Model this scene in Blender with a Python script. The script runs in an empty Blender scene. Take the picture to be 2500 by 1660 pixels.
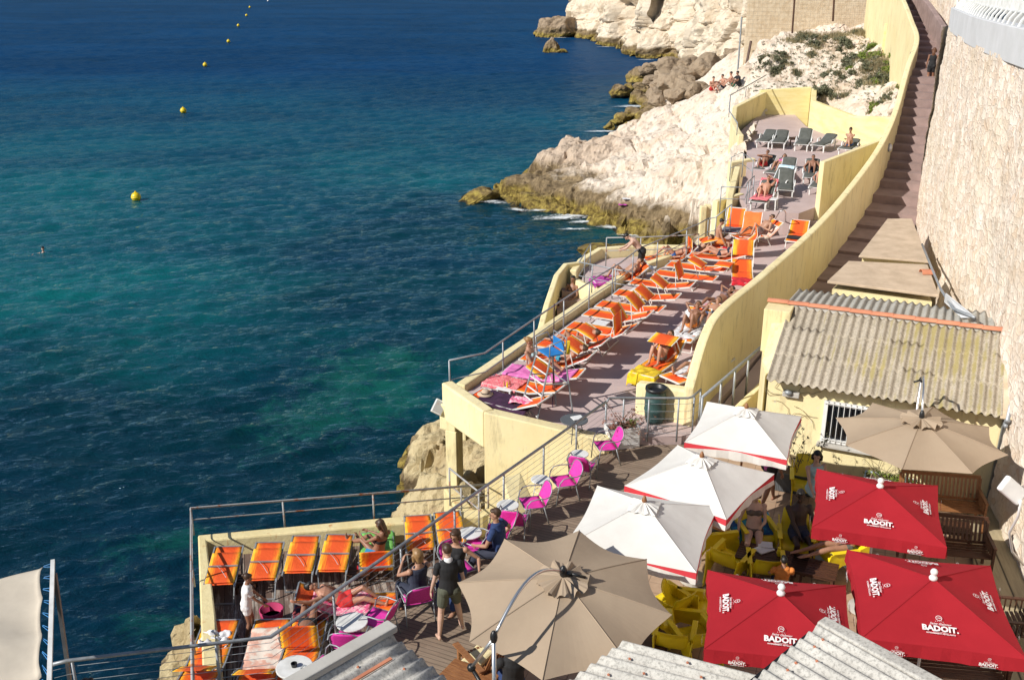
import bpy, bmesh, math, random
import numpy as np
from math import sin, cos, tan, atan, atan2, pi, radians as R, sqrt
from mathutils import Vector, Matrix, noise, Quaternion

sc = bpy.context.scene
C = sc.collection
# ------------------------------------------------------------------ camera, sky, sun, exposure
CZ, F, PITCH = 15.5, 2500.0, R(20.7)
cam = bpy.data.objects.new('camera', bpy.data.cameras.new('camera'))
C.objects.link(cam)
cam.location = (0, 0, CZ); cam.rotation_euler = (R(90) - PITCH, 0, 0)
cam.data.sensor_width = 36; cam.data.lens = 36; cam.data.clip_start = .1; cam.data.clip_end = 12000
sc.camera = cam
SUN_EL, SUN_AZ = R(36), atan2(-.88, -.47)      # azimuth from +Y towards +X
w = bpy.data.worlds.new('World'); sc.world = w; w.use_nodes = True
nt = w.node_tree; bg = nt.nodes['Background']
sky = nt.nodes.new('ShaderNodeTexSky'); sky.sky_type = 'NISHITA'; sky.sun_disc = False
sky.sun_elevation = SUN_EL; sky.sun_rotation = SUN_AZ; sky.air_density = 1.0; sky.dust_density = .25; sky.ozone_density = 2.0
nt.links.new(sky.outputs[0], bg.inputs[0]); bg.inputs[1].default_value = .072
sl = bpy.data.lights.new('sun', 'SUN'); sl.energy = 4.8; sl.angle = R(.53); sl.color = (1, .95, .87)
so = bpy.data.objects.new('sun', sl); C.objects.link(so)
sdir = Vector((sin(SUN_AZ) * cos(SUN_EL), cos(SUN_AZ) * cos(SUN_EL), sin(SUN_EL)))
so.rotation_euler = sdir.to_track_quat('Z', 'Y').to_euler(); so.location = (-30, -20, 40)
sc.view_settings.view_transform = 'Standard'; sc.view_settings.look = 'None'
sc.view_settings.exposure = 0.22; sc.view_settings.gamma = 1
sc.render.engine = 'CYCLES'
sc.cycles.max_bounces = 6; sc.cycles.diffuse_bounces = 3; sc.cycles.glossy_bounces = 3
sc.cycles.transparent_max_bounces = 8; sc.cycles.caustics_reflective = False

# levels (metres)
SEA, LOW, DECK, TER, SUB, T2, T3 = .4, 3.0, 4.8, 5.0, 4.7, 5.9, 6.3
rnd = random.Random(7)

# survey: the photograph's points as metres on a level (z) or at a forward distance (Y)
cp, sp = cos(PITCH), sin(PITCH)
def ray(p):
    u, v = (p[0] - 1250) / F, -(p[1] - 830) / F
    return Vector((u, v * sp + cp, v * cp - sp))
def at(p, z):
    d = ray(p); t = (z - CZ) / d.z
    return Vector((d.x * t, d.y * t, z))
def aty(p, Y):
    d = ray(p); t = Y / d.y
    return Vector((d.x * t, Y, CZ + d.z * t))
def conv(x0, y0, s): return lambda u, v: (x0 + u / s, y0 + v / s)
A_ = conv(1250, 0, 1.889); B_ = conv(1000, 500, 2.6133); C_ = conv(1000, 900, 2.9525); D_ = conv(400, 1200, 2.9525)
E_ = conv(1100, 1160, 2.9525); F_ = conv(1700, 600, 2.851); G_ = conv(1700, 1050, 2.57); H_ = conv(0, 1200, 3.408)
I_ = conv(1600, 380, 4.724); J_ = conv(1300, 560, 4.724); K_ = conv(2000, 0, 3.92); L_ = conv(1700, 1050, 4.48)
M_ = conv(1300, 0, 3.937); N_ = conv(1100, 250, 3.374); O_ = conv(940, 1000, 5.227); P_ = conv(1000, 1480, 3.374)
Q_ = conv(2200, 1100, 2.8); S_ = conv(1800, 60, 4.724); W_ = conv(0, 0, .9444)

# ------------------------------------------------------------------ object helpers
def tag(o, label=None, cat=None, group=None, kind=None):
    if label: o['label'] = label
    if cat: o['category'] = cat
    if group: o['group'] = group
    if kind: o['kind'] = kind
    return o
def empty(name, loc=(0, 0, 0), rz=0, sc_=1):
    o = bpy.data.objects.new(name, None); C.objects.link(o)
    o.location = loc; o.rotation_euler = (0, 0, rz); o.scale = (sc_,) * 3; o.empty_display_size = .1
    return o
def copy_tree(o, parent=None):
    c = o.copy(); C.objects.link(c); c.parent = parent
    for ch in list(o.children): copy_tree(ch, c)
    return c
def V(*a): return Vector(a)

class MB:
    def __init__(s): s.v = []; s.f = []; s.m = []
    def add(s, vs, fs, mi=0):
        b = len(s.v); s.v += [tuple(x) for x in vs]
        for f in fs: s.f.append(tuple(b + i for i in f)); s.m.append(mi)
        return s
    def box(s, c, d, rot=None, mi=0):
        c = Vector(c); hx, hy, hz = d[0] / 2, d[1] / 2, d[2] / 2
        vs = [Vector((x, y, z)) for x in (-hx, hx) for y in (-hy, hy) for z in (-hz, hz)]
        if rot is not None: vs = [rot @ v for v in vs]
        return s.add([c + v for v in vs], [(0, 1, 3, 2), (4, 6, 7, 5), (0, 4, 5, 1), (2, 3, 7, 6), (0, 2, 6, 4), (1, 5, 7, 3)], mi)
    def bar(s, p, q, wd, h, mi=0, up=(0, 0, 1)):
        p, q = Vector(p), Vector(q); d = (q - p); L = d.length; d.normalize(); up = Vector(up)
        if abs(d.dot(up)) > .98: up = Vector((1, 0, 0))
        x = d.cross(up).normalized(); z = x.cross(d)
        rot = Matrix((x, d, z)).transposed()
        return s.box((p + q) / 2, (wd, L, h), rot, mi)
    def tube(s, pts, r, n=6, mi=0, closed=False):
        pts = [Vector(p) for p in pts]; N = len(pts); rs = r if isinstance(r, (list, tuple)) else [r] * N
        vs = []; prev = None
        for i, p in enumerate(pts):
            if closed: t = (pts[(i + 1) % N] - pts[i - 1])
            else: t = (pts[min(i + 1, N - 1)] - pts[max(i - 1, 0)])
            t.normalize()
            if prev is None:
                a = Vector((0, 0, 1)) if abs(t.z) < .9 else Vector((1, 0, 0))
                x = t.cross(a).normalized()
            else: x = (prev - t * prev.dot(t)).normalized()
            prev = x; y = t.cross(x)
            for k in range(n):
                a = 2 * pi * k / n; vs.append(p + (x * cos(a) + y * sin(a)) * rs[i])
        fs = []
        for i in range(N if closed else N - 1):
            j = (i + 1) % N
            for k in range(n): fs.append((i * n + k, i * n + (k + 1) % n, j * n + (k + 1) % n, j * n + k))
        if not closed: fs += [tuple(range(n))[::-1], tuple((N - 1) * n + k for k in range(n))]
        return s.add(vs, fs, mi)
    def lathe(s, prof, c=(0, 0, 0), n=20, mi=0, sx=1, sy=1):
        c = Vector(c); vs = []; fs = []
        for r, z in prof:
            for k in range(n):
                a = 2 * pi * k / n; vs.append(c + Vector((r * cos(a) * sx, r * sin(a) * sy, z)))
        for i in range(len(prof) - 1):
            for k in range(n): fs.append((i * n + k, i * n + (k + 1) % n, (i + 1) * n + (k + 1) % n, (i + 1) * n + k))
        fs += [tuple(range(n))[::-1], tuple((len(prof) - 1) * n + k for k in range(n))]
        return s.add(vs, fs, mi)
    def prism(s, poly, z0, z1, mi=0):
        n = len(poly); z0s = z0 if isinstance(z0, (list, tuple)) else [z0] * n; z1s = z1 if isinstance(z1, (list, tuple)) else [z1] * n
        a = sum(poly[i][0] * poly[(i + 1) % n][1] - poly[(i + 1) % n][0] * poly[i][1] for i in range(n))
        if a < 0: poly = poly[::-1]; z0s = z0s[::-1]; z1s = z1s[::-1]
        vs = [(p[0], p[1], z) for p, z in zip(poly, z0s)] + [(p[0], p[1], z) for p, z in zip(poly, z1s)]
        fs = [tuple(range(n))[::-1], tuple(range(n, 2 * n))] + [(i, (i + 1) % n, n + (i + 1) % n, n + i) for i in range(n)]
        return s.add(vs, fs, mi)
    def sheet(s, g, thick=0, mi=0):     # g: rows of points
        h, wd = len(g), len(g[0]); P = [Vector(p) for r in g for p in r]
        fs = [(i * wd + j, i * wd + j + 1, (i + 1) * wd + j + 1, (i + 1) * wd + j) for i in range(h - 1) for j in range(wd - 1)]
        if not thick: return s.add(P, fs, mi)
        nn = [Vector((0, 0, 0)) for _ in P]
        for f in fs:
            n_ = (P[f[1]] - P[f[0]]).cross(P[f[3]] - P[f[0]])
            for i in f: nn[i] += n_
        Q2 = [p - n_.normalized() * thick for p, n_ in zip(P, nn)]; N = len(P)
        f2 = fs + [tuple(N + i for i in reversed(f)) for f in fs]
        bd = [j for j in range(wd)] + [i * wd + wd - 1 for i in range(1, h)] + [(h - 1) * wd + j for j in range(wd - 2, -1, -1)] + [i * wd for i in range(h - 2, 0, -1)]
        for k in range(len(bd)):
            a, b = bd[k], bd[(k + 1) % len(bd)]; f2.append((b, a, N + a, N + b))
        return s.add(P + Q2, f2, mi)
    def ell(s, c, r, rot=None, n=10, mi=0):
        vs = []; m_ = max(4, n // 2 + 1)
        for i in range(m_ + 1):
            ph = pi * i / m_
            for k in range(n):
                a = 2 * pi * k / n; p = Vector((sin(ph) * cos(a) * r[0], sin(ph) * sin(a) * r[1], -cos(ph) * r[2]))
                vs.append(Vector(c) + (rot @ p if rot is not None else p))
        fs = [(i * n + k, i * n + (k + 1) % n, (i + 1) * n + (k + 1) % n, (i + 1) * n + k) for i in range(m_) for k in range(n)]
        return s.add(vs, fs, mi)
    def build(s, name, mats, parent=None, smooth=False, bevel=0, weld=False):
        me = bpy.data.meshes.new(name); me.from_pydata(s.v, [], s.f)
        if not isinstance(mats, (list, tuple)): mats = [mats]
        for m in mats: me.materials.append(m)
        if len(mats) > 1: me.polygons.foreach_set('material_index', s.m)
        if weld:
            bm = bmesh.new(); bm.from_mesh(me); bmesh.ops.remove_doubles(bm, verts=bm.verts, dist=1e-5); bm.to_mesh(me); bm.free()
        if smooth: me.polygons.foreach_set('use_smooth', [True] * len(me.polygons))
        me.update()
        o = bpy.data.objects.new(name, me); C.objects.link(o)
        if parent is not None: o.parent = parent
        if bevel:
            b = o.modifiers.new('b', 'BEVEL'); b.width = bevel; b.segments = 2; b.limit_method = 'ANGLE'; b.angle_limit = R(40)
        return o

# ------------------------------------------------------------------ materials
def nodes(name):
    m = bpy.data.materials.new(name); m.use_nodes = True
    t = m.node_tree; return m, t, t.nodes['Principled BSDF']
def N(t, typ, **kw):
    n = t.nodes.new('ShaderNode' + typ)
    for k, v in kw.items():
        if k.startswith('i_'):
            key = k[2:]; key = int(key) if key.isdigit() else key.replace('_', ' ')
            n.inputs[key].default_value = v
        else: setattr(n, k, v)
    return n
def ramp(t, fac, stops, interp='LINEAR'):
    n = N(t, 'ValToRGB'); n.color_ramp.interpolation = interp
    e = n.color_ramp.elements
    while len(e) < len(stops): e.new(.5)
    for i, (p, c) in enumerate(stops):
        e[i].position = p; e[i].color = (*c, 1) if len(c) == 3 else c
    t.links.new(fac, n.inputs[0]); return n.outputs[0]
def mixc(t, fac, a, b, mode='MIX'):
    n = N(t, 'Mix', data_type='RGBA', blend_type=mode)
    for idx, val in ((0, fac), (6, a), (7, b)):
        if hasattr(val, 'is_linked') or isinstance(val, bpy.types.NodeSocket): t.links.new(val, n.inputs[idx])
        elif isinstance(val, (int, float)): n.inputs[idx].default_value = val
        else: n.inputs[idx].default_value = (*val, 1)
    return n.outputs[2]
def coord(t, kind='Object', scale=(1, 1, 1)):
    if kind == 'World': o = N(t, 'NewGeometry').outputs['Position']
    else: o = N(t, 'TexCoord').outputs[kind]
    if scale != (1, 1, 1):
        m = N(t, 'Mapping'); m.inputs['Scale'].default_value = scale; t.links.new(o, m.inputs[0]); o = m.outputs[0]
    return o
def noi(t, vec, scale, detail=5, rough=.6, dist=0):
    n = N(t, 'TexNoise'); n.inputs['Scale'].default_value = scale; n.inputs['Detail'].default_value = detail
    n.inputs['Roughness'].default_value = rough; n.inputs['Distortion'].default_value = dist
    t.links.new(vec, n.inputs['Vector']); return n.outputs['Fac']
def vor(t, vec, scale, feature='F1', out='Distance', rnd_=1):
    n = N(t, 'TexVoronoi', feature=feature); n.inputs['Scale'].default_value = scale; n.inputs['Randomness'].default_value = rnd_
    t.links.new(vec, n.inputs['Vector']); return n.outputs[out]
def math_(t, op, a, b=None, clamp=False):
    n = N(t, 'Math', operation=op, use_clamp=clamp)
    for i, x in enumerate((a, b)):
        if x is None: continue
        if isinstance(x, (int, float)): n.inputs[i].default_value = x
        else: t.links.new(x, n.inputs[i])
    return n.outputs[0]
def bump(t, b, h, strength=.3, dist=.02, prev=None):
    n = N(t, 'Bump'); n.inputs['Strength'].default_value = strength; n.inputs['Distance'].default_value = dist
    t.links.new(h, n.inputs['Height'])
    if prev is not None: t.links.new(prev, n.inputs['Normal'])
    t.links.new(n.outputs[0], b.inputs['Normal']); return n.outputs[0]
def mat(name, c1, c2=None, scale=4, rough=.6, bmp=0, bscale=25, bdist=.01, metal=0, kind='Object', lo=.35, hi=.65, stretch=(1, 1, 1), spec=.5, tr=0):
    m, t, b = nodes(name)
    vec = coord(t, kind, stretch)
    if c2 is None: c2 = tuple(x * .82 for x in c1)
    t.links.new(ramp(t, noi(t, vec, scale), [(lo, c2), (hi, c1)]), b.inputs['Base Color'])
    b.inputs['Roughness'].default_value = rough; b.inputs['Metallic'].default_value = metal
    b.inputs['Specular IOR Level'].default_value = spec
    if tr: b.inputs['Subsurface Weight'].default_value = 0
    if bmp: bump(t, b, noi(t, vec, bscale), bmp, bdist)
    return m
MT = {}
MT['white_metal'] = mat('white_metal', (.78, .78, .76), (.6, .6, .57), rough=.35)
MT['grey_metal'] = mat('grey_metal', (.36, .38, .4), (.24, .26, .28), scale=6, rough=.45, metal=.3)
MT['dark_metal'] = mat('dark_metal', (.16, .17, .18), (.1, .1, .11), rough=.4, metal=.5)
MT['alu'] = mat('alu', (.7, .7, .7), (.55, .55, .55), rough=.28, metal=.9)
MT['black_plastic'] = mat('black_plastic', (.015, .015, .016), rough=.4)
MT['rust_metal'] = mat('rust_metal', (.36, .36, .36), (.34, .11, .03), scale=3, lo=.36, hi=.46, rough=.7, bmp=.3)
MT['white_plastic'] = mat('white_plastic', (.8, .8, .79), (.7, .7, .69), rough=.4)
MT['yellow_plastic'] = mat('yellow_plastic', (.9, .7, .02), (.82, .6, .015), scale=3, rough=.33)
MT['pink_mesh'] = mat('pink_mesh', (.72, .05, .38), (.6, .03, .3), scale=30, rough=.6, bmp=.2, bscale=120)
MT['green_cushion'] = mat('green_cushion', (.105, .11, .1), (.075, .08, .07), scale=5, rough=.85, bmp=.3, bscale=30)
MT['blue_seat'] = mat('blue_seat', (.03, .22, .55), (.02, .16, .42), rough=.45)
MT['wood_dark'] = mat('wood_dark', (.1, .04, .02), (.045, .018, .01), scale=6, rough=.5, stretch=(1, 8, 8), bmp=.15)
MT['wood_warm'] = mat('wood_warm', (.33, .15, .06), (.2, .08, .03), scale=6, rough=.5, stretch=(1, 8, 8), bmp=.15)
MT['grey_plastic'] = mat('grey_plastic', (.1, .11, .12), rough=.6)
MT['green_barrel'] = mat('green_barrel', (.04, .09, .085), (.025, .06, .06), rough=.45)
def fabric(name, edge, mid, core, half=.31, streak=.25):
    m, t, b = nodes(name)
    o = coord(t); sx = N(t, 'SeparateXYZ'); t.links.new(o, sx.inputs[0])
    ax = math_(t, 'ABSOLUTE', math_(t, 'DIVIDE', sx.outputs[0], half))
    nz = noi(t, coord(t, 'Object', (14, 1.2, 1.2)), 1.6, 4)
    f = math_(t, 'ADD', ax, math_(t, 'MULTIPLY', math_(t, 'SUBTRACT', nz, .5), streak * 2.4))
    t.links.new(ramp(t, f, [(.0, core), (.45, core), (.72, mid), (.98, edge)]), b.inputs['Base Color'])
    b.inputs['Roughness'].default_value = .8
    bump(t, b, noi(t, coord(t, 'Object', (3, 3, 3)), 3, 3), .5, .03)
    return m
MT['orange'] = fabric('orange_canvas', (.88, .4, .012), (.86, .2, .01), (.76, .085, .008))
MT['orange2'] = fabric('orange_canvas_sunbleached', (.9, .56, .03), (.87, .25, .012), (.7, .085, .01), streak=.4)
def towel(name, c1, c2=None, sc_=6): return mat(name, c1, c2 or tuple(x * .7 for x in c1), scale=sc_, rough=.95, bmp=.5, bscale=40, lo=.45, hi=.55)
MT['t_pink'] = towel('pink_towel', (.75, .2, .5), (.62, .14, .4)); MT['t_coral'] = towel('coral_towel', (.75, .1, .14), (.78, .3, .3), 30)
MT['t_plum'] = towel('plum_towel', (.05, .015, .05)); MT['t_red'] = towel('red_towel', (.6, .015, .03)); MT['t_magenta'] = towel('magenta_towel', (.5, .06, .38))
MT['t_yellow'] = towel('yellow_towel', (.8, .55, .02)); MT['t_white'] = towel('white_towel', (.78, .78, .8)); MT['t_green'] = towel('green_towel', (.2, .55, .12))
MT['t_orange'] = towel('orange_towel', (.78, .2, .05), (.74, .17, .04)); MT['t_black'] = towel('black_towel', (.02, .02, .025)); MT['t_grey'] = towel('grey_towel', (.17, .17, .21))
MT['t_blue'] = towel('blue_towel', (.03, .3, .5), (.02, .1, .3), 5); MT['t_lblue'] = towel('pale_blue_towel', (.55, .65, .72), (.35, .5, .62), 5)
MT['t_flower'] = towel('flower_towel', (.75, .1, .25), (.8, .45, .5), 12); MT['t_stripe'] = towel('cream_striped_towel', (.78, .68, .58), (.72, .4, .3), 4)
MT['t_navy'] = towel('navy_towel', (.02, .02, .05), (.3, .05, .05), 9); MT['t_turq'] = towel('turquoise_towel', (.02, .45, .5))

def plaster():
    m, t, b = nodes('yellow_plaster')
    p = coord(t, 'World')
    big = ramp(t, noi(t, p, .7, 6, .65), [(.3, (.74, .62, .33)), (.6, (.8, .7, .41))])
    st = noi(t, coord(t, 'World', (3.2, 3.2, .7)), 1.1, 8, .75)
    c = mixc(t, ramp(t, st, [(.53, (0, 0, 0)), (.68, (.7, .7, .7))]), big, (.42, .35, .2))
    c = mixc(t, ramp(t, noi(t, coord(t, 'World', (5, 5, .35)), 1.4, 7, .7), [(.58, (0, 0, 0)), (.7, (.6, .6, .6))]), c, (.52, .34, .15))
    fl = noi(t, p, 9, 6, .8)
    c = mixc(t, ramp(t, fl, [(.6, (0, 0, 0)), (.66, (.8, .8, .8))]), c, (.68, .63, .5))
    t.links.new(c, b.inputs['Base Color']); b.inputs['Roughness'].default_value = .9
    bump(t, b, noi(t, p, 12, 6, .7), .35, .02)
    return m
MT['plaster'] = plaster()
def plaster_boards():
    m, t, b = nodes('board_marked_plaster')
    p = coord(t, 'World'); sx = N(t, 'SeparateXYZ'); t.links.new(p, sx.inputs[0])
    wv = math_(t, 'PINGPONG', math_(t, 'ADD', sx.outputs[2], math_(t, 'MULTIPLY', noi(t, p, .8), .1)), .17)
    line = ramp(t, wv, [(.0, (1, 1, 1)), (.012, (0, 0, 0))])
    big = ramp(t, noi(t, coord(t, 'World', (1, 1, 4)), .9, 6, .65), [(.3, (.72, .6, .26)), (.6, (.8, .7, .38))])
    c = mixc(t, math_(t, 'MULTIPLY', line, .35), big, (.6, .48, .2))
    t.links.new(c, b.inputs['Base Color']); b.inputs['Roughness'].default_value = .9
    bump(t, b, noi(t, p, 7, 6, .7), .4, .03)
    return m
MT['boards'] = plaster_boards()
def rustplaster():
    m, t, b = nodes('rust_stained_plaster')
    p = coord(t, 'World')
    big = ramp(t, noi(t, p, .9, 6, .65), [(.3, (.62, .5, .24)), (.62, (.74, .64, .36))])
    st = noi(t, coord(t, 'World', (2.5, 2.5, .8)), 1.3, 8, .7)
    c = mixc(t, ramp(t, st, [(.58, (0, 0, 0)), (.68, (.9, .9, .9))]), big, (.5, .22, .06))
    t.links.new(c, b.inputs['Base Color']); b.inputs['Roughness'].default_value = .9
    bump(t, b, noi(t, p, 9, 6, .7), .5, .03)
    return m
MT['rustplaster'] = rustplaster()
def floor_mat():
    m, t, b = nodes('mauve_painted_concrete')
    p = coord(t, 'World')
    c = ramp(t, noi(t, p, .6, 8, .7), [(.3, (.44, .335, .32)), (.65, (.54, .43, .415))])
    wear = noi(t, coord(t, 'World', (1.2, 1, 1)), 3.2, 9, .75)
    c = mixc(t, ramp(t, wear, [(.62, (0, 0, 0)), (.72, (.5, .5, .5))]), c, (.48, .41, .36))
    c = mixc(t, ramp(t, noi(t, p, 1.7, 9, .7), [(.66, (0, 0, 0)), (.74, (.45, .45, .45))]), c, (.2, .13, .12))
    t.links.new(c, b.inputs['Base Color']); b.inputs['Roughness'].default_value = .8
    bump(t, b, noi(t, p, 15, 6), .2, .01)
    return m
MT['mauve'] = floor_mat()
MT['step_brown'] = mat('brown_stair_paint', (.34, .245, .225), (.24, .17, .155), scale=1.5, rough=.85, kind='World', bmp=.2)
def planks(name, c1, c2, wear, ang, width=.12, wearlo=.5):
    m, t, b = nodes(name)
    mp = N(t, 'Mapping'); mp.inputs['Rotation'].default_value = (0, 0, ang); t.links.new(coord(t, 'World'), mp.inputs[0])
    sx = N(t, 'SeparateXYZ'); t.links.new(mp.outputs[0], sx.inputs[0])
    u = math_(t, 'DIVIDE', sx.outputs[0], width); idx = math_(t, 'FLOOR', u); fr = math_(t, 'FRACT', u)
    cx = N(t, 'CombineXYZ'); t.links.new(idx, cx.inputs[0]); t.links.new(math_(t, 'FLOOR', math_(t, 'DIVIDE', math_(t, 'ADD', sx.outputs[1], math_(t, 'MULTIPLY', idx, .77)), 2.1)), cx.inputs[1])
    wn = N(t, 'TexWhiteNoise', noise_dimensions='2D'); t.links.new(cx.outputs[0], wn.inputs[0])
    base = ramp(t, wn.outputs['Value'], [(0, c2), (1, c1)])
    st = N(t, 'Mapping'); st.inputs['Scale'].default_value = (9, .8, 1); t.links.new(mp.outputs[0], st.inputs[0])
    grain = noi(t, st.outputs[0], 3, 6, .7)
    c = mixc(t, .45, base, ramp(t, grain, [(.3, tuple(x * .45 for x in c2)), (.7, c1)]))
    wz = noi(t, st.outputs[0], 1.1, 9, .75)
    c = mixc(t, ramp(t, wz, [(wearlo, (0, 0, 0)), (wearlo + .07, (.85, .85, .85))]), c, wear)
    gap = ramp(t, fr, [(.0, (1, 1, 1)), (.07, (0, 0, 0)), (.93, (0, 0, 0)), (1.0, (1, 1, 1))])
    c = mixc(t, gap, c, (.015, .01, .008))
    t.links.new(c, b.inputs['Base Color']); b.inputs['Roughness'].default_value = .85
    bump(t, b, math_(t, 'SUBTRACT', grain, math_(t, 'MULTIPLY', gap, 2)), .4, .01)
    return m
MT['deck_planks'] = planks('walkway_planks', (.3, .225, .165), (.215, .155, .11), (.33, .27, .21), R(-65), .095, .66)
MT['low_planks'] = planks('weathered_brown_planks', (.2, .135, .105), (.11, .065, .05), (.42, .37, .32), R(-13.5), .2, .5)
MT['side_boards'] = planks('pale_side_boards', (.45, .38, .24), (.36, .3, .19), (.3, .24, .15), R(12), .42, .72)
def tiles():
    m, t, b = nodes('terracotta_tiles')
    mp = N(t, 'Mapping'); mp.inputs['Rotation'].default_value = (0, 0, R(20)); t.links.new(coord(t, 'World'), mp.inputs[0])
    sx = N(t, 'SeparateXYZ'); t.links.new(mp.outputs[0], sx.inputs[0])
    g = None
    for k in (0, 1):
        fr = math_(t, 'FRACT', math_(t, 'DIVIDE', sx.outputs[k], .31))
        e = ramp(t, fr, [(0, (1, 1, 1)), (.025, (0, 0, 0)), (.975, (0, 0, 0)), (1, (1, 1, 1))])
        g = e if g is None else math_(t, 'MAXIMUM', g, e)
    c = ramp(t, noi(t, mp.outputs[0], 1.3, 7, .7), [(.3, (.34, .22, .14)), (.7, (.5, .36, .25))])
    c = mixc(t, g, c, (.12, .08, .06)); t.links.new(c, b.inputs['Base Color']); b.inputs['Roughness'].default_value = .6
    bump(t, b, math_(t, 'MULTIPLY', g, -1), .3, .01)
    return m
MT['tiles'] = tiles()
def limestone(name='limestone', band=True, white=(.74, .645, .54), tan_=(.58, .44, .32), top=1.6):
    m, t, b = nodes(name)
    p = coord(t, 'World')
    c = ramp(t, noi(t, p, .35, 10, .72), [(.3, tan_), (.42, tuple((a + b_) / 2 for a, b_ in zip(tan_, white))), (.52, white), (.8, tuple(min(.85, x * 1.05) for x in white))])
    c = mixc(t, ramp(t, noi(t, p, 1.6, 9, .8, .6), [(.33, (.8, .8, .8)), (.45, (0, 0, 0))]), c, (.42, .29, .17))
    mp = N(t, 'Mapping'); mp.inputs['Rotation'].default_value = (.5, .3, .4); mp.inputs['Scale'].default_value = (1, 2.2, 1); t.links.new(p, mp.inputs[0])
    cr = vor(t, mp.outputs[0], .9, 'DISTANCE_TO_EDGE')
    nz = noi(t, p, 2.3, 8, .7)
    crm = math_(t, 'ADD', cr, math_(t, 'MULTIPLY', math_(t, 'SUBTRACT', nz, .36), .6))
    cm = ramp(t, crm, [(0, (1, 1, 1)), (.05, (0, 0, 0))])
    c = mixc(t, math_(t, 'MULTIPLY', cm, .7), c, (.16, .11, .07))
    pk = ramp(t, noi(t, p, 5.5, 6, .85), [(.3, (1, 1, 1)), (.38, (0, 0, 0))]); c = mixc(t, math_(t, 'MULTIPLY', pk, .45), c, (.26, .19, .13))
    vd = N(t, 'VectorMath', operation='DISTANCE'); t.links.new(p, vd.inputs[0]); vd.inputs[1].default_value = (3.6, 71.5, 2.5)
    c = mixc(t, ramp(t, math_(t, 'ADD', math_(t, 'DIVIDE', vd.outputs['Value'], 7.5), math_(t, 'MULTIPLY', math_(t, 'SUBTRACT', nz, .5), .9)), [(.5, (.85, .85, .85)), (.8, (0, 0, 0))]), c, (.48, .37, .275)) if name == 'limestone' else c
    if band:
        sx = N(t, 'SeparateXYZ'); t.links.new(p, sx.inputs[0])
        hz = math_(t, 'ADD', sx.outputs[2], math_(t, 'MULTIPLY', math_(t, 'SUBTRACT', noi(t, p, .35, 7, .7), .5), 2.0))
        hz = math_(t, 'DIVIDE', math_(t, 'SUBTRACT', hz, SEA), top * 2, True)
        al = ramp(t, noi(t, p, 1.8, 8, .8), [(.34, (.04, .03, .018)), (.46, (.16, .11, .03)), (.66, (.46, .36, .09))])
        br = ramp(t, noi(t, p, 1.2, 9, .75), [(.35, (.08, .055, .03)), (.65, (.34, .25, .14))])
        c2 = mixc(t, ramp(t, hz, [(.2, (0, 0, 0)), (.34, (1, 1, 1))]), al, br)
        c2 = mixc(t, ramp(t, hz, [(.0, (1, 1, 1)), (.05, (0, 0, 0))]), c2, (.03, .025, .015))
        c = mixc(t, ramp(t, hz, [(.5, (0, 0, 0)), (.66, (1, 1, 1))]), c2, c)
    t.links.new(c, b.inputs['Base Color']); b.inputs['Roughness'].default_value = .92; b.inputs['Specular IOR Level'].default_value = .25
    h = math_(t, 'ADD', noi(t, p, 3.2, 10, .78), math_(t, 'MULTIPLY', ramp(t, crm, [(0, (0, 0, 0)), (.08, (1, 1, 1))]), .6))
    bump(t, b, h, .9, .12)
    return m
MT['rock'] = limestone(top=1.5); MT['rockfar'] = limestone('cliff_limestone', True, (.69, .595, .465), (.5, .385, .26), 1.3)
MT['boulder'] = limestone('boulder_rock', True, (.34, .26, .18), (.18, .13, .085), 1.5)
MT['rocknear'] = limestone('shore_rock', True, (.56, .46, .27), (.36, .26, .13), .75)
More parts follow.
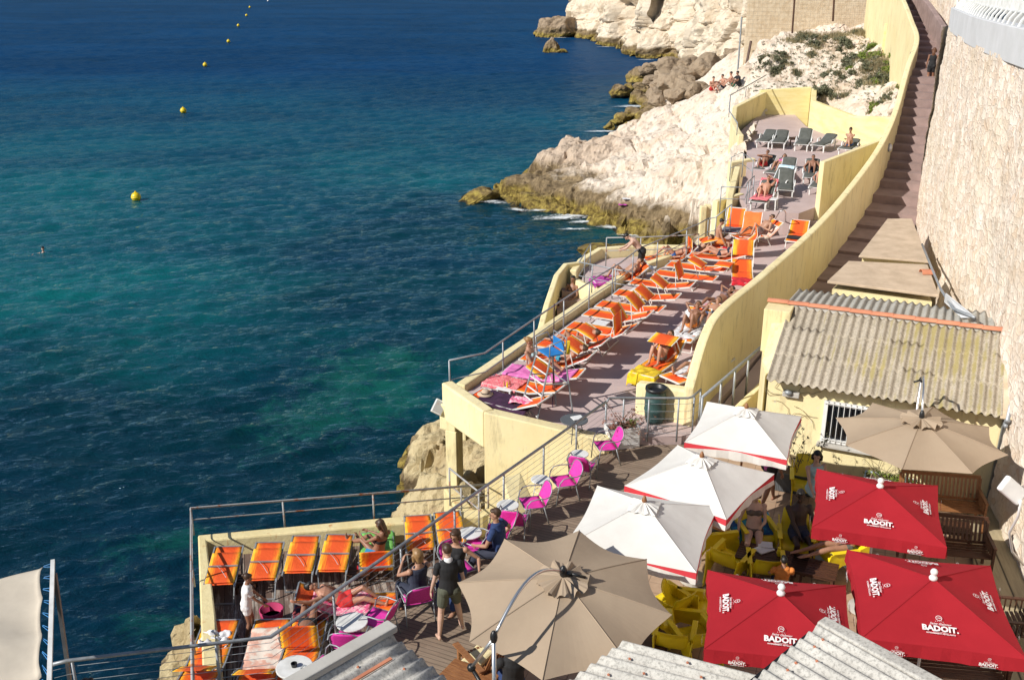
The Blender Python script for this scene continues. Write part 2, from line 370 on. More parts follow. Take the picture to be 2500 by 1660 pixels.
def stonewall():
    m, t, b = nodes('rubble_stone')
    p0 = N(t, 'UVMap').outputs[0]; mp = N(t, 'Mapping'); mp.inputs['Scale'].default_value = (1, 1.15, 1); t.links.new(p0, mp.inputs[0])
    wp = N(t, 'TexNoise'); wp.inputs['Scale'].default_value = 5; wp.inputs['Detail'].default_value = 4; t.links.new(mp.outputs[0], wp.inputs['Vector'])
    p = N(t, 'Mix', data_type='RGBA', blend_type='ADD'); p.inputs[0].default_value = .2
    t.links.new(mp.outputs[0], p.inputs[6]); t.links.new(wp.outputs['Color'], p.inputs[7]); p = p.outputs[2]
    d = vor(t, p, 4.2, 'DISTANCE_TO_EDGE'); col = vor(t, p, 4.2, 'F1', 'Color')
    sx = N(t, 'SeparateColor'); t.links.new(col, sx.inputs[0])
    c = ramp(t, sx.outputs[0], [(0, (.7, .56, .44)), (.35, (.79, .68, .575)), (.8, (.84, .75, .65)), (1, (.7, .54, .41))])
    c = mixc(t, ramp(t, noi(t, p0, .5, 5), [(.4, (0, 0, 0)), (.7, (.6, .6, .6))]), c, (.7, .58, .42))
    gap = ramp(t, math_(t, 'ADD', d, math_(t, 'MULTIPLY', math_(t, 'SUBTRACT', noi(t, p0, 3.5, 6, .8), .46), .28)), [(0, (1, 1, 1)), (.03, (0, 0, 0))])
    c = mixc(t, math_(t, 'MULTIPLY', gap, .6), c, (.42, .31, .22))
    hole = ramp(t, noi(t, p0, 7.5, 3, .5), [(.27, (1, 1, 1)), (.31, (0, 0, 0))]); c = mixc(t, math_(t, 'MULTIPLY', hole, .7), c, (.22, .15, .1))
    c = mixc(t, ramp(t, noi(t, coord(t, 'World', (.6, .6, .25)), 1.0, 6, .7), [(.56, (0, 0, 0)), (.7, (.4, .4, .4))]), c, (.46, .37, .27))
    t.links.new(c, b.inputs['Base Color']); b.inputs['Roughness'].default_value = .95
    hd = ramp(t, d, [(0, (0, 0, 0)), (.12, (.8, .8, .8)), (.3, (1, 1, 1))])
    h = math_(t, 'ADD', math_(t, 'MULTIPLY', hd, .7), math_(t, 'MULTIPLY', noi(t, p0, 7, 7, .75), 1.2))
    bump(t, b, h, .6, .045)
    return m
MT['stonewall'] = stonewall()
MT['masonry'] = mat('old_masonry', (.62, .52, .38), (.5, .39, .26), scale=3, rough=.95, kind='World', bmp=.8, bscale=4, bdist=.05)
MT['concrete'] = mat('grey_concrete', (.52, .5, .46), (.42, .4, .36), scale=1.2, rough=.9, kind='World', bmp=.3)
MT['coping'] = mat('pale_grey_coping', (.64, .65, .67), (.56, .57, .58), scale=1.2, rough=.85, kind='World', bmp=.2)
MT['slab'] = mat('sandy_slab', (.56, .44, .32), (.44, .34, .24), scale=2.4, rough=.9, kind='World', bmp=.5, bscale=9, bdist=.02)
def fibre(name, c1, c2, lich):
    m, t, b = nodes(name)
    p = coord(t, 'World')
    c = ramp(t, noi(t, p, 1.3, 9, .75), [(.3, c2), (.65, c1)])
    c = mixc(t, ramp(t, noi(t, p, 22, 5, .8), [(.48, (0, 0, 0)), (.62, (.7, .7, .7))]), c, tuple(x * .5 for x in c2))
    if lich:
        o = coord(t); s2 = N(t, 'SeparateXYZ'); t.links.new(o, s2.inputs[0])
        # lichen grows in the troughs towards the damp end of the roof
        tro = math_(t, 'SINE', math_(t, 'MULTIPLY', s2.outputs[0], 2 * pi / .177))
        dens = math_(t, 'SUBTRACT', noi(t, coord(t, 'Object', (1, .35, 1)), 1.0, 7, .7), math_(t, 'ABSOLUTE', math_(t, 'MULTIPLY', math_(t, 'SUBTRACT', s2.outputs[0], 3.1), .085)))
        f = math_(t, 'ADD', dens, math_(t, 'MULTIPLY', tro, -.1))
        c = mixc(t, ramp(t, f, [(.45, (0, 0, 0)), (.6, (.75, .75, .75))]), c, (.3, .24, .06))
    t.links.new(c, b.inputs['Base Color']); b.inputs['Roughness'].default_value = .95
    bump(t, b, noi(t, p, 18, 7, .8), .5, .012)
    return m
MT['fibre'] = fibre('fibre_cement_with_lichen', (.5, .435, .345), (.34, .295, .225), True)
MT['fibre_plain'] = fibre('fibre_cement', (.5, .48, .42), (.36, .34, .3), False)
MT['fibre_light'] = fibre('fibre_cement_pale', (.6, .58, .53), (.44, .42, .38), False)
MT['tile_red'] = mat('terracotta', (.62, .25, .14), (.48, .18, .1), scale=3, rough=.8, kind='World', bmp=.3)
def canvas(name, c1, c2):
    m, t, b = nodes(name)
    p = coord(t)
    t.links.new(ramp(t, noi(t, p, 2.2, 8, .7), [(.25, c2), (.75, c1)]), b.inputs['Base Color'])
    b.inputs['Roughness'].default_value = .85; b.inputs['Specular IOR Level'].default_value = .2
    n1 = bump(t, b, noi(t, p, 2.2, 2, .4), .4, .05); bump(t, b, noi(t, p, 160, 2, .5), .15, .003, n1)
    # thin cloth lets some daylight through
    tr = N(t, 'BsdfTranslucent'); tr.inputs[0].default_value = (*[x * .9 for x in c1], 1)
    mx = N(t, 'MixShader'); mx.inputs[0].default_value = .12
    t.links.new(b.outputs[0], mx.inputs[1]); t.links.new(tr.outputs[0], mx.inputs[2]); t.links.new(mx.outputs[0], t.nodes['Material Output'].inputs[0])
    return m
MT['u_white'] = canvas('white_canvas', (.8, .78, .74), (.7, .68, .64)); MT['u_red'] = canvas('red_canvas', (.4, .018, .028), (.35, .015, .024))
MT['u_brown'] = canvas('taupe_canvas', (.43, .335, .24), (.39, .3, .215)); MT['u_stripe'] = canvas('red_stripe_canvas', (.68, .06, .08), (.6, .05, .06))
MT['awning'] = canvas('cream_awning', (.72, .64, .52), (.6, .53, .43))
MT['letter'] = mat('white_print', (.82, .8, .8), rough=.8)
def leafmat(name, c1, c2):
    m, t, b = nodes(name)
    oi = N(t, 'NewGeometry'); t.links.new(ramp(t, oi.outputs['Random Per Island'], [(0, c2), (1, c1)]), b.inputs['Base Color'])
    b.inputs['Roughness'].default_value = .7
    return m
MT['leaf_green'] = leafmat('leaf_green', (.24, .3, .04), (.09, .14, .025)); MT['leaf_dark'] = leafmat('leaf_grey_green', (.2, .2, .12), (.08, .09, .05))
MT['leaf_dry'] = leafmat('dry_leaf', (.3, .12, .07), (.13, .05, .035)); MT['leaf_straw'] = leafmat('straw_grass', (.42, .34, .2), (.2, .17, .09))
MT['twig'] = mat('twig_bark', (.16, .1, .07), rough=.9)
SK = {}
for k, c in dict(tan=(.42, .225, .145), brown=(.29, .14, .085), light=(.58, .37, .28), dark=(.05, .027, .02), red=(.5, .25, .165)).items():
    SK[k] = mat('skin_' + k, c, tuple(x * .85 for x in c), scale=6, rough=.5)
HC = {}
for k, c in dict(black=(.012, .01, .009), brown=(.07, .035, .018), blond=(.35, .2, .08), auburn=(.13, .05, .02)).items():
    HC[k] = mat('hair_' + k, c, tuple(x * .6 for x in c), scale=30, rough=.5, stretch=(1, 1, .2), bmp=.4, bscale=40)
CL = {}
for k, c in dict(black=(.015, .015, .017), white=(.8, .8, .8), navy=(.02, .045, .14), darkblue=(.025, .03, .055), olive=(.09, .095, .065), red=(.6, .03, .03), grey=(.12, .12, .11), blue=(.05, .15, .45),
                 green=(.02, .2, .12), lblue=(.45, .62, .65), pink=(.6, .12, .4), teal=(.05, .3, .45), pattern=(.2, .13, .13), orange=(.75, .25, .05), taupe=(.13, .1, .08)).items():
    CL[k] = mat('cloth_' + k, c, tuple(x * .8 for x in c), scale=7, rough=.85, bmp=.4, bscale=14, bdist=.01)
# ------------------------------------------------------------------ sea
def grid_mesh(name, P, m, parent=None, smooth=True, attrs=None, mask=None):
    h, wd = P.shape[:2]; idx = np.arange(h * wd).reshape(h, wd)
    f = np.stack([idx[:-1, :-1], idx[:-1, 1:], idx[1:, 1:], idx[1:, :-1]], -1).reshape(-1, 4)
    if mask is not None: f = f[mask.reshape(-1)]
    me = bpy.data.meshes.new(name); me.vertices.add(h * wd); me.vertices.foreach_set('co', P.astype(np.float32).ravel())
    me.loops.add(f.size); me.loops.foreach_set('vertex_index', f.astype(np.int32).ravel())
    me.polygons.add(len(f)); me.polygons.foreach_set('loop_start', np.arange(0, f.size, 4, dtype=np.int32))
    me.polygons.foreach_set('use_smooth', np.full(len(f), smooth))
    for k, a in (attrs or {}).items():
        at_ = me.attributes.new(k, 'FLOAT', 'POINT'); at_.data.foreach_set('value', a.astype(np.float32).ravel())
    me.materials.append(m); me.update(); me.validate()
    o = bpy.data.objects.new(name, me); C.objects.link(o)
    if parent is not None: o.parent = parent
    return o
def water_mat():
    m, t, b = nodes('sea_water')
    p = coord(t, 'World')
    a1 = N(t, 'Attribute', attribute_name='weed').outputs['Fac']; a2 = N(t, 'Attribute', attribute_name='shallow').outputs['Fac']; a3 = N(t, 'Attribute', attribute_name='far').outputs['Fac']
    nb = noi(t, p, .11, 7, .65, .8); ns = noi(t, p, .55, 9, .78, 1.2)
    base = ramp(t, noi(t, p, .05, 6, .6), [(.35, (.002, .074, .09)), (.65, (.004, .115, .118))])
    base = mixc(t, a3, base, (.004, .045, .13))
    wd = ramp(t, math_(t, 'ADD', math_(t, 'MULTIPLY', a1, .8), math_(t, 'MULTIPLY', math_(t, 'SUBTRACT', nb, .5), 2.4)), [(.1, (0, 0, 0)), (.85, (1, 1, 1))])
    c = mixc(t, math_(t, 'MULTIPLY', wd, .72), base, (.001, .016, .026))
    sy_ = N(t, 'SeparateXYZ'); t.links.new(p, sy_.inputs[0])
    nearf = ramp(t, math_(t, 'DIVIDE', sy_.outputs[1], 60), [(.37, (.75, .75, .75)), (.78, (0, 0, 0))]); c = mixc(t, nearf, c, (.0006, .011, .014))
    gr = ramp(t, math_(t, 'ADD', math_(t, 'MULTIPLY', a2, .62), math_(t, 'MULTIPLY', math_(t, 'SUBTRACT', ns, .5), 2.6)), [(.42, (0, 0, 0)), (.8, (1, 1, 1))])
    c = mixc(t, math_(t, 'MULTIPLY', gr, .5), c, (.01, .13, .075))
    wm = N(t, 'Mapping'); wm.inputs['Rotation'].default_value = (0, 0, R(-16)); wm.inputs['Scale'].default_value = (.42, 1, 1); t.links.new(p, wm.inputs[0]); wv_ = wm.outputs[0]
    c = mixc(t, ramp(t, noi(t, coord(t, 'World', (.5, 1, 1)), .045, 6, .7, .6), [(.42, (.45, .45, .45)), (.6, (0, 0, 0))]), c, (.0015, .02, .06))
    t.nodes.remove(b); df = N(t, 'BsdfDiffuse'); gl = N(t, 'BsdfGlossy'); fs = N(t, 'Fresnel'); fs.inputs[0].default_value = 1.33; mx = N(t, 'MixShader')
    b1 = N(t, 'Bump'); b1.inputs['Strength'].default_value = 1; b1.inputs['Distance'].default_value = .15; t.links.new(noi(t, wv_, 2.0, 6, .64, .4), b1.inputs['Height'])
    b2 = N(t, 'Bump'); b2.inputs['Strength'].default_value = .7; b2.inputs['Distance'].default_value = .035; t.links.new(noi(t, coord(t, 'World', (.7, 1, 1)), 6.5, 3, .6), b2.inputs['Height']); t.links.new(b1.outputs[0], b2.inputs['Normal'])
    for q in (df, gl, fs): t.links.new(b2.outputs[0], q.inputs['Normal'])
    t.links.new(c, df.inputs[0]); gl.inputs[0].default_value = (.7, .9, 1, 1); t.links.new(ramp(t, a3, [(0, (.03, .03, .03)), (1, (.14, .14, .14))]), gl.inputs['Roughness'])
    # distant chop tilts its faces to the viewer, which caps how much of the horizon it can mirror
    cap = ramp(t, a3, [(0, (.5, .5, .5)), (.3, (.26, .26, .26)), (1, (.1, .1, .1))])
    t.links.new(math_(t, 'MINIMUM', fs.outputs[0], cap), mx.inputs[0]); t.links.new(df.outputs[0], mx.inputs[1]); t.links.new(gl.outputs[0], mx.inputs[2]); t.links.new(mx.outputs[0], t.nodes['Material Output'].inputs[0])
    return m
def build_sea():
    r = list(np.geomspace(9, 800, 1080)) + list(np.geomspace(820, 11000, 50)); r = np.array(r)
    th = np.radians(np.linspace(-44, 38, 620))
    X = r[:, None] * np.sin(th)[None]; Y = r[:, None] * np.cos(th)[None]
    dr = np.gradient(r)[:, None]; rs = np.random.RandomState(4); Z = np.zeros_like(X)
    for lam in np.geomspace(.55, 6, 54):
        a = R(106) + rs.randn() * .36; k = 2 * pi / lam; ph = rs.rand() * 6.28
        amp = .0092 * lam ** .62 * rs.uniform(.5, 1.2)
        wob = .5 * np.sin(X * .11 * rs.rand() + Y * .13 * rs.rand() + ph)
        s = np.sin(k * (X * cos(a) + Y * sin(a)) + ph + wob * 2)
        fade = np.clip((lam / dr - 2.2) / 2, 0, 1)
        Z += amp * fade * (1 - np.abs(s) * 1.3 + .3 * s)
    Z -= Z[:600].mean(); Z[r > 800] *= 0
    def blob(px, rx, ry, pw=1):
        q = at(px, SEA); return pw * np.exp(-(((X - q.x) / rx) ** 2 + ((Y - q.y) / ry) ** 2))
    weed = sum(blob(*a) for a in [((1050, 620), 9, 14, 1.1), ((1250, 700), 6, 9, .9), ((700, 800), 5, 4, .35), ((60, 850), 4, 4, .5), ((380, 1060), 7, 5, .8), ((150, 1150), 7, 6, 1), ((560, 1180), 6, 4, .8),
                                  ((100, 1500), 8, 5, 1.3), ((420, 1600), 5, 4, .9), ((700, 1250), 7, 2.5, .9), ((1150, 520), 12, 10, .5), ((820, 1080), 5, 2.5, .8), ((300, 1330), 6, 3, .9), ((950, 1250), 3, 2, 1.2)])
    shal = sum(blob(*a) for a in [((860, 940), 3.0, 3.2, .95), ((780, 1010), 3.4, 1.6, .65), ((880, 1000), 2.2, 1.2, .8), ((960, 900), 1.6, 2.5, .6), ((700, 1070), 2.5, 1.2, .45), ((410, 1400), 1.6, 2.6, .75), ((520, 1290), 2.6, 1.0, .6), ((230, 1330), 2.5, 1, .35), ((380, 1560), 1.2, 1.2, .8), ((600, 1100), 3, 1.5, .4), ((900, 870), 3, 2, .6), ((1330, 620), 5, 4, .3)])
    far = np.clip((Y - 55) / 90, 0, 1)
    P = np.stack([X, Y, Z + SEA], -1)
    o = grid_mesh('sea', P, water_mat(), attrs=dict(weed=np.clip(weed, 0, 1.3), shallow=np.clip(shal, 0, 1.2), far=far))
    tag(o, kind='structure')
build_sea()
# seabed closing the world under everything
MB().box((0, 300, -4), (2500, 2500, .5)).build('sea_bed', MT['boulder'])['kind'] = 'structure'

# ------------------------------------------------------------------ rock surfaces
def fr(v, s, o=5): return noise.fractal(v * s, .9, 2.1, o, noise_basis='PERLIN_ORIGINAL')
def rocky(p, amp, s=1.0):
    a = fr(p, .35 * s, 5) * 1.0
    d, _ = noise.voronoi(Vector((p.x * .55, p.y * .55, p.z * .75)) * s)
    e = min(d[1] - d[0], .35)
    d2, _ = noise.voronoi(p * 1.7 * s); e2 = min(d2[1] - d2[0], .3)
    d0, _ = noise.voronoi(Vector((p.x * .26 + a * .3, p.y * .2, p.z * .4)) * s); e0 = min(d0[1] - d0[0], .3)
    ed = d0[1] - d0[0] + .05 * fr(p, 1.1 * s, 3); ck = -.75 * max(0, .06 - ed) / .06
    return amp * (a * .9 + ck + (e0 - .2) * 1.5 + (e - .2) * .8 + (e2 - .15) * .4 + fr(p, 2.2 * s, 4) * .3)
def rbf(pts, X, Y):
    P = np.array([(p[0], p[1]) for p in pts]); z = np.array([p[2] for p in pts])
    D = np.sqrt(((P[:, None] - P[None]) ** 2).sum(-1)); n = len(P)
    A = np.zeros((n + 3, n + 3)); A[:n, :n] = D + np.eye(n) * -.06; A[:n, n] = 1; A[:n, n + 1:] = P; A[n, :n] = 1; A[n + 1:, :n] = P.T
    wts = np.linalg.solve(A, np.concatenate([z, [0, 0, 0]]))
    Z = np.full(X.shape, wts[n]) + wts[n + 1] * X + wts[n + 2] * Y
    for i in range(n): Z += wts[i] * np.sqrt((X - P[i, 0]) ** 2 + (Y - P[i, 1]) ** 2)
    return Z
def heightfield(name, pts, x0, x1, y0, y1, step, m, amp, s=1.0, label=None, cut=None):
    X, Y = np.meshgrid(np.arange(x0, x1, step), np.arange(y0, y1, step)); Z = rbf(pts, X, Y)
    gx = np.gradient(Z, step, axis=1); gy = np.gradient(Z, step, axis=0)
    P = np.stack([X, Y, Z], -1)
    for i in range(P.shape[0]):
        for j in range(P.shape[1]):
            z = P[i, j, 2]
            if z < SEA - 2: continue
            a_ = amp(X[i, j], Y[i, j], z) if callable(amp) else amp
            n_ = Vector((-gx[i, j], -gy[i, j], 1)).normalized(); n_ = (n_ * .75 + Vector((0, 0, .25)))
            d = rocky(Vector(P[i, j]), a_, s)
            P[i, j] += np.array(n_) * d
    Zc = P[..., 2]; mk = (np.maximum.reduce([Zc[:-1, :-1], Zc[1:, :-1], Zc[:-1, 1:], Zc[1:, 1:]]) > SEA - .8)
    if cut is not None:
        keep = np.array([[not cut(X[i, j], Y[i, j]) for j in range(X.shape[1] - 1)] for i in range(X.shape[0] - 1)]); mk &= keep
    o = grid_mesh(name, P, m, smooth=False, mask=mk)
    bm = bmesh.new(); bm.from_mesh(o.data); bmesh.ops.delete(bm, geom=[v for v in bm.verts if not v.link_faces], context='VERTS'); bm.to_mesh(o.data); bm.free()
    return o
def c_(pt, z): p = at(pt, max(z, SEA)); return (p.x, p.y, z)
def cy(pt, Y): p = aty(pt, Y); return (p.x, p.y, p.z)
def inpoly(x, y, P):
    c = False; j = len(P) - 1
    for i in range(len(P)):
        if (P[i][1] > y) != (P[j][1] > y) and x < (P[j][0] - P[i][0]) * (y - P[i][1]) / (P[j][1] - P[i][1]) + P[i][0]: c = not c
        j = i
    return c
def dz(p, d): return (p[0], p[1], p[2] - d)
ctrl = [  # waterline (well under water just outside)
    c_(N_(300, 735), SEA), c_(N_(380, 790), SEA), c_(N_(500, 870), SEA), c_(N_(700, 905), SEA), c_(N_(860, 930), SEA), c_(N_(1000, 950), SEA), c_(N_(1150, 990), SEA), c_(N_(1300, 1040), SEA), c_(N_(1450, 1085), SEA), c_(N_(1650, 1130), SEA), c_(N_(1850, 1160), SEA), c_(N_(2040, 1175), SEA),
    c_(N_(240, 745), -1.2), c_(N_(330, 835), -1), c_(N_(480, 925), -1), c_(N_(700, 960), -1), c_(N_(860, 985), -1), c_(N_(1000, 1005), -1), c_(N_(1150, 1045), -1), c_(N_(1300, 1095), -1), c_(N_(1450, 1140), -1), c_(N_(1650, 1185), -1), c_(N_(1850, 1215), -1), c_(N_(290, 660), -.8), c_(N_(450, 600), -.6), c_(N_(600, 560), -.4), c_(N_(500, 960), -2.5), c_(N_(150, 800), -2.5), c_(N_(900, 1020), -2.5), c_(N_(1300, 1120), -2.5), c_(N_(1650, 1230), -2.5), c_(N_(2000, 1290), -2.5), c_(N_(100, 650), -3), c_(N_(300, 600), -3), c_(N_(580, 480), -3), c_(N_(700, 300), -3), c_(N_(950, 150), -3), c_(N_(1200, 150), -3),
    # shelf
    c_(N_(315, 700), .8), c_(N_(340, 680), 1.0), c_(N_(450, 650), 1.3), c_(N_(600, 640), 1.5), c_(N_(700, 600), 1.6), c_(N_(560, 740), 1.0), c_(N_(700, 800), 1.0), c_(N_(850, 680), 1.6), c_(N_(950, 850), 1.1), c_(N_(1100, 760), 1.7), c_(N_(1200, 880), 1.3), c_(N_(1300, 800), 1.9), c_(N_(1400, 960), 1.3),
    c_(N_(1450, 850), 2.1), c_(N_(1600, 1000), 1.4), c_(N_(1700, 900), 2.2), c_(N_(1850, 1020), 1.6), c_(N_(1950, 930), 2.5), c_(N_(2080, 990), 2.5), c_(N_(2150, 920), 3.2),
    # tongue
    cy(N_(725, 530), 70.6), cy(N_(735, 440), 70.9), cy(N_(800, 390), 71.5), cy(N_(850, 560), 69.2), c_(N_(690, 600), 1.1), c_(N_(640, 600), 1.0), (-.15, 72.5, -1), (-.1, 71.2, .2), cy(N_(900, 325), 73), cy(N_(1010, 278), 74), cy(N_(1200, 288), 74.5), cy(N_(1340, 300), 74), cy(N_(900, 440), 70), cy(N_(1050, 420), 70), cy(N_(1200, 420), 69.5), cy(N_(1100, 560), 66.5), cy(N_(880, 580), 69), cy(N_(1250, 560), 65),
    (.2, 75, -1.5), (-.6, 72, -2), (2.2, 77.5, -1.5), (4.3, 78.5, -1.5), (6.5, 79, -1), (8.3, 79.5, -.5), (3, 85, -3), (8, 88, -2.5),
    # white slope skyline and body
    cy(N_(1395, 215), 74.5), cy(N_(1440, 160), 75.5), cy(N_(1520, 120), 76), cy(N_(1620, 78), 76.5), cy(N_(1750, 38), 76.5), cy(N_(1900, -10), 76), cy(N_(1450, 350), 70), cy(N_(1600, 250), 71), cy(N_(1800, 150), 72), cy(N_(1500, 550), 63.5), cy(N_(1700, 420), 65), cy(N_(1900, 300), 66.5), cy(N_(2100, 150), 68),
    cy(N_(1400, 700), 60.5), cy(N_(1650, 650), 59), cy(N_(1900, 560), 58), cy(N_(2100, 430), 60), cy(N_(1800, 820), 54), cy(N_(2000, 750), 53), cy(N_(2150, 650), 52), cy(N_(2240, 500), 53), cy(N_(2250, 800), 48.5), cy(N_(2300, 250), 63),
    (9.6, 80, .2), (11.5, 81.5, 1.2), (13.5, 81, 2.2), (10, 84, -.5),
    # ridge with the boys, boulder ground behind
    cy(M_(1500, 960), 76), cy(M_(1640, 905), 73.5), cy(M_(1750, 890), 71), cy(M_(1850, 870), 71), cy(M_(1950, 840), 71), cy(M_(2010, 700), 76), cy(M_(2000, 960), 68), cy(M_(2080, 500), 84), cy(M_(1900, 520), 92), dz(cy(M_(1700, 600), 96), 1.3), dz(cy(M_(1500, 700), 98), 1.3), dz(cy(M_(1300, 700), 108), 1.3),
    dz(cy(M_(1600, 780), 88), 1.3), dz(cy(M_(1400, 850), 90), 1.3), dz(cy(M_(1200, 900), 97), 1.3), dz(cy(M_(1100, 800), 106), 1.3), c_(M_(950, 960), -.2), c_(M_(760, 950), -2.5), c_(M_(1000, 700), -2), c_(M_(1250, 620), -1.5), c_(M_(1030, 1060), .2), c_(M_(850, 1080), -2), (24, 112, 0), (30, 118, 5), (5, 130, -3), (-6, 110, -3), (14, 125, -3), c_(N_(1340, 200), .5), c_(N_(1500, 90), 1.0),
    # hill of scrub behind the upper terrace
    cy(S_(120, 400), 70), cy(S_(100, 700), 65), cy(S_(180, 1100), 55), cy(S_(60, 1400), 51), cy(S_(400, 740), 64.5), cy(S_(880, 650), 65), cy(S_(850, 880), 63), cy(S_(1300, 1000), 58.5), cy(S_(1720, 1060), 55.5), cy(S_(1850, 900), 58), cy(S_(1500, 820), 60.5), cy(S_(600, 500), 68), cy(S_(1000, 450), 68.5), cy(S_(1400, 500), 65.5), cy(S_(1800, 600), 62), cy(S_(1960, 640), 54.5), cy(S_(1900, 500), 58), cy(S_(1880, 350), 62), cy(S_(1850, 160), 68), cy(S_(1800, 850), 56), cy(S_(1780, 1150), 53.5), (21, 53, 9.2), (22, 58, 9.8), (23.5, 64, 10.6),
    cy(S_(500, 230), 72), cy(S_(900, 200), 73), cy(S_(1300, 170), 72), cy(S_(1700, 250), 69), cy(S_(300, 200), 76), cy(S_(600, 110), 77), cy(S_(1000, 60), 78), cy(S_(1500, 90), 76), (34, 90, 12), (30, 72, 12), (24, 60, 11),
    # ground below the terraces
    (12.0, 47.5, 3.2), (11, 44.5, 2.6), (9.2, 43.5, 2.0), (8, 41, 1.5), (12, 42, 3.4), (16, 50, 4.5), (18, 58, 4.8), (8, 38.5, -.5), (5.5, 41, -2), (3, 44, -3), (14, 44, 4.0), (20, 50, 5), (10, 38, 1), (15, 40, 3)]
def amp_h(x, y, z):
    if z < 2.2 and y < 90: return .42
    if x < 9 and y > 62: return .5
    return .34 if z < 8 else .5
hf_sea_side = heightfield('headland_rock', ctrl, -6, 31, 37.5, 122, .165, MT['rock'], amp_h,
    cut=lambda x, y: (y < 43 and x > 10.5) or (38 < y < 47 and x > 13.2) or (y < 49.5 and x > 17.5) or inpoly(x, y, [(10.0, 43), (11.2, 50), (12.9, 55), (15.4, 63.0), (18.2, 63.0), (17.9, 55.6), (18.9, 51.5), (18.6, 44)]))
tag(hf_sea_side, kind='structure')

# far cliff: lofted along its plan line
def cliff(name, path, heights, m, amp, nx, nz, seed, lean=.25, s=.35):
    path = [Vector(p) for p in path]; L = [0]
    for a, b in zip(path, path[1:]): L.append(L[-1] + (b - a).length)
    P = np.zeros((nz + 1, nx + 1, 3))
    for i in range(nx + 1):
        d = L[-1] * i / nx; k = max(j for j in range(len(path) - 1) if L[j] <= d + 1e-6); f = (d - L[k]) / (L[k + 1] - L[k])
        q = path[k].lerp(path[k + 1], f); dr = (path[k + 1] - path[k]).normalized(); n_ = Vector((dr.y, -dr.x))
        hh = heights[k] * (1 - f) + heights[k + 1] * f
        for j in range(nz + 1):
            g = j / nz; z = SEA - 2 + (hh + 2) * g
            base = Vector((q.x, q.y, z)) + Vector((-n_.x, -n_.y, 0)) * (max(0, z) * lean)
            v = base + Vector((seed, 0, 0))
            big = fr(Vector((v.x * .5, v.y * .5, v.z * .22)), .16, 5) * 3.2
            dd, _ = noise.voronoi(Vector((v.x * .11, v.y * .11, v.z * .035 + fr(v, .1, 3) * .3))); gl = -3.0 * max(0, .13 - (dd[1] - dd[0])) / .13
            off = big + gl + rocky(v, amp, s)
            w_ = 1 - max(0, (1.2 - z)) * .35
            p = base + Vector((n_.x, n_.y, 0)) * off * max(.2, w_)
            P[j, i] = p
    return grid_mesh(name, P, m, smooth=False)
cl = [at(M_(378, 345), SEA), at(M_(560, 405), SEA), at(M_(700, 445), SEA), at(M_(900, 480), SEA), at(M_(920, 545), SEA), at(M_(1280, 570), SEA), at(M_(1300, 620), SEA), at(M_(1400, 650), SEA), at(M_(1600, 600), 3.0)]
pa = [Vector((p.x, p.y)) for p in cl]
pa = [pa[0] + Vector((16, 70)), pa[0] + Vector((-.5, 8))] + pa + [Vector((27.5, 108)), Vector((27, 90)), Vector((30, 84))]
far_cliff = cliff('sea_cliff', pa, [26, 24, 22, 20, 20, 19, 19, 18, 18, 17, 16, 15, 15, 15], MT['rockfar'], .75, 640, 110, 3.7, .3, .5)
tag(far_cliff, kind='structure')

# boulders and rock stacks: each its own thing
def boulder_mesh(seed, sub=4, flat=.8, m=None):
    bm = bmesh.new(); bmesh.ops.create_icosphere(bm, subdivisions=sub, radius=1)
    r_ = random.Random(seed); pl = [(Vector((r_.gauss(0, 1), r_.gauss(0, 1), r_.gauss(0, 1))).normalized(), r_.uniform(.58, .85)) for _ in range(11)]
    for v in bm.verts:
        p = v.co.copy()
        for n_, d in pl:
            e = p.dot(n_) - d
            if e > 0: p -= n_ * e * .9
        p += v.co * (fr(v.co + Vector((seed * 3.1, 0, 0)), 1.6, 5) * .16 + fr(v.co + Vector((seed, 9, 0)), 6, 3) * .03)
        p.z *= flat; v.co = p
    me = bpy.data.meshes.new('boulder'); bm.to_mesh(me); bm.free(); me.materials.append(m or MT['boulder']); return me
BM = [boulder_mesh(i) for i in range(7)]
def boulder(name, loc, size, rz, label, group=None, me=None, m=None, cat='boulder'):
    o = bpy.data.objects.new(name, me or BM[rnd.randrange(7)]); C.objects.link(o)
    o.location = loc; o.scale = size; o.rotation_euler = (rnd.uniform(-.3, .3), rnd.uniform(-.3, .3), rz); tag(o, label, cat, group)
    return o
bpos = [(830, 900, 19, 1), (930, 850, 9, 1), (1040, 760, 24, 1), (1110, 700, 16, 0), (1180, 690, 16, 0), (1150, 800, 14, 0), (1090, 880, 24, 1), (1240, 750, 14, 0), (1330, 700, 24, 0), (1420, 760, 22, 0), (1480, 690, 22, 0), (1560, 660, 18, 0),
        (1210, 860, 18, 0), (1300, 830, 18, 0), (1410, 850, 22, 0), (1500, 800, 14, 0), (1000, 960, 19, 1), (1090, 990, 17, 1), (1180, 940, 18, 0), (1280, 920, 22, 0), (1370, 950, 20, 0), (1460, 890, 18, 0), (1540, 920, 20, 0), (1640, 730, 32, 2), (1600, 850, 13, 0), (1120, 1050, 15, 1),
        (1210, 1010, 16, 0), (1690, 660, 16, 2), (1860, 640, 20, 2), (960, 1110, 15, 1), (870, 1150, 16, 1), (800, 1180, 10, 1), (740, 1225, 9, 1), (1700, 930, 18, 2), (1760, 620, 14, 2), (1940, 560, 18, 2)]
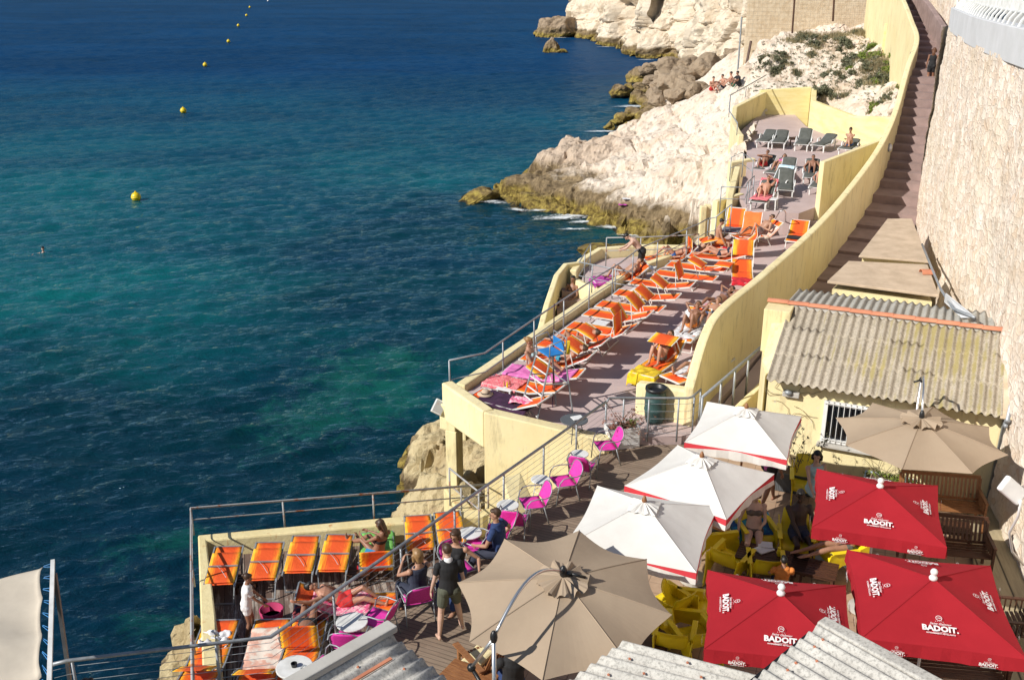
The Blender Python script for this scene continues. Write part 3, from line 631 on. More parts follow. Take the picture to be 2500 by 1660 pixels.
for u, v, s_, k in bpos:
    gy = 128 - (v - 600) * .085 if u < 1300 else 112 - (v - 640) * .12 - (u - 1300) * .01
    q = at(M_(u, v + s_), SEA + .2) if k == 1 else aty(M_(u, v), max(76, gy))
    px = s_ * 1.5 * q.y / F
    lab = ('algae stained yellowish boulder at the waterline of the far boulder heap', 'grey angular boulder in the heap behind the white headland', 'pale limestone boulder behind the boys sitting on the rocks')[{1: 0, 0: 1, 2: 2}[k]]
    boulder('boulder', (q.x, q.y, q.z + px * .25), (px * 1.15, px * rnd.uniform(.9, 1.2), px * rnd.uniform(.8, 1.1)), rnd.uniform(0, 6), lab, ('waterline boulders', 'grey boulders', 'pale boulders')[{1: 0, 0: 1, 2: 2}[k]])
q = at(M_(265, 350), SEA); boulder('sea_stack', (q.x, q.y, .8), (4.8, 3.6, 5.2), .5, 'large dark rock at the foot of the far cliff, a concrete post on top', cat='rock', me=boulder_mesh(31, 5, .9, MT['boulder']))
q2 = at(M_(160, 345), SEA); boulder('sea_stack', (q2.x, q2.y, .4), (3.2, 2.0, 1.9), .2, 'low algae yellow rock jutting out from the foot of the cliff stack', cat='rock', me=boulder_mesh(37, 5, .9))
p = aty(M_(345, 155), q.y)
MB().box((p.x, p.y, p.z - .8), (.9, .9, 3.4)).build('concrete_post', MT['masonry'], bevel=.1); tag(C.objects['concrete_post'], 'small concrete post standing on top of the offshore rock', 'post')
q = at(M_(190, 500), SEA); boulder('sea_stack', (q.x, q.y, .5), (1.9, 1.5, 2.2), 1.2, 'small pale topped rock standing alone in the sea before the far cliff', cat='rock', me=boulder_mesh(41, 5, 1))
q = at(M_(280, 505), SEA); boulder('sea_stack', (q.x, q.y, .3), (1.1, 1.0, .9), .2, 'tiny dark rock just right of the lone pale rock in the sea', cat='rock')
for u, v, s_ in ((490, 355, 17), (560, 370, 13), (1000, 520, 26), (1110, 530, 16), (1230, 480, 24), (1210, 550, 14), (1330, 560, 17)):
    q = at(M_(u, v + s_ * .7), SEA); r_ = s_ * q.y / F * .55 * 1.3
    boulder('boulder', (q.x, q.y, SEA + r_ * .3), (r_ * 1.3, r_, r_), rnd.uniform(0, 6), 'rounded brown boulder fallen at the foot of the far cliff', 'boulders at the foot of the far cliff')
q = at(N_(215, 800), SEA); boulder('sea_rock', (q.x, q.y, .35), (1.9, 1.5, 1.0), .4, 'small yellow rock awash just off the tip of the rocky shelf', cat='rock')
q = at(J_(760, 290), SEA); boulder('sea_rock', (q.x, q.y, .45), (1.5, 1.2, .75), .9, 'yellow algae covered rock behind the railed lower platform', cat='rock')
q = at(J_(940, 235), SEA); boulder('sea_rock', (q.x, q.y, .35), (1.2, .8, .45), .3, 'flat yellowish rock in the water beyond the platform railing', cat='rock')
# rock outcrop that carries the terrace column
oc = [c_(O_(110, 960), SEA), c_(O_(160, 740), SEA), c_(O_(200, 580), SEA), c_(O_(350, 420), SEA), c_(O_(560, 290), SEA), c_(O_(760, 190), SEA), c_(O_(170, 1080), SEA), c_(O_(300, 1220), SEA), c_(O_(560, 1420), SEA),
      c_(O_(20, 900), -2), c_(O_(100, 560), -2), c_(O_(500, 180), -2), c_(O_(760, 80), -2), c_(O_(150, 1300), -2), c_(O_(400, 1450), -2.2),
      c_(O_(300, 620), 1.6), c_(O_(480, 540), 2.1), c_(O_(640, 420), 2.3), c_(O_(760, 330), 2.3), c_(O_(330, 850), 2.0), c_(O_(520, 760), 2.7), c_(O_(700, 800), 2.9), c_(O_(300, 1020), 1.6), c_(O_(480, 1080), 1.7), c_(O_(540, 1230), .9), c_(O_(690, 1000), 2.7), c_(O_(640, 1300), 1.3),
      c_(O_(900, 850), 2.95), c_(O_(1000, 500), 2.6), c_(O_(1150, 500), 2.7), c_(O_(1250, 720), 2.9), c_(O_(1100, 900), 2.9), c_(O_(1250, 1020), 2.6), c_(O_(1350, 1180), 2.3), (2, 22.5, 2.6), (4, 24, 2.6), (4, 30, 2.4), (7, 36, 2), (0, 29, 1.2), (-1.2, 27.5, .3), (1.2, 33, .4), (-3, 31, -2), (5, 20, 2.6), (2, 18, 2.4), (2.2, 37.5, .3), (-.6, 33, -2), (2, 40, -2), (6, 38, .5)]
o = heightfield('outcrop_rock', oc, -6.5, 8, 15, 40, .09, MT['rocknear'], lambda x, y, z: .34 if x < 1.5 else .15, 1.5)
tag(o, kind='structure')
# foot of rock along the lower deck's seaward wall
o = heightfield('wall_foot_rock', [(-5.95, 15, 2.5), (-6.4, 16.6, 2.6), (-6.95, 18.2, 2.2), (-7.45, 19.8, .3), (-6.6, 15, SEA), (-7.1, 16.8, SEA), (-7.6, 18.6, .2), (-7.3, 15, -2), (-8.4, 18, -2), (-7, 21, -2), (-5.2, 15, 2.6), (-6.5, 19, 2.0), (-5.1, 12.3, 2.5), (-5.9, 12.3, SEA), (-6.8, 12, -2)], -9, -4.9, 12, 20.6, .07, MT['rocknear'], .4, 1.4, cut=lambda x, y: x > -5.75 - max(0, y - 14.9) * .305 + max(0, 14.9 - y) * .3)
tag(o, kind='structure')

# ------------------------------------------------------------------ terraces
MB().prism([(-1.15, 24.0), (-.45, 22.25), (2.05, 21.35), (4.15, 21.5), (7.2, 27.2), (15.2, 41.4), (10.6, 39.5), (8.95, 40.3), (7.25, 37.2), (4.35, 34.0)], 4.45, TER).build('terrace_floor', MT['mauve'])['kind'] = 'structure'
edge = [(-1.6, 23.45), (-1.2, 24.0), (4.3, 34.2), (7.2, 37.4), (8.9, 40.55)]
def offs(path, d):      # offset a 2-D path to its left by d
    out = []
    for i, p in enumerate(path):
        a = Vector(path[max(i - 1, 0)]); b = Vector(path[min(i + 1, len(path) - 1)]); t_ = (b - a).normalized(); out.append((p[0] - t_.y * d, p[1] + t_.x * d))
    return out
def wall_strip(name, path, zb, zt, th, m, bevel=.03, n=1):
    # a wall of thickness th to the left of a plan path, bottoms zb and tops zt per point
    if not isinstance(zb, (list, tuple)): zb = [zb] * len(path)
    if not isinstance(zt, (list, tuple)): zt = [zt] * len(path)
    o_ = offs(path, th); b = MB(); vs = []
    for i, (p, q_) in enumerate(zip(path, o_)): vs += [(p[0], p[1], zb[i]), (q_[0], q_[1], zb[i]), (q_[0], q_[1], zt[i]), (p[0], p[1], zt[i])]
    fs = []
    for i in range(len(path) - 1):
        a, c = i * 4, i * 4 + 4
        for k in range(4): fs.append((a + k, a + (k + 1) % 4, c + (k + 1) % 4, c + k))
    e = (len(path) - 1) * 4; fs += [(3, 2, 1, 0), (e, e + 1, e + 2, e + 3)]
    b.add(vs, fs); ob = b.build(name, m)
    bm = bmesh.new(); bm.from_mesh(ob.data); bmesh.ops.recalc_face_normals(bm, faces=bm.faces); bm.to_mesh(ob.data); bm.free()
    if bevel:
        q_ = ob.modifiers.new('b', 'BEVEL'); q_.width = bevel; q_.segments = 2; q_.limit_method = 'ANGLE'; q_.angle_limit = R(35)
    return ob
def smooth_path(pts, n=4):
    out = []
    P = [np.array(p, float) for p in pts]; P = [2 * P[0] - P[1]] + P + [2 * P[-1] - P[-2]]
    for i in range(1, len(P) - 2):
        for k in range(n):
            t_ = k / n; a, b, c, d = P[i - 1], P[i], P[i + 1], P[i + 2]
            out.append(tuple(.5 * ((2 * b) + (-a + c) * t_ + (2 * a - 5 * b + 4 * c - d) * t_ ** 2 + (-a + 3 * b - 3 * c + d) * t_ ** 3)))
    out.append(tuple(P[-2])); return out
o = wall_strip('seaward_kerb', edge[1:], 3.6, [5.2, 5.22, 5.22, 5.3], .28, MT['plaster'], .04); tag(o, 'low yellow kerb along the seaward edge of the sunbed terrace', 'kerb')
# front parapet beam with its column, and the full-height front wall
fb = empty('front_wall', (-1.4, 23.2, 3)); tag(fb, 'yellow rendered front wall of the sunbed terrace with a square column under its corner', 'wall')
o = wall_strip('parapet_beam', [(-.68, 21.75), (-1.75, 23.35)], 4.55, [5.5, 5.55], -.3, MT['plaster'], .04); o.parent = fb; o.matrix_parent_inverse = fb.matrix_world.inverted()
fbi = Matrix.Translation((1.4, -23.2, -3))
def child(o, par_inv, par): o.parent = par; o.data.transform(par_inv); return o
o.matrix_parent_inverse = Matrix(); o.data.transform(fbi)
child(MB().prism([(-1.82, 23.3), (-1.42, 23.1), (-1.22, 23.45), (-1.6, 23.7)], 4.3, 5.0).build('corner_block', MT['plaster'], bevel=.03), fbi, fb)
child(MB().prism([(-1.68, 23.22), (-1.4, 23.08), (-1.24, 23.36), (-1.52, 23.52)], 2.5, 4.31).build('column', MT['plaster'], bevel=.02), fbi, fb)
child(wall_strip('wall', [(2.2, 20.95), (-.66, 21.75)], 1.8, [5.12, 5.48], -.32, MT['plaster'], .03), fbi, fb)
# low front wall by the barrel, long stair wall, end wall of the upper terrace
o = wall_strip('low_wall', [at((1548, 1008), TER).xy[:], at((1685, 1040), TER).xy[:]], 4.7, [5.78, 5.9], .3, MT['plaster'], .06); tag(o, 'low yellow wall behind the green barrel at the near end of the terrace', 'wall')
e0 = at((1688, 1042), TER)
wp = [(e0.x, e0.y), (e0.x + .5, e0.y + 1.1), (e0.x + 1.1, e0.y + 2.2), (7.0, 27.0), (10, 32.4), (12.6, 37.2), (15.15, 42), (16.8, 45.2), (18.6, 49.2), (20.15, 52.6), (21.2, 56.5), (22.3, 61), (23.4, 66), (24.6, 74)]
wt = [6.0, 6.9, 7.2, 7.2, 7.2, 7.5, 8.05, 9.0, 10.5, 11.5, 12.2, 13.0, 13.9, 15.0]
pp = smooth_path([(a[0], a[1], z) for a, z in zip(wp, wt)], 6)
o = wall_strip('stair_wall', [(p[0], p[1]) for p in pp], 3.8, [p[2] for p in pp], .24, MT['plaster'], .05)
tag(o, 'long tall yellow wall curving uphill between the sunbed terrace and the stairs', 'wall')
c0 = at(A_(1412, 1022), 5.35); c1 = Vector((16.3, 44.6, 0))
n0 = 10
pts = [(c0.x + (c1.x - c0.x) * i / n0, c0.y + (c1.y - c0.y) * i / n0) for i in range(n0 + 1)]
o = wall_strip('end_wall', pts, 4.6, [7.75 + .25 * i / n0 for i in range(n0 + 1)], .22, MT['plaster'], .04); tag(o, 'tall sunlit yellow end wall beside the steps, meeting the stair wall', 'wall')
# upper levels
p2 = [at(I_(1010, 655), T2), at((1880, 548), T2 - .2)]
q5, q6 = (9.5, 40.0), (10.75, 39.6)
MB().prism([q5, q6, (11.3, 39.5), (13.2, 41.6), (15.6, 44.6), (16.3, 46.2), (10.6, 46.6), (9.6, 42.6)], 4.2, T2).build('middle_terrace_floor', MT['mauve'])['kind'] = 'structure'
bl = at((1885, 279), T3); bl2 = at((1975, 281), T3); br = at((1973, 312), T3); br2 = at((2075, 352), T3); fl = at(S_(180, 1430), T3)
MB().prism([(10.6, 46.0), (16.2, 45.4), (19.2, 51.6), (19, 53), (br.x, br.y + .4), (br.x + .6, bl.y + .4), (bl.x - .6, bl.y + .4), (fl.x - .2, fl.y + 3.5), (fl.x - .3, fl.y)], 4.2, T3).build('upper_terrace_floor', MT['mauve'])['kind'] = 'structure'
for nm, a, b, zt, th in (('back_wall', bl + V(-.9, -.3, 0), bl2, [7.75, 7.95], .3), ('side_wall', bl2, br, [7.9, 7.8], .3), ('retaining_wall', br, br2, [7.8, 7.7], .3), ('retaining_wall', br2, Vector((19.1, 50.4, 0)), [7.7, 8.0], .3)):
    o = wall_strip(nm, [(a.x, a.y), ((a.x + b.x) / 2, (a.y + b.y) / 2), (b.x, b.y)], 5.5, [zt[0], sum(zt) / 2, zt[1]], th, MT['boards'], .04)
    tag(o, {'back_wall': 'yellow wall closing the far end of the upper terrace', 'side_wall': 'short yellow return wall at the far right corner of the upper terrace'}.get(nm, 'yellow retaining wall with board marks below the scrubby rocks' if a is br else 'sloping right end of the board marked wall behind the two sunbathers'), 'wall')
pl_ = [(fl.x - .55, fl.y - .2), (fl.x - .35, fl.y + 1.6), (fl.x - .1, fl.y + 4), (fl.x + .8, fl.y + 8), (bl.x - .3, bl.y)]
o = wall_strip('parapet', pl_, 4.2, [7.0, 6.95, 7.05, 7.25, 7.7], .28, MT['plaster'], .04); tag(o, 'curved yellow parapet on the seaward side of the upper terrace', 'parapet')
o = wall_strip('corner_wall', [at(I_(865, 290), 5.5).xy[:], at(I_(1140, 265), 5.5).xy[:]], 2.5, [6.35, 6.45], .3, MT['plaster'], .03); tag(o, 'yellow wall block below the small railed landing of the middle terrace', 'wall')
o = wall_strip('corner_wall', [at(I_(700, 790), 5.0).xy[:], at(I_(1005, 690), 5.0).xy[:]], 2.5, [5.95, 5.95], .25, MT['plaster'], .03); tag(o, 'yellow end wall behind the towel covered orange sunbeds', 'wall')
o = wall_strip('kerb', [(8.9, 40.6), (9.3, 42.4), (10.4, 46.4)], 2.5, [5.95, 6.0, 6.4], .25, MT['plaster'], .03); tag(o, 'yellow kerb on the seaward edge of the middle terrace', 'kerb')
for k, (u, v) in enumerate(((525, 1040), (575, 1020))):
    q = at(I_(u, v), 5.0); o = MB().prism([(q.x - .12, q.y - .12), (q.x + .12, q.y - .12), (q.x + .12, q.y + .12), (q.x - .12, q.y + .12)], 2.5, 6.55).build('gate_post', MT['plaster'], bevel=.03)
    tag(o, ('square yellow post, the seaward one of the pair at the terrace edge', 'square yellow post, the landward one of the pair at the terrace edge')[k], 'post')
# three steps up beside the end wall
d_ = Vector((.42, .9)); s_ = Vector((.9, -.42)); b0 = Vector((c0.x - 1.9, c0.y - .1))
for k in range(4):
    a = b0 + d_ * (.62 * k) ; z = 5.22 + .175 * k
    MB().prism([tuple(a), tuple(a + s_ * 2.05), tuple(a + s_ * 2.05 + d_ * 2.9), tuple(a + d_ * 2.9)], 4.6, z + .002 * k).build('terrace_step', MT['mauve'], bevel=.015)['kind'] = 'structure'

# lower side platform (sub-terrace) with its stair down to the sea
subp = [(2.45, 34.5), (3.55, 32.75), (4.2, 34.1), (7.0, 37.3), (4.9, 37.6), (3.4, 37.2), (2.7, 36.1)]
MB().prism(subp, 2.0, SUB).build('side_platform_floor', MT['mauve'])['kind'] = 'structure'
o = wall_strip('platform_parapet', [(7.0, 37.5), (4.9, 37.65), (3.4, 37.25), (2.65, 36.1), (2.3, 34.9)], 1.5, [5.1, 5.1, 5.1, 5.0, 4.95], -.25, MT['plaster'], .04); tag(o, 'low yellow parapet around the railed side platform', 'parapet')
o = wall_strip('platform_front_wall', [(2.3, 34.55), (3.6, 32.55)], 1.0, 4.78, -.2, MT['plaster'], .03); tag(o, 'sunlit yellow front wall of the side platform above the stair', 'wall')
o = wall_strip('stair_side_wall', [(.85, 29.6), (1.0, 30.8), (1.25, 32.2), (1.65, 34.2), (2.0, 35.2), (2.6, 35.6)], 0, [3.7, 4.2, 4.6, 5.0, 5.1, 5.05], .2, MT['plaster'], .04); tag(o, 'curved yellow outer wall of the narrow stair down to the sea', 'wall')
for k in range(9):
    y = 34.6 - k * .42; xo = 1.75 - k * .1
    MB().prism([(xo, y), (xo + .95, y), (xo + .95, y - .42), (xo, y - .42)], .5, 4.4 - k * .22).build('sea_stair_step', MT['step_brown' if k < 3 else 'plaster'])['kind'] = 'structure'

# walkway deck, lower deck, patio
NW = Vector((.83, -.56)); 
wk = [(-4.05, 12.0), (2.05, 21.05), (2.3, 21.38), (4.2, 21.45), (3.9, 20.9), (-.95, 12.9), (-1.5, 12.0)]
MB().prism(wk, 4.5, DECK).build('walkway_deck', MT['deck_planks'])['kind'] = 'structure'
MB().prism([(-3.9, 12.1), (2.05, 20.95), (2.5, 20.8), (-3.4, 12)], 1.0, 4.49).build('walkway_footing', MT['plaster'])['kind'] = 'structure'
lowp = [(-6.85, 19.55), (-.45, 20.35), (-.4, 17.5), (-3.85, 12.3), (-4.5, 12.2), (-5.3, 14.9)]
MB().prism(lowp, 2.0, LOW).build('lower_deck', MT['low_planks'])['kind'] = 'structure'
o = wall_strip('lower_deck_wall', [(-4.65, 12), (-5.5, 14.9), (-6.98, 19.75), (-.3, 20.75)], -.6, [3.42, 3.42, 3.42, 3.55], -.35, MT['rustplaster'], .04); tag(o, 'low yellow wall with rust stains around the lower wooden deck', 'wall')
patio = [(-.55, 12.9), (4.2, 20.9), (4.35, 21.3), (6.1, 21.2), (10.6, 19.1), (9.9, 16), (9.0, 12), (8, 8), (-2, 8), (-2, 11)]
MB().prism(patio, 4.4, DECK - .02).build('patio_floor', MT['tiles'])['kind'] = 'structure'
q1, q2_ = at(Q_(350, 230), DECK), at(Q_(800, 1500), DECK)
MB().prism([tuple(at(Q_(450, 230), 4.9).xy), (10.3, 19.3), (10.0, 16), (9.3, 12.5), (8.9, 9), tuple(at(Q_(560, 1560), 4.9).xy)], 4.5, 4.92).build('side_boardwalk', MT['side_boards'])['kind'] = 'structure'
o = wall_strip('low_parapet', [(-1.75, 11.7), (-1.0, 12.85), (2.5, 18.65), (3.1, 19.7)], 4.4, 5.2, -.34, MT['plaster'], .04); tag(o, 'low yellow parapet between the wooden walkway and the umbrella patio', 'parapet')
# ramp passage between stair wall and house, then the long stairs
ramp_pts = []
b = MB()
sx_ = [(4.2, 21.5, DECK), (7.0, 26.6, 5.0), (9.6, 31.3, 5.15)]
W_r = [(6.0, 20.6), (8.8, 25.4), (11.6, 30.2)]
for i in range(2):
    a, c = sx_[i], sx_[i + 1]; e, g = W_r[i], W_r[i + 1]
    b.prism([a[:2], e, g, c[:2]], 4.0, [a[2], a[2], c[2], c[2]])
b.build('passage_floor', MT['mauve'])['kind'] = 'structure'
left = [(9.6, 31.3), (12.6, 37.0), (15.2, 42.0), (17.0, 45.4), (18.7, 49), (20.2, 52.6), (21.3, 56.5), (22.4, 61), (23.5, 66), (24.7, 74)]
zz = [5.15, 5.5, 6.1, 7.6, 9.6, 10.5, 11.0, 11.6, 12.4, 13.6]
lp = smooth_path([(a[0], a[1], z) for a, z in zip(left, zz)], 12)
Ls = [0]
for a, c in zip(lp, lp[1:]): Ls.append(Ls[-1] + math.dist(a[:2], c[:2]))
def onpath(d):
    k = max(j for j in range(len(lp) - 1) if Ls[j] <= d + 1e-6); f = (d - Ls[k]) / (Ls[k + 1] - Ls[k]); a, c = lp[k], lp[k + 1]
    return [a[i] + (c[i] - a[i]) * f for i in range(3)], Vector((c[0] - a[0], c[1] - a[1])).normalized()
tot = Ls[-1]; b = MB(); d = 0; zprev = 5.0
while d < tot - .7:
    q, t_ = onpath(d); 
    # step depth chosen from local slope so each riser is about 17 cm
    (q2x, _) = onpath(min(d + .6, tot)); slope = max((q2x[2] - q[2]) / .6, .12); dep = min(max(.27 / slope, .6), 1.6)
    (qe, te) = onpath(min(d + dep, tot)); n_ = Vector((t_.y, -t_.x)); ne = Vector((te.y, -te.x))
    wr = 3.0 if q[1] < 37 else 1.95
    b.prism([(q[0] - n_.x * .3, q[1] - n_.y * .3), (q[0] + n_.x * wr, q[1] + n_.y * wr), (qe[0] + ne.x * wr, qe[1] + ne.y * wr), (qe[0] - ne.x * .3, qe[1] - ne.y * .3)], 4, qe[2])
    d += dep
b.build('stair_steps', MT['step_brown'])['kind'] = 'structure'

# ------------------------------------------------------------------ big stone retaining wall on the right
sw = [(7.4, 8.0), (8.4, 12.0), (9.25, 15.7), (9.75, 18.2), (10.55, 21), (11.3, 23.6), (12.1, 27), (13.5, 32), (15.3, 37.5), (16.75, 41.7)]
swt = [13.9, 13.6, 13.4, 13.3, 13.2, 13.15, 13.1, 13.0, 12.9, 12.8]
def stone_wall(name, path, tops, zb, lean, m, corner=None):
    pp_ = smooth_path([(a[0], a[1], z) for a, z in zip(path, tops)], 14)
    L = [0]
    for a, c in zip(pp_, pp_[1:]): L.append(L[-1] + math.dist(a[:2], c[:2]))
    nx, nz = int(L[-1] / .11), 95; P = np.zeros((nz + 1, nx + 1, 3)); U = np.zeros((nz + 1, nx + 1, 2))
    for i in range(nx + 1):
        d = L[-1] * i / nx; k = max(j for j in range(len(pp_) - 1) if L[j] <= d + 1e-6); f = (d - L[k]) / (L[k + 1] - L[k])
        q = Vector(pp_[k]).lerp(Vector(pp_[k + 1]), f); t_ = (Vector(pp_[min(k + 2, len(pp_) - 1)]) - Vector(pp_[max(k - 1, 0)])).xy.normalized(); n_ = Vector((-t_.y, t_.x))
        for j in range(nz + 1):
            z = zb + (q.z - zb) * j / nz; le = lean * max(0, z - 5) 
            base = Vector((q.x - n_.x * le, q.y - n_.y * le, z))
            dd, _ = noise.voronoi(Vector((d, 0, z * .85)) * 2.6); e = min(dd[1] - dd[0], .22)
            off = e * .16 + fr(base, 1.3, 4) * .05 + fr(base, .35, 3) * .08
            P[j, i] = base + Vector((n_.x, n_.y, 0)) * off; U[j, i] = (d, z)
    o = grid_mesh(name, P, m, smooth=True)
    uv = o.data.uv_layers.new(name='UVMap'); li = np.zeros(len(o.data.loops), np.int32); o.data.loops.foreach_get('vertex_index', li)
    uv.data.foreach_set('uv', U.reshape(-1, 2)[li].astype(np.float32).ravel())
    return o, pp_
swall = empty('stone_wall', (9.5, 16, 4)); tag(swall, 'tall pale rubble stone retaining wall curving along the right side', 'wall')
o, swp = stone_wall('stone_face', sw, swt, 3.5, .035, MT['stonewall']); child(o, Matrix.Translation((-9.5, -16, -4)), swall)
o, _ = stone_wall('stone_return', [(16.8, 41.7), (17.6, 42.6), (19.3, 44.4), (20.4, 47), (21.6, 50.5), (23.7, 58), (25.4, 66), (26.6, 76)], [12.8, 12.8, 12.8, 12.9, 13.1, 13.5, 14.5, 16], 5, .0, MT['stonewall']); child(o, Matrix.Translation((-9.5, -16, -4)), swall)
cpth = [(p[0] + .3 - .0, p[1]) for p in swp]
def off_lean(pp_, h): return [(p[0] + h * 0.9, p[1] - h * .4) for p in pp_]
cop = [((p[0] + .24), (p[1] - .1)) for p in swp]
o = wall_strip('coping', cop, [p[2] - .12 for p in swp], [p[2] + .72 for p in swp], -.5, MT['coping'], .02); child(o, Matrix.Translation((-9.5, -16, -4)), swall)
# return of the grey coping behind the far corner, upper road slab behind the wall
MB().prism([(p[0] + .35, p[1]) for p in swp[::7]] + [(19.0, 42.6), (21, 46), (22.6, 55), (60, 55), (60, 8)], 12.2, 12.95).build('upper_road', MT['concrete'])['kind'] = 'structure'
o = wall_strip('coping_return', [(17.3, 41.6), (19.4, 43.9), (20.6, 46.6), (21.9, 50.5), (24.0, 58), (25.8, 66)], 12.7, [13.5, 13.5, 13.6, 13.8, 14.4, 15.5], -.3, MT['coping'], .02); child(o, Matrix.Translation((-9.5, -16, -4)), swall)
# dark sloped capping rail wall beside the far stairs
o = wall_strip('stair_kerb', [(18.9, 46.5), (20.35, 50), (21.9, 54.5), (23.2, 60), (24.7, 67), (25.6, 74)], 7, [9.3, 11.3, 12.0, 12.75, 13.6, 14.8], -.28, MT['step_brown'], .03); tag(o, 'dark brown sloping kerb wall beside the top flight of stairs', 'wall')
# white balustrade on the stone wall
bal = empty('balustrade', (12, 27, 13.6)); tag(bal, 'white slatted balustrade along the top of the stone wall', 'railing')
bp = [Vector((p[0] + .45, p[1] - .15, p[2] + .72)) for p in swp]; Lb = [0]
for a, c in zip(bp, bp[1:]): Lb.append(Lb[-1] + (a - c).length)
def onb(d):
    d = min(max(d, 0), Lb[-1] - 1e-4); k = max(j for j in range(len(bp) - 1) if Lb[j] <= d + 1e-6); return bp[k].lerp(bp[k + 1], (d - Lb[k]) / (Lb[k + 1] - Lb[k]))
st_ = Lb[-1] - 19.0; off3 = Vector((12, 27, 13.6)); slats = MB(); rl = MB(); d = st_
while d < Lb[-1] - .6:
    p = onb(d) - off3; slats.box(p + V(.12, 0, .75), (.03, .075, 1.0)); d += .125
for zz_ in (.3, 1.2): rl.tube([onb(st_ + i * (18.4 / 29)) - off3 + V(.1, 0, zz_) for i in range(30)], .035, 6)
for i in range(28):
    p = onb(st_ + .35 + i * .66) - off3; MB().tube([p + V(-.1, 0, -.02), p + V(-.04, 0, .14), p + V(.1, 0, .3)], .035, 5).build('support', MT['white_metal'], bal)
e_ = onb(Lb[-1] - .6) - off3; rl.tube([e_ + V(0, .05, 0), e_ + V(.0, .2, .35), e_ + V(.1, .18, .9), e_ + V(.1, 0, 1.2)], .035, 6)
slats.build('slat', MT['white_metal'], bal)['kind'] = 'stuff'; rl.build('rail', MT['white_metal'], bal)
# masonry walls on the far hill
for nm, pts_, zb, zt, m, lab in (
    ('masonry_wall', [(17.6, 80.5), (26.5, 78.5)], 7, 18, 'masonry', 'high beige masonry wall with netting standing above the scrub'),
    ('masonry_wall', [(26.5, 78.4), (31.5, 76)], 7, 15.4, 'masonry', 'beige block wall with netting right of the rusty pole'),
    ('masonry_wall', [(26.4, 77.4), (31.2, 75.5)], 8, 12.6, 'concrete', 'grey rendered lower wall above the dry grass on the hill'),
    ('masonry_wall', [(23.0, 66), (25.8, 65.0)], 8, 11.4, 'boards', 'pale yellow wall stub beside the curved stair wall'),
    ('masonry_wall', [(26.6, 73.5), (26.8, 70.5)], 8, 12.4, 'concrete', 'short grey buttress at the right end of the hill wall')):
    if nm: o = wall_strip(nm, pts_, zb, zt, .4, MT[m], .04); tag(o, lab, 'wall')
tag(MB().prism([(17.5, 81), (30, 78.8), (32, 84), (17, 88)], 16, 18.0).build('upper_ground', MT['concrete']), kind='structure')
for u0, v0, u1, v1, Y_ in ((1480, 100, 1478, 0, 74.5), (1292, 155, 1300, 0, 76)):
    a, b_ = aty(A_(u0, v0), Y_), aty(A_(u1, v1), Y_); b_.z += 2
    o = MB().tube([a, b_], .07, 6).build('rusty_pole', MT['wood_dark']); tag(o, 'rusty post holding the netting, right of the pair' if u0 > 1400 else 'rusty post holding the netting, left of the pair', 'post')
def net():
    m, t, b = nodes('wire_netting'); p = coord(t); sx = N(t, 'SeparateXYZ'); t.links.new(p, sx.inputs[0]); g = None
    for k in (0, 2):
        f = math_(t, 'FRACT', math_(t, 'DIVIDE', sx.outputs[k], .3)); e = math_(t, 'LESS_THAN', f, .06); g = e if g is None else math_(t, 'MAXIMUM', g, e)
    b.inputs['Base Color'].default_value = (.4, .31, .22, 1); t.links.new(math_(t, 'MULTIPLY', g, .5), b.inputs['Alpha']); return m
nb_ = MB().sheet([[(17.5, 80.2, z), (26.3, 78.1, z), (31.4, 74.9, z)] for z in (9.6, 13, 17)]).build('wire_netting', net()); tag(nb_, 'sagging wire netting hung over the masonry wall on the hill', 'netting')
# ------------------------------------------------------------------ house with corrugated roof
HU, HN = Vector((.914, -.407, 0)), Vector((.407, .914, 0))
HM = Matrix.Rotation(atan2(-.407, .914), 4, 'Z')
EL = Vector((5.47, 20.3, 0))                      # left end of the eave
house = empty('house', EL + V(0, 0, DECK)); house.rotation_euler = (0, 0, atan2(-.407, .914))
tag(house, 'small yellow house with a lichen stained corrugated roof and a barred window', 'house')
# house frame: x along the facade, y into the house, z up from the patio
def hp(x, y, z): return V(x, y, z)
HW = 4.55
MB().prism([(-.02, .42), (HW + .3, .42), (HW + .6, 4.6), (.35, 4.6)], -.4, [1.93, 1.93, 2.3, 2.3]).build('wall', MT['plaster'], house)
def corr(name, m, w, l, z0, z1, par, pitch=.177, amp=.034, rows=3, y0=0, x0=0, skew=0, seed=1, endcut=0):
    # corrugated sheets: x across the waves, y up the slope from z0 to z1, in overlapping rows
    r_ = random.Random(seed); b = MB(); nx = int(w / pitch * 8)
    for k in range(rows):
        a, c = l * k / rows, l * (k + 1) / rows + (.13 if k < rows - 1 else 0)
        g = []
        for j in range(9):
            y = a + (c - a) * j / 8; row = []
            for i in range(nx + 1):
                x = w * i / nx; zz_ = z0 + (z1 - z0) * y / l
                zz_ += amp * cos(2 * pi * x / pitch) + .014 * (rows - k) - .02 * j / 8 + .006 * sin(x * 3 + k)
                row.append((x0 + x + skew * y, y0 + y, zz_))
            g.append(row)
        b.sheet(g, .009)
    o = b.build(name, m, par, smooth=True); return o
roof = corr('roof', MT['fibre'], 4.65, 2.42, 2.07, 3.05, house, rows=3, y0=0)
MB().bar(hp(-.0, 2.44, 3.02), hp(4.7, 2.46, 3.02), .1, .16).build('ridge_board', MT['concrete'], house)
b = MB(); rt = random.Random(3)
for i in range(12):
    x = -.52 + i * .46; g = []
    for xx in (x, x + .48):
        g.append([(xx, 2.44 + .075 * sin(a), 3.1 + .045 * cos(a) + (.012 if xx > x else 0)) for a in [R(-100 + 25 * q) for q in range(9)]])
    b.sheet(g, .012)
b.build('ridge_tiles', MT['tile_red'], house, smooth=False)
corr('rear_roof', MT['fibre_plain'], 4.75, 2.0, 3.02, 2.82, house, rows=1, y0=2.5, x0=-.1, seed=4)
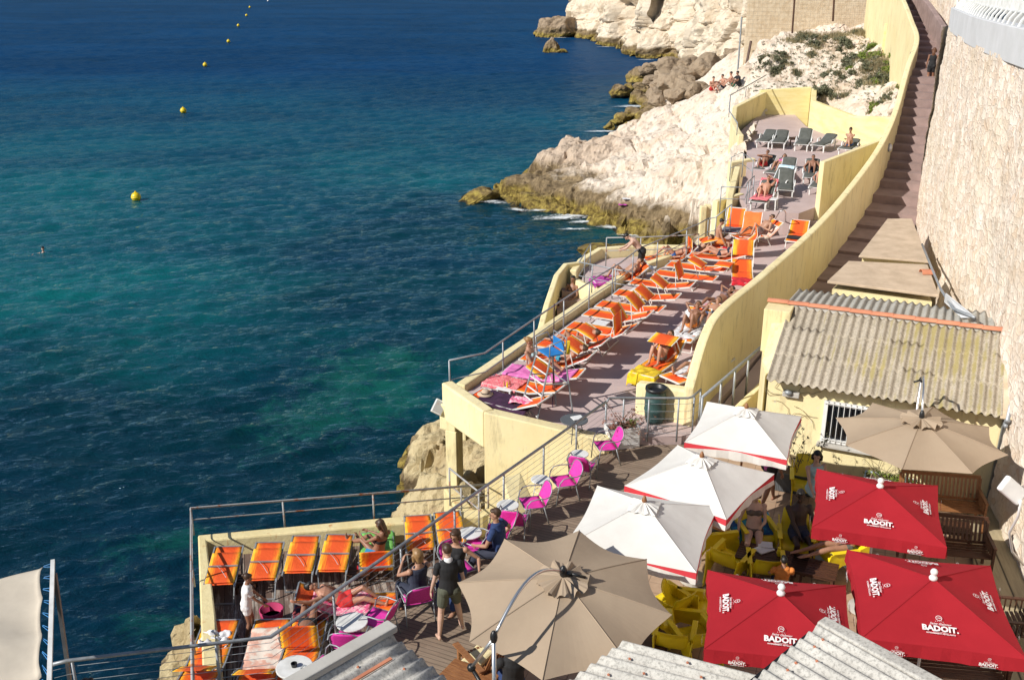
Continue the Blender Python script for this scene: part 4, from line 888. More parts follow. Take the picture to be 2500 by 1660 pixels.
# parapet box at the left end of the ridge, gable wall under the roof
MB().prism([(-.5, 1.9), (.1, 1.9), (.1, 2.42), (-.5, 2.42)], 2.02, 3.06).build('parapet_box', MT['plaster'], house, bevel=.015)
MB().prism([(-.47, 2.0), (-.1, .44), (0, 4.3), (-.4, 4.4)], -.3, 2.02).build('side_wall', MT['plaster'], house)
MB().prism([(-.3, 1.1), (.0, .435), (.0, 2.1), (-.3, 2.1)], 2.0, [2.1, 2.1, 2.95, 2.9]).build('gable_wall', MT['plaster'], house)
# window
win = MB(); wx0, wx1, wz0, wz1 = 1.25, 2.95, .78, 1.66; yy = .385
MB().box(((wx0 + wx1) / 2, .413, (wz0 + wz1) / 2), (wx1 - wx0, .03, wz1 - wz0)).build('pane', mat('dark_glass', (.012, .014, .018), rough=.08), house)
for x in (wx0, (wx0 + wx1) / 2, wx1): win.box((x, yy, (wz0 + wz1) / 2), (.085, .05, wz1 - wz0 + .085))
for z in (wz0 - .0, wz1): win.box(((wx0 + wx1) / 2, yy - .003, z), (wx1 - wx0, .05, .085))
winf = win.build('window_frame', MT['white_plastic'], house)
MB().box(((wx0 + wx1) / 2, .34, wz0 - .1), (wx1 - wx0 + .2, .17, .07)).build('window_sill', MT['concrete'], house, bevel=.01)
gr = MB()
for i in range(15): x = wx0 + .04 + i * (wx1 - wx0 - .08) / 14; gr.tube([(x, .33, wz0 - .03), (x, .33, wz1 + .06)], .009, 5)
for z in (wz0 + .04, wz1 - .0): gr.tube([(wx0 - .03, .33, z), (wx1 + .03, .33, z)], .011, 5)
gr.build('window_bars', MT['white_metal'], house)
b = MB(); b.tube([(4.72, -.05, 1.95), (4.72, .38, 1.9), (4.68, .38, -.1)], .045, 8); b.tube([(4.73, -.08, 2.06), (4.85, 1.2, 2.6), (4.85, 2.5, 3.15)], .06, 6)
b.build('drain_pipe', MT['grey_metal'], house, smooth=True)
b = MB(); b.bar((4.75, -.05, 2.1), (4.75, 2.4, 3.1), .32, .02); b.build('roof_flashing', MT['masonry'], house)
MB().ell((.45, .28, 1.78), (.09, .06, .06)).ell((3.45, .37, 1.72), (.09, .07, .1)).build('wall_lamp', MT['grey_metal'], house, smooth=True)
MB().box((.5, .36, 1.72), (.36, .12, .12)).build('gutter_box', MT['concrete'], house, bevel=.02)
# ground behind and two sandy roof slabs between house and stone wall
MB().prism([(6.2, 20.8), (10.6, 19), (12.2, 25.5), (14.6, 33), (13, 34), (9.6, 31)], 3.8, 5.05).build('ground', MT['concrete'])['kind'] = 'structure'
def slab(u, z, th, m, label):
    ps = [at(F_(*p), z) for p in u]; o = MB().prism([(p.x, p.y) for p in ps], z - th, z).build('roof_slab', m, bevel=.015); tag(o, label, 'roof slab'); return ps
s1 = slab([(912, 245), (1060, 105), (1610, 130), (1690, 345)], 7.3, .07, MT['slab'], 'sandy flat roof slab nearest the corrugated roof')
s2 = slab([(1130, 70), (1330, -188), (1500, -190), (1620, 110)], 7.15, .06, MT['slab'], 'sandy flat roof slab further up beside the stairs')
for ps, lab in ((s1, 'low yellow walls carrying the sandy slab next to the house'), (s2, 'low walls carrying the sandy slab beside the stairs')):
    c = sum((Vector((p.x, p.y)) for p in ps), Vector((0, 0))) / 4
    o = MB().prism([tuple(c + (Vector((p.x, p.y)) - c) * .9) for p in ps], 4.8, 7.05).build('slab_wall', MT['plaster']); tag(o, lab, 'wall')
b = MB(); g = []
for a in range(9): g.append([(.35 * x_, .13 * cos(R(a * 22.5)), .1 * sin(R(a * 22.5))) for x_ in (-.5, .5)])
o = b.sheet(g, .012).build('roof_tile', MT['tile_red']); q = at(F_(1610, 165), 7.42); o.location = q - V(0, 0, .11); tag(o, 'single terracotta tile lying on the sandy roof slab', 'tile')
# cable along the foot of the stone wall over the slabs
o = MB().tube([at(F_(1572, -10), 7.3), at(F_(1640, 160), 7.5), at(F_(1700, 300), 7.6), at(F_(1790, 440), 7.8), at(F_(1940, 500), 8.0)], .035, 6).build('wall_pipe', MT['grey_metal'], smooth=True); tag(o, 'grey pipe running down along the foot of the stone wall past the slabs', 'pipe')
o = MB().sheet([[at(F_(1740, 330), 7.9), at(F_(1950, 500), 8.0)], [at(F_(1730, 390), 7.62), at(F_(1850, 500), 7.75)]], .02).build('flashing', MT['coping']); tag(o, 'pale grey metal flashing between corrugated roof and stone wall', 'flashing')

# near roofs at the bottom of the frame
def near_roof(name, o_, dx, dy, w, l, drop, m, label, rows=2, pitch=.177, over=None):
    """o_: corner at the ridge start, dx: direction across the waves, dy: direction along the waves"""
    e = empty(name, o_); tag(e, label, 'roof'); dx, dy = Vector(dx).normalized(), Vector(dy).normalized()
    ob = corr('sheet', m, w, l, 0, drop, None, rows=rows, pitch=pitch, amp=.03)
    mtx = Matrix((dx.to_4d(), dy.to_4d(), dx.cross(dy).normalized().to_4d(), (0, 0, 0, 1))).transposed()
    mtx = Matrix([[dx.x, dy.x, 0, 0], [dx.y, dy.y, 0, 0], [dx.z, dy.z, 1, 0], [0, 0, 0, 1]])
    ob.data.transform(mtx); ob.parent = e
    return e, mtx
def hook(e, mtx, pts):
    b = MB()
    for x, y in pts: b.box(mtx @ V(x, y, .045), (.03, .03, .012)); b.tube([mtx @ V(x, y, .04), mtx @ V(x, y, .062)], .009, 5)
    b.build('roof_screws', MT['tile_red'], e)
Z1 = 7.3
r0, r1, r2 = at(D_(1650, 1045), Z1), at(D_(1040, 1400), Z1), at(D_(2060, 1375), Z1 - .25)
e, mx = near_roof('near_roof', r0, (r2 - r0), (r1 - r0), 1.5, 2.6, 0, MT['fibre_light'], 'weathered grey corrugated roof with a cement ridge at the bottom, left of the taupe umbrella', rows=1)
hook(e, mx, [(.52, .3), (.9, .55), (.16, .7)])
b = MB(); b.bar(V(0, 0, .05) + mx @ V(-.1, -.1, 0), V(0, 0, .05) + mx @ V(-.1, 2.6, 0), .2, .1, up=(0, 0, 1)); b.build('cement_ridge', MT['concrete'], e, bevel=.02)
b = MB(); b.bar(mx @ V(.3, .3, .05), mx @ V(.3, 1.6, .05), .05, .02); b.build('rust_strip', MT['tile_red'], e)
r0, r1, r2 = at(E_(1240, 1215), Z1), at(E_(2240, 1465), Z1), at(E_(880, 1480), Z1 - .2)
e, mx = near_roof('near_roof', r0, (r2 - r0), (r1 - r0), 2.4, 3.4, 0, MT['fibre_light'], 'pale corrugated roof sloping away at the bottom centre, right of the taupe umbrella', rows=2)
hook(e, mx, [(.09, .9), (.27, .3), (.27, 1.2), (.62, .3), (.45, .62), (.9, .5)])
r0, r1, r2 = at(G_(755, 1235), 8.0), at(G_(1270, 1520), 8.0), at(G_(400, 1535), 7.9)
e, mx = near_roof('near_roof', r0, (r2 - r0), (r1 - r0), 2.1, 2.6, 0, MT['fibre_light'], 'grey corrugated roof at the bottom edge overlapping the front red umbrella', rows=1)
hook(e, mx, [(.18, .2), (.35, .2), (.53, .35), (.72, .2), (.88, .2), (1.05, .3)])
b = MB(); b.bar(mx @ V(-.12, -.02, .0), mx @ V(-.12, 2.6, .0), .18, .09); b.build('ridge_cap', MT['fibre_light'], e, bevel=.02)
b = MB(); b.tube([mx @ V(.1, -.03, -.06), mx @ V(1.9, -.05, -.06)], .03, 6); b.build('eave_batten', MT['black_plastic'], e)

# ------------------------------------------------------------------ umbrellas
TXT = {}
def text_mesh(s, size=1, bold=.0, shear=0, space=1):
    k = (s, size, bold, shear, space)
    if k not in TXT:
        c = bpy.data.curves.new('txt', 'FONT'); c.body = s; c.size = size; c.align_x = 'CENTER'; c.offset = bold; c.shear = shear; c.space_character = space; c.resolution_u = 2
        o = bpy.data.objects.new('txt', c); C.objects.link(o); dg = bpy.context.evaluated_depsgraph_get()
        me = bpy.data.meshes.new_from_object(o.evaluated_get(dg)); vs = [v.co.copy() for v in me.vertices]; fs = [tuple(p.vertices) for p in me.polygons]
        bpy.data.objects.remove(o); bpy.data.meshes.remove(me); TXT[k] = (vs, fs)
    return TXT[k]
def logo(b, mtx, s=1, full=True):
    def put(txt, size, x, y, bold=0, shear=0, space=1):
        vs, fs = text_mesh(txt, size, bold, shear, space); b.add([mtx @ (V(v.x + x, v.y + y, 0) * s) for v in vs], fs)
    def ringm(r0, r1, x, y, n=20, a0=0, a1=2 * pi):
        vs = []; fs = []
        for i in range(n + 1):
            a = a0 + (a1 - a0) * i / n
            for r in (r0, r1): vs.append(mtx @ (V(x + r * cos(a), y + r * sin(a), 0) * s))
        for i in range(n): fs.append((2 * i, 2 * i + 1, 2 * i + 3, 2 * i + 2))
        b.add(vs, fs)
    put('BADOIT.', .15, 0, 0, .0065)
    put('Saint Galmier', .062, .01, .125, .0005, .35)
    for i in range(5): ringm(0, .006, -.06 + i * .03, .195 + .004 * (2 - abs(i - 2)), 6)
    ringm(.043, .052, 0, .265); put('1778', .03, 0, .255, .0012)
    b.add([mtx @ (V(x, y, 0) * s) for x, y in ((-.12, -.022), (.12, -.022), (.12, -.018), (-.12, -.018))], [(0, 1, 2, 3)])
    put('INTENS\u00c9MENT P\u00c9TILLANTE', .034, 0, -.062, .0012, 0, 1.12)
def square_umbrella(name, loc, rz, size, rise, mats, label, group, val=.2, kind='red', tilt=(0, 0), size2=None):
    u = empty(name, loc, rz); tag(u, label, 'umbrella', group)
    h = size / 2; h2 = (size2 or size) / 2; H = 2.05; n = 16
    tm = Matrix.Translation((0, 0, H)) @ Matrix.Rotation(tilt[0], 4, 'X') @ Matrix.Rotation(tilt[1], 4, 'Y')
    top = V(0, 0, rise); cs = [V(-h, -h2, 0), V(h, -h2, 0), V(h, h2, 0), V(-h, h2, 0)]
    b = MB(); st = MB(); se = MB()
    for k in range(4):
        a, c = cs[k], cs[(k + 1) % 4]; g = []
        for j in range(n + 1):
            f = j / n; row = []
            for i in range(n + 1):
                t_ = i / n; e = a.lerp(c, t_); p = top.lerp(e, f)
                p.z -= .045 * sin(pi * t_) * f * (1.2 - f) * 2 * size / 2; p += (V(0, 0, 0) - e).normalized() * .05 * sin(pi * t_) * f * f
                row.append(tm @ p)
            g.append(row)
        b.sheet(g)
        last = g[-1]; out = (a + c).normalized(); vg = []
        zs = [0, .36, .44, 1.0] if kind != 'red' else [0, 1]
        for q, z in enumerate(zs):
            row = []
            for i, p in enumerate(last):
                t_ = i / n; sag = val * (1 + .03 * sin(i * 2.3 + k))
                row.append(p + (tm.to_3x3() @ (V(0, 0, -sag * z) + out * (.012 * sin(i * 1.9 + k) * z + .015 * z))))
            vg.append(row)
        if kind == 'red': b.sheet(vg)
        else:   # red band sewn along the hem: wide at the corners, narrow in the middle
            up = []; dn = []; dn2 = []
            for i, p in enumerate(last):
                t_ = i / n; wv = abs(2 * t_ - 1); o_ = V(0, 0, -val)
                up.append(p + tm.to_3x3() @ (o_ * (.02)))
                dn.append(p + tm.to_3x3() @ (o_ * (.06 + .5 * wv ** 1.3) + out * .006)); dn2.append(p + tm.to_3x3() @ (o_ * (1.0) + out * .02 * sin(i * 1.7)))
            st.sheet([up, dn]); b.sheet([dn, dn2])
        se.tube([tm @ top.lerp(a, f) + V(0, 0, .004) for f in (0, .3, .6, 1)], .006, 4)
    b.build('canopy', mats[0], u, smooth=False)
    if st.v: st.build('hem_band', mats[1], u)
    se.build('seams', mats[0], u)
    p = MB(); p.tube([V(0, 0, 0), tm @ V(0, 0, rise * .9)], .022, 10)
    p.build('pole', MT['white_metal'] if kind == 'red' else MT['wood_warm'], u)
    MB().lathe([(.02, 0), (.25, 0), (.25, .06), (.05, .1), (.03, .3)], (0, 0, 0), 16).build('base', MT['concrete'], u)
    fm = MT['white_plastic'] if kind == 'red' else MT['wood_warm']
    f = MB(); f.lathe([(.02, -.03), (.055, -.01), (.06, .02), (.04, .05), (.03, .06), (.05, .09), (.052, .12), (.035, .15), (.01, .16)], tm @ top, 12)
    if kind != 'red':
        f = MB(); f.lathe([(.018, -.03), (.03, .0), (.045, .04), (.035, .08), (.018, .12), (.005, .13)], tm @ top, 10)
        cpv = MB()      # puckered vent flap
        for k in range(4):
            a, c = cs[k], cs[(k + 1) % 4]; cpv.sheet([[tm @ (top.lerp(a.lerp(c, i / 8), ff) + V(0, 0, .035 - .06 * ff + (.02 * sin(i * 2.4 + k) if ff > .1 else 0))) for i in range(9)] for ff in (0.02, .12, .22)])
        cpv.build('vent_flap', mats[0], u)
    f.build('finial', fm, u, smooth=True)
    rb = MB()
    for c in cs: rb.tube([tm @ (top * .8), tm @ (c * .97 + V(0, 0, -.03))], .009, 5)
    rb.build('ribs', MT['white_metal'] if kind == 'red' else MT['wood_warm'], u)
    if kind == 'red':
        L = MB()
        for k in range(4):
            a, c = cs[k], cs[(k + 1) % 4]; mid = (a + c) / 2; xd = (c - a).normalized(); yd = (top - mid).normalized(); zd = xd.cross(yd)
            o_ = mid.lerp(top, .24) + zd * .028
            o_.z -= .02
            mx_ = tm @ Matrix([[xd.x, yd.x, zd.x, o_.x], [xd.y, yd.y, zd.y, o_.y], [xd.z, yd.z, zd.z, o_.z], [0, 0, 0, 1]])
            logo(L, mx_, .78 * size / 2)
            for sgn in (-1, 1):
                o2 = mid + xd * sgn * size * .28 + mid.normalized() * .03 + V(0, 0, -val * .8)
                mx2 = tm @ Matrix([[xd.x, 0, mid.normalized().x, o2.x], [xd.y, 0, mid.normalized().y, o2.y], [0, 1, 0, o2.z], [0, 0, 0, 1]])
                logo(L, mx2, .4 * size / 2)
        L.build('lettering', MT['letter'], u)
    return u
def fit_square(ps, z):
    q = [at(p, z) for p in ps]; c = sum(q, V(0, 0, 0)) / 4; a = (q[1] - q[0] + q[2] - q[3]) / 2; b = (q[3] - q[0] + q[2] - q[1]) / 2
    ang = atan2(a.y, a.x); sz = (a.length + b.length) / 2; return c, ang, a.length, b.length
ug = 'square red umbrellas with white lettering over the patio'
for ps, lab in (([G_(680, 615), G_(1522, 735), G_(1558, 368), G_(795, 255)], 'red square umbrella furthest back, below the window of the yellow house'),
                ([G_(50, 1390), G_(985, 1490), G_(975, 995), G_(68, 882)], 'red square umbrella at the front, its corner cut by the grey corrugated roof'),
                ([G_(985, 1310), G_(2010, 1440), G_(1898, 868), G_(985, 765)], 'red square umbrella nearest the stone wall, on the right of the front pair')):
    c, ang, a, b_ = fit_square(ps, 6.82); print('RED', c, math.degrees(ang), a, b_)
    square_umbrella('patio_umbrella', (c.x, c.y, DECK), ang, a, .36, (MT['u_red'],), lab, ug, .2, size2=b_)
wg = 'square white umbrellas with a red hem band'
for ps, lab, tl in (([C_(1180, 1045), C_(2250, 1360), C_(2005, 930), C_(1560, 962)], 'white square umbrella nearest the camera, behind the taupe octagonal umbrella', 0),
                    ([C_(1580, 805), (1782, 1262), (1884, 1140), C_(1905, 518)], 'white square umbrella in the middle of the white row', 0),
                    ([F_(-75, 1330), F_(600, 1455), F_(750, 1155), F_(85, 1062)], 'white square umbrella at the back of the row, closest to the yellow house', 0)):
    c, ang, a, b_ = fit_square(ps, 6.95); print('WHITE', c, math.degrees(ang), a, b_)
    a = min(max(a, 1.9), 3.0); b_ = min(max(b_, 1.9), 3.0)
    if 'nearest' in lab: a *= 1.1; b_ *= 1.1; c.x -= .14; c.y -= .12
    square_umbrella('garden_parasol', (c.x, c.y, DECK), ang, a, .43, (MT['u_white'], MT['u_stripe']), lab, wg, .2, kind='white', size2=b_)
def octo(name, c, rad, rise, rot, base, label, arm):
    u = empty(name, (c.x, c.y, DECK)); tag(u, label, 'umbrella', 'taupe cantilever umbrellas'); H = c.z - DECK
    b = MB(); n = 8; top = V(0, 0, H + rise)
    for k in range(n):
        a0, a1 = rot + 2 * pi * k / n, rot + 2 * pi * (k + 1) / n; A, B = V(rad * cos(a0), rad * sin(a0), H), V(rad * cos(a1), rad * sin(a1), H); g = []
        for j in range(13):
            f = .09 + .91 * j / 12; row = []
            for i in range(13):
                t_ = i / 12; e = A.lerp(B, t_); p = top.lerp(e, f); p -= V(p.x, p.y, 0) * (.075 * sin(pi * t_) * f * f)
                p.z = H + rise * (1 - f ** 1.25) - .05 * sin(pi * t_) * f; row.append(p)
            g.append(row)
        b.sheet(g)
    b.build('canopy', MT['u_brown'], u, smooth=False)
    v = MB(); g = []
    for f in (.02, .1, .17, .235):
        g.append([top + V(rad * f * cos(a) * (1 + .07 * sin(a * 8)), rad * f * sin(a) * (1 + .07 * sin(a * 8)), .07 - rise * f * .75 + (.03 * sin(a * 11) + .02 * sin(a * 17)) * (f > .05) * f * 5) for a in [2 * pi * i / 64 for i in range(65)]])
    v.sheet(g); v.build('vent_flap', MT['u_brown'], u)
    s = MB()
    for k in range(n): a = rot + 2 * pi * k / n; s.tube([V(rad * f * cos(a), rad * f * sin(a), H + rise * (1 - f ** 1.25) + .006) for f in (.1, .3, .5, .7, .85, 1)], .007, 4)
    s.build('ribs', MT['u_brown'], u)
    if arm == 'near':
        tl = Matrix.Translation(top) @ Matrix.Rotation(R(8), 4, 'X') @ Matrix.Translation(-top)
        for ch in u.children: ch.data.transform(tl)
    base = Vector(base) - V(c.x, c.y, DECK); m1 = MB(); m2 = MB()
    if arm == 'near':
        kz = 7.45; st2 = at(E_(150, 1385), 6.75) - V(c.x, c.y, DECK)
        k = base + V(0, 0, kz - DECK); hub = top + V(0, 0, .13)
        pt = [k.lerp(hub, t_) + V(0, 0, .38 * sin(pi * t_)) for t_ in [i / 12 for i in range(13)]]
        m1.tube(pt, .024, 8); m1.tube([base, k], .03, 10); m1.tube([k + V(0, 0, -.02), st2], .024, 8)
        m2.ell(k, (.05, .05, .1)); m2.ell(hub, (.055, .055, .1)); m2.tube([hub, hub + V(0, 0, -.18)], .03, 8); m2.box(hub + V(.06, 0, -.03), (.14, .06, .06))
        m2.ell(st2, (.06, .06, .06)); m2.tube([st2, base + V(.0, 0, st2.z - .35)], .03, 6); m2.ell(base + V(0, 0, st2.z - .3), (.06, .06, .09))
        m2.tube([hub + V(.3, .0, -.09), hub + V(.12, -.02, -.02)], .02, 6)
    else:
        k = base + V(0, 0, H + .62); hub = top + V(0, 0, .1); pt = [k + V(0, 0, .0), k.lerp(hub, .3) + V(0, 0, .28), k.lerp(hub, .65) + V(0, 0, .3), hub + V(0, 0, .05)]
        m1.tube(pt, .026, 8); m1.tube([base, k], .028, 10); m2.ell(k, (.05, .05, .06)); m2.ell(hub, (.05, .05, .12)); m2.tube([k, k + V(-.15, 0, -.05)], .02, 6)
    m1.build('arm', MT['alu'], u, smooth=True); m2.build('joints', MT['black_plastic'], u, smooth=True)
    x = MB(); x.box(base + V(0, 0, .04), (.9, .08, .05)); x.box(base + V(0, 0, .041), (.08, .9, .05)); x.build('base_cross', MT['black_plastic'], u)
    return u
zt = 7.15
def fit_oct(ps, z):
    q = [at(p, z) for p in ps]; c = sum(q, V(0, 0, 0)) / len(q); r_ = sum((p - c).length for p in q) / len(q); a = atan2((q[0] - c).y, (q[0] - c).x); return c, r_, a
c, r_, a = fit_oct([E_(165, 772), E_(128, 1175), E_(540, 1455), E_(1570, 1072), E_(1495, 682), E_(1078, 468), E_(545, 505)], zt); print('OCT', c, r_, math.degrees(a))
cc = at(E_(835, 860), zt + .1); 
octo('cantilever_umbrella', V(cc.x - .05, cc.y, zt), 1.5, .34, a, tuple(at(E_(312, 1165), 7.45).xy) + (DECK,), 'large taupe octagonal umbrella in the foreground, hung from a curved silver arm', 'near')
ccb = at(F_(1545, 1340), 6.9)
octo('cantilever_umbrella', V(ccb.x, ccb.y, 6.95), 1.55, .32, .25, tuple(at(G_(1316, 320), 5.3).xy) + (DECK,), 'taupe octagonal umbrella in front of the yellow house facade', 'far')

# ------------------------------------------------------------------ awning bottom left
aw = empty('awning', (-7, 12, 5)); tag(aw, 'cream canvas awning laced with blue cord to a grey pole at the lower left', 'awning'); ai = Matrix.Translation((7, -12, -5))
c1, c2, c3, c4 = at(H_(362, 620), 7.2), at(H_(350, 1560), 7.0), at(H_(-700, 1900), 7.1), at(H_(-700, 900), 7.3)
g = []
for j in range(26):
    row = []
    for i in range(30):
        s_, t_ = i / 29, j / 25; p = c1.lerp(c4, s_).lerp(c2.lerp(c3, s_), t_); p.z += -.12 * sin(pi * s_ ** .5) * .5 + .035 * sin(t_ * 21 + s_ * 4) * (1 - s_) ** 2 + .03 * sin(t_ * 9 + s_ * 6); p.x += .05 * abs(sin(t_ * 9.5)) * (1 - s_) ** 6 * -1
        row.append(p)
    g.append(row)
child(MB().sheet(g, .006).build('canvas', MT['awning'], smooth=True), ai, aw)
pa_, pb_ = at(H_(440, 575), 7.25), at(H_(410, 1600), 7.05)
child(MB().bar(pa_, pb_, .055, .055).build('pole', MT['white_metal']), ai, aw)
child(MB().bar(at(H_(455, 680), 7.1), at(H_(585, 1600), 5.2), .05, .05).build('strut', MT['dark_metal']), ai, aw)
b = MB()
for i in range(10):
    f = i / 9; e_ = c1.lerp(c2, f); q = pa_.lerp(pb_, min(1, f * 1.02 + .02)); q2x = pa_.lerp(pb_, min(1, f * 1.02 + .055)); b.tube([e_, q, q2x, e_ + V(.005, -.02, 0)], .0045, 4)
child(b.build('lacing_cord', mat('blue_cord', (.04, .25, .6))), ai, aw)

# ------------------------------------------------------------------ railings
def rail(name, pts, h, m, label, posts, rows=(1.0,), r=.025, rr=.012, wires=0, closed=False, post_r=.022):
    o0 = Vector(pts[0]); e = empty(name, o0); tag(e, label, 'railing'); pts = [Vector(p) - o0 for p in pts]
    MB().tube([p + V(0, 0, h) for p in pts], r, 8).build('top_rail', m, e, smooth=True)
    for f in rows:
        if f < 1: MB().tube([p + V(0, 0, h * f) for p in pts], rr * 1.3, 6).build('mid_rail', m, e, smooth=True)
    for f in range(wires): MB().tube([p + V(0, 0, h * (f + .6) / (wires + .4)) for p in pts], .005, 4).build('wire', MT['grey_metal'], e)
    L = [0]
    for a, c in zip(pts, pts[1:]): L.append(L[-1] + (c - a).length)
    for d in posts:
        d *= L[-1]; k = max(j for j in range(len(pts) - 1) if L[j] <= d + 1e-6); p = pts[k].lerp(pts[k + 1], (d - L[k]) / (L[k + 1] - L[k]))
        MB().tube([p + V(0, 0, -.1), p + V(0, 0, h)], post_r, 7).build('post', m, e, smooth=True)
    return e
# walkway railing
hr = .98
kk = [tuple(at(p, DECK + hr).xy) + (DECK,) for p in (H_(430, 1437), H_(560, 1405), D_(770, 1045), C_(1420, 235))]
rail('railing', kk, hr, MT['grey_metal'], 'long grey railing with thin wires along the wooden walkway above the lower deck', [.02, .17, .33, .455, .57, .69, .80, .9, .999], (), .03, wires=7)
kk = [tuple(at(p, TER + 1.0).xy) + (TER,) for p in (C_(1425, 235), C_(1440, 212), C_(2005, 212), C_(2035, 205), C_(2100, 150))]
rail('railing', kk, 1.0, MT['grey_metal'], 'short grey railing in front of the green barrel', [.2, .42, .68, .86, .999], (), .028, wires=5)
kk = [tuple(at(B_(1868, 1235), 6.0).xy) + (5.1,), tuple(at(B_(2268, 880), 6.25).xy) + (5.3,)]
rail('railing', kk, .93, MT['grey_metal'], 'sloping grey railing between the stair wall and the house', [0, .28, .5, .72, .98], (), .035, post_r=.03)
o = wall_strip('kerb', [(kk[0][0] + .15, kk[0][1]), (kk[1][0] + .15, kk[1][1])], 4.6, [5.12, 5.42], -.16, MT['plaster'], .03); tag(o, 'yellow kerb carrying the sloping railing beside the house', 'kerb')
# terrace railing along the sea
zr = 6.05
tr = [B_(250, 1095), B_(480, 950), B_(668, 820), B_(858, 690), B_(1025, 580), B_(1190, 468), B_(1345, 375), B_(1470, 280), B_(1800, 185), B_(1905, 125)]
kk = [(-1.55, 23.45, 5.15)] + [tuple(at(p, zr + .0).xy) + (5.12,) for p in tr[1:-2]] + [(6.9, 37.0, 5.15), (7.4, 37.7, 5.2)]
rail('railing', kk, .95, MT['grey_metal'], 'long grey railing along the seaward edge of the sunbed terrace', [.0, .12, .23, .345, .455, .56, .67, .78, .9, 1], (.45,), .025)
kk = [(7.4, 37.7, 5.2), tuple(at(I_(700, 700), 6.25).xy) + (5.3,), tuple(at(I_(880, 570), 6.7).xy) + (5.8,)]
rail('railing', kk, .92, MT['grey_metal'], 'grey railing climbing from the gate posts to the middle terrace', [.3, .75, 1], (.45,), .025)
kk = [tuple(at(p, 6.75).xy) + (5.85,) for p in (I_(760, 375), I_(1040, 385), I_(1060, 330), I_(1140, 250))]
rail('railing', kk, .95, MT['grey_metal'], 'grey railing around the small landing beside the middle terrace', [0, .6, .75, 1], (.5,), .022)
kk = [tuple(at(p, 7.2).xy) + (6.3,) for p in (I_(875, 35), I_(1000, -20), I_(1130, 70))]
rail('railing', kk, .95, MT['grey_metal'], 'upper grey corner railing below the parapet of the upper terrace', [0, .5, 1], (.5,), .022)
kk = [(fl.x - .8, fl.y + .3, 7.0), (fl.x - .5, fl.y + 4, 7.1), (fl.x + .35, fl.y + 8, 7.4), (bl.x - .7, bl.y - .3, 8.1)]
rail('railing', kk, .5, MT['grey_metal'], 'grey handrail following the curved parapet of the upper terrace', [0, .4, .8], (), .03)
# side platform railing
kk = [tuple(at(p, 6.0).xy) + (5.05,) for p in (J_(855, 98), J_(1240, 92), J_(1810, 68), J_(1920, 55))]
rail('railing', kk, .95, MT['rust_metal'], 'partly rusty railing on the far side of the side platform', [0, .36, .86, 1], (.5,), .022)
kk = [tuple(at(p, 5.85).xy) + (4.9,) for p in (J_(672, 165), J_(540, 378), J_(1000, 470), J_(1180, 495))]
rail('railing', kk, .95, MT['grey_metal'], 'grey railing around the near corner of the side platform', [0, .28, .65, .85], (.5,), .022)
# lower deck railing (rusty)
kk = [(-5.05, 13.0, 3.42), (-5.75, 15.3, 3.42), (-7.12, 19.9, 3.42), (-.55, 20.85, 3.5)]
rail('railing', kk, .58, MT['rust_metal'], 'rust stained railing around the lower wooden deck', [.05, .2, .37, .52, .665, .81, .955, 1], (.5,), .028)
# gangway block from the lower deck to the rock, with a rusty rail
g_ = [at(O_(740, 920), 3.4), at(O_(880, 930), 3.4), at(O_(1290, 1390), 3.4), at(O_(990, 1400), 3.4)]
o = MB().prism([(p.x, p.y) for p in g_], 0, 3.3).build('gangway', MT['rustplaster'], bevel=.04); tag(o, 'rust stained concrete gangway between the lower deck and the rock', 'gangway')
kk = [tuple(at(p, 4.2).xy) + (3.3,) for p in (O_(820, 745), O_(1200, 1050), O_(1225, 1060))]
rail('railing', kk, .9, MT['rust_metal'], 'short rusty rail on the gangway beside the terrace column', [0, .95], (.5,), .022)
o = MB().prism([tuple(at(p, 4.6).xy) for p in (C_(665, 785), C_(800, 745), C_(905, 860), C_(770, 980))], 2.0, [4.6, 4.6, 4.2, 4.2]).build('stair_block', MT['plaster'], bevel=.03); tag(o, 'angular yellow block below the terrace front wall next to the walkway', 'block')
# curved steel ladder handle at the steps
q = at(I_(1360, 800), 5.25); o = MB().tube([at(I_(1345, 930), 5.0), at(I_(1350, 790), 5.55), at(I_(1430, 650), 6.2), at(I_(1480, 625), 6.3), at(I_(1505, 660), 6.1), at(I_(1500, 780), 5.45)], .022, 8).build('handrail', MT['alu'], smooth=True); tag(o, 'curved steel handrail loop at the steps to the middle terrace', 'handrail')
# round bulkhead lamps on the stair wall
for (u, v), z, lab in (((2171, 361), 7.75, 'round white bulkhead lamp on the upper part of the stair wall'), ((1948, 621), 6.55, 'round white bulkhead lamp on the lower part of the stair wall')):
    q = at((u, v), z); n_ = V(.87, -.49, 0); l = empty('wall_lamp', q); tag(l, lab, 'lamp')
    rt_ = n_.to_track_quat('Z', 'Y').to_matrix().to_4x4()
    o = MB().lathe([(.15, 0), (.16, .05), (.1, .1), (.01, .12)], (0, 0, 0), 20).build('lamp_glass', MT['white_plastic'], smooth=True); o.data.transform(rt_); o.parent = l
    o = MB().lathe([(.17, -.06), (.18, .02), (.13, .045)], (0, 0, 0), 20).build('lamp_rim', MT['grey_metal'], smooth=True); o.data.transform(rt_); o.parent = l
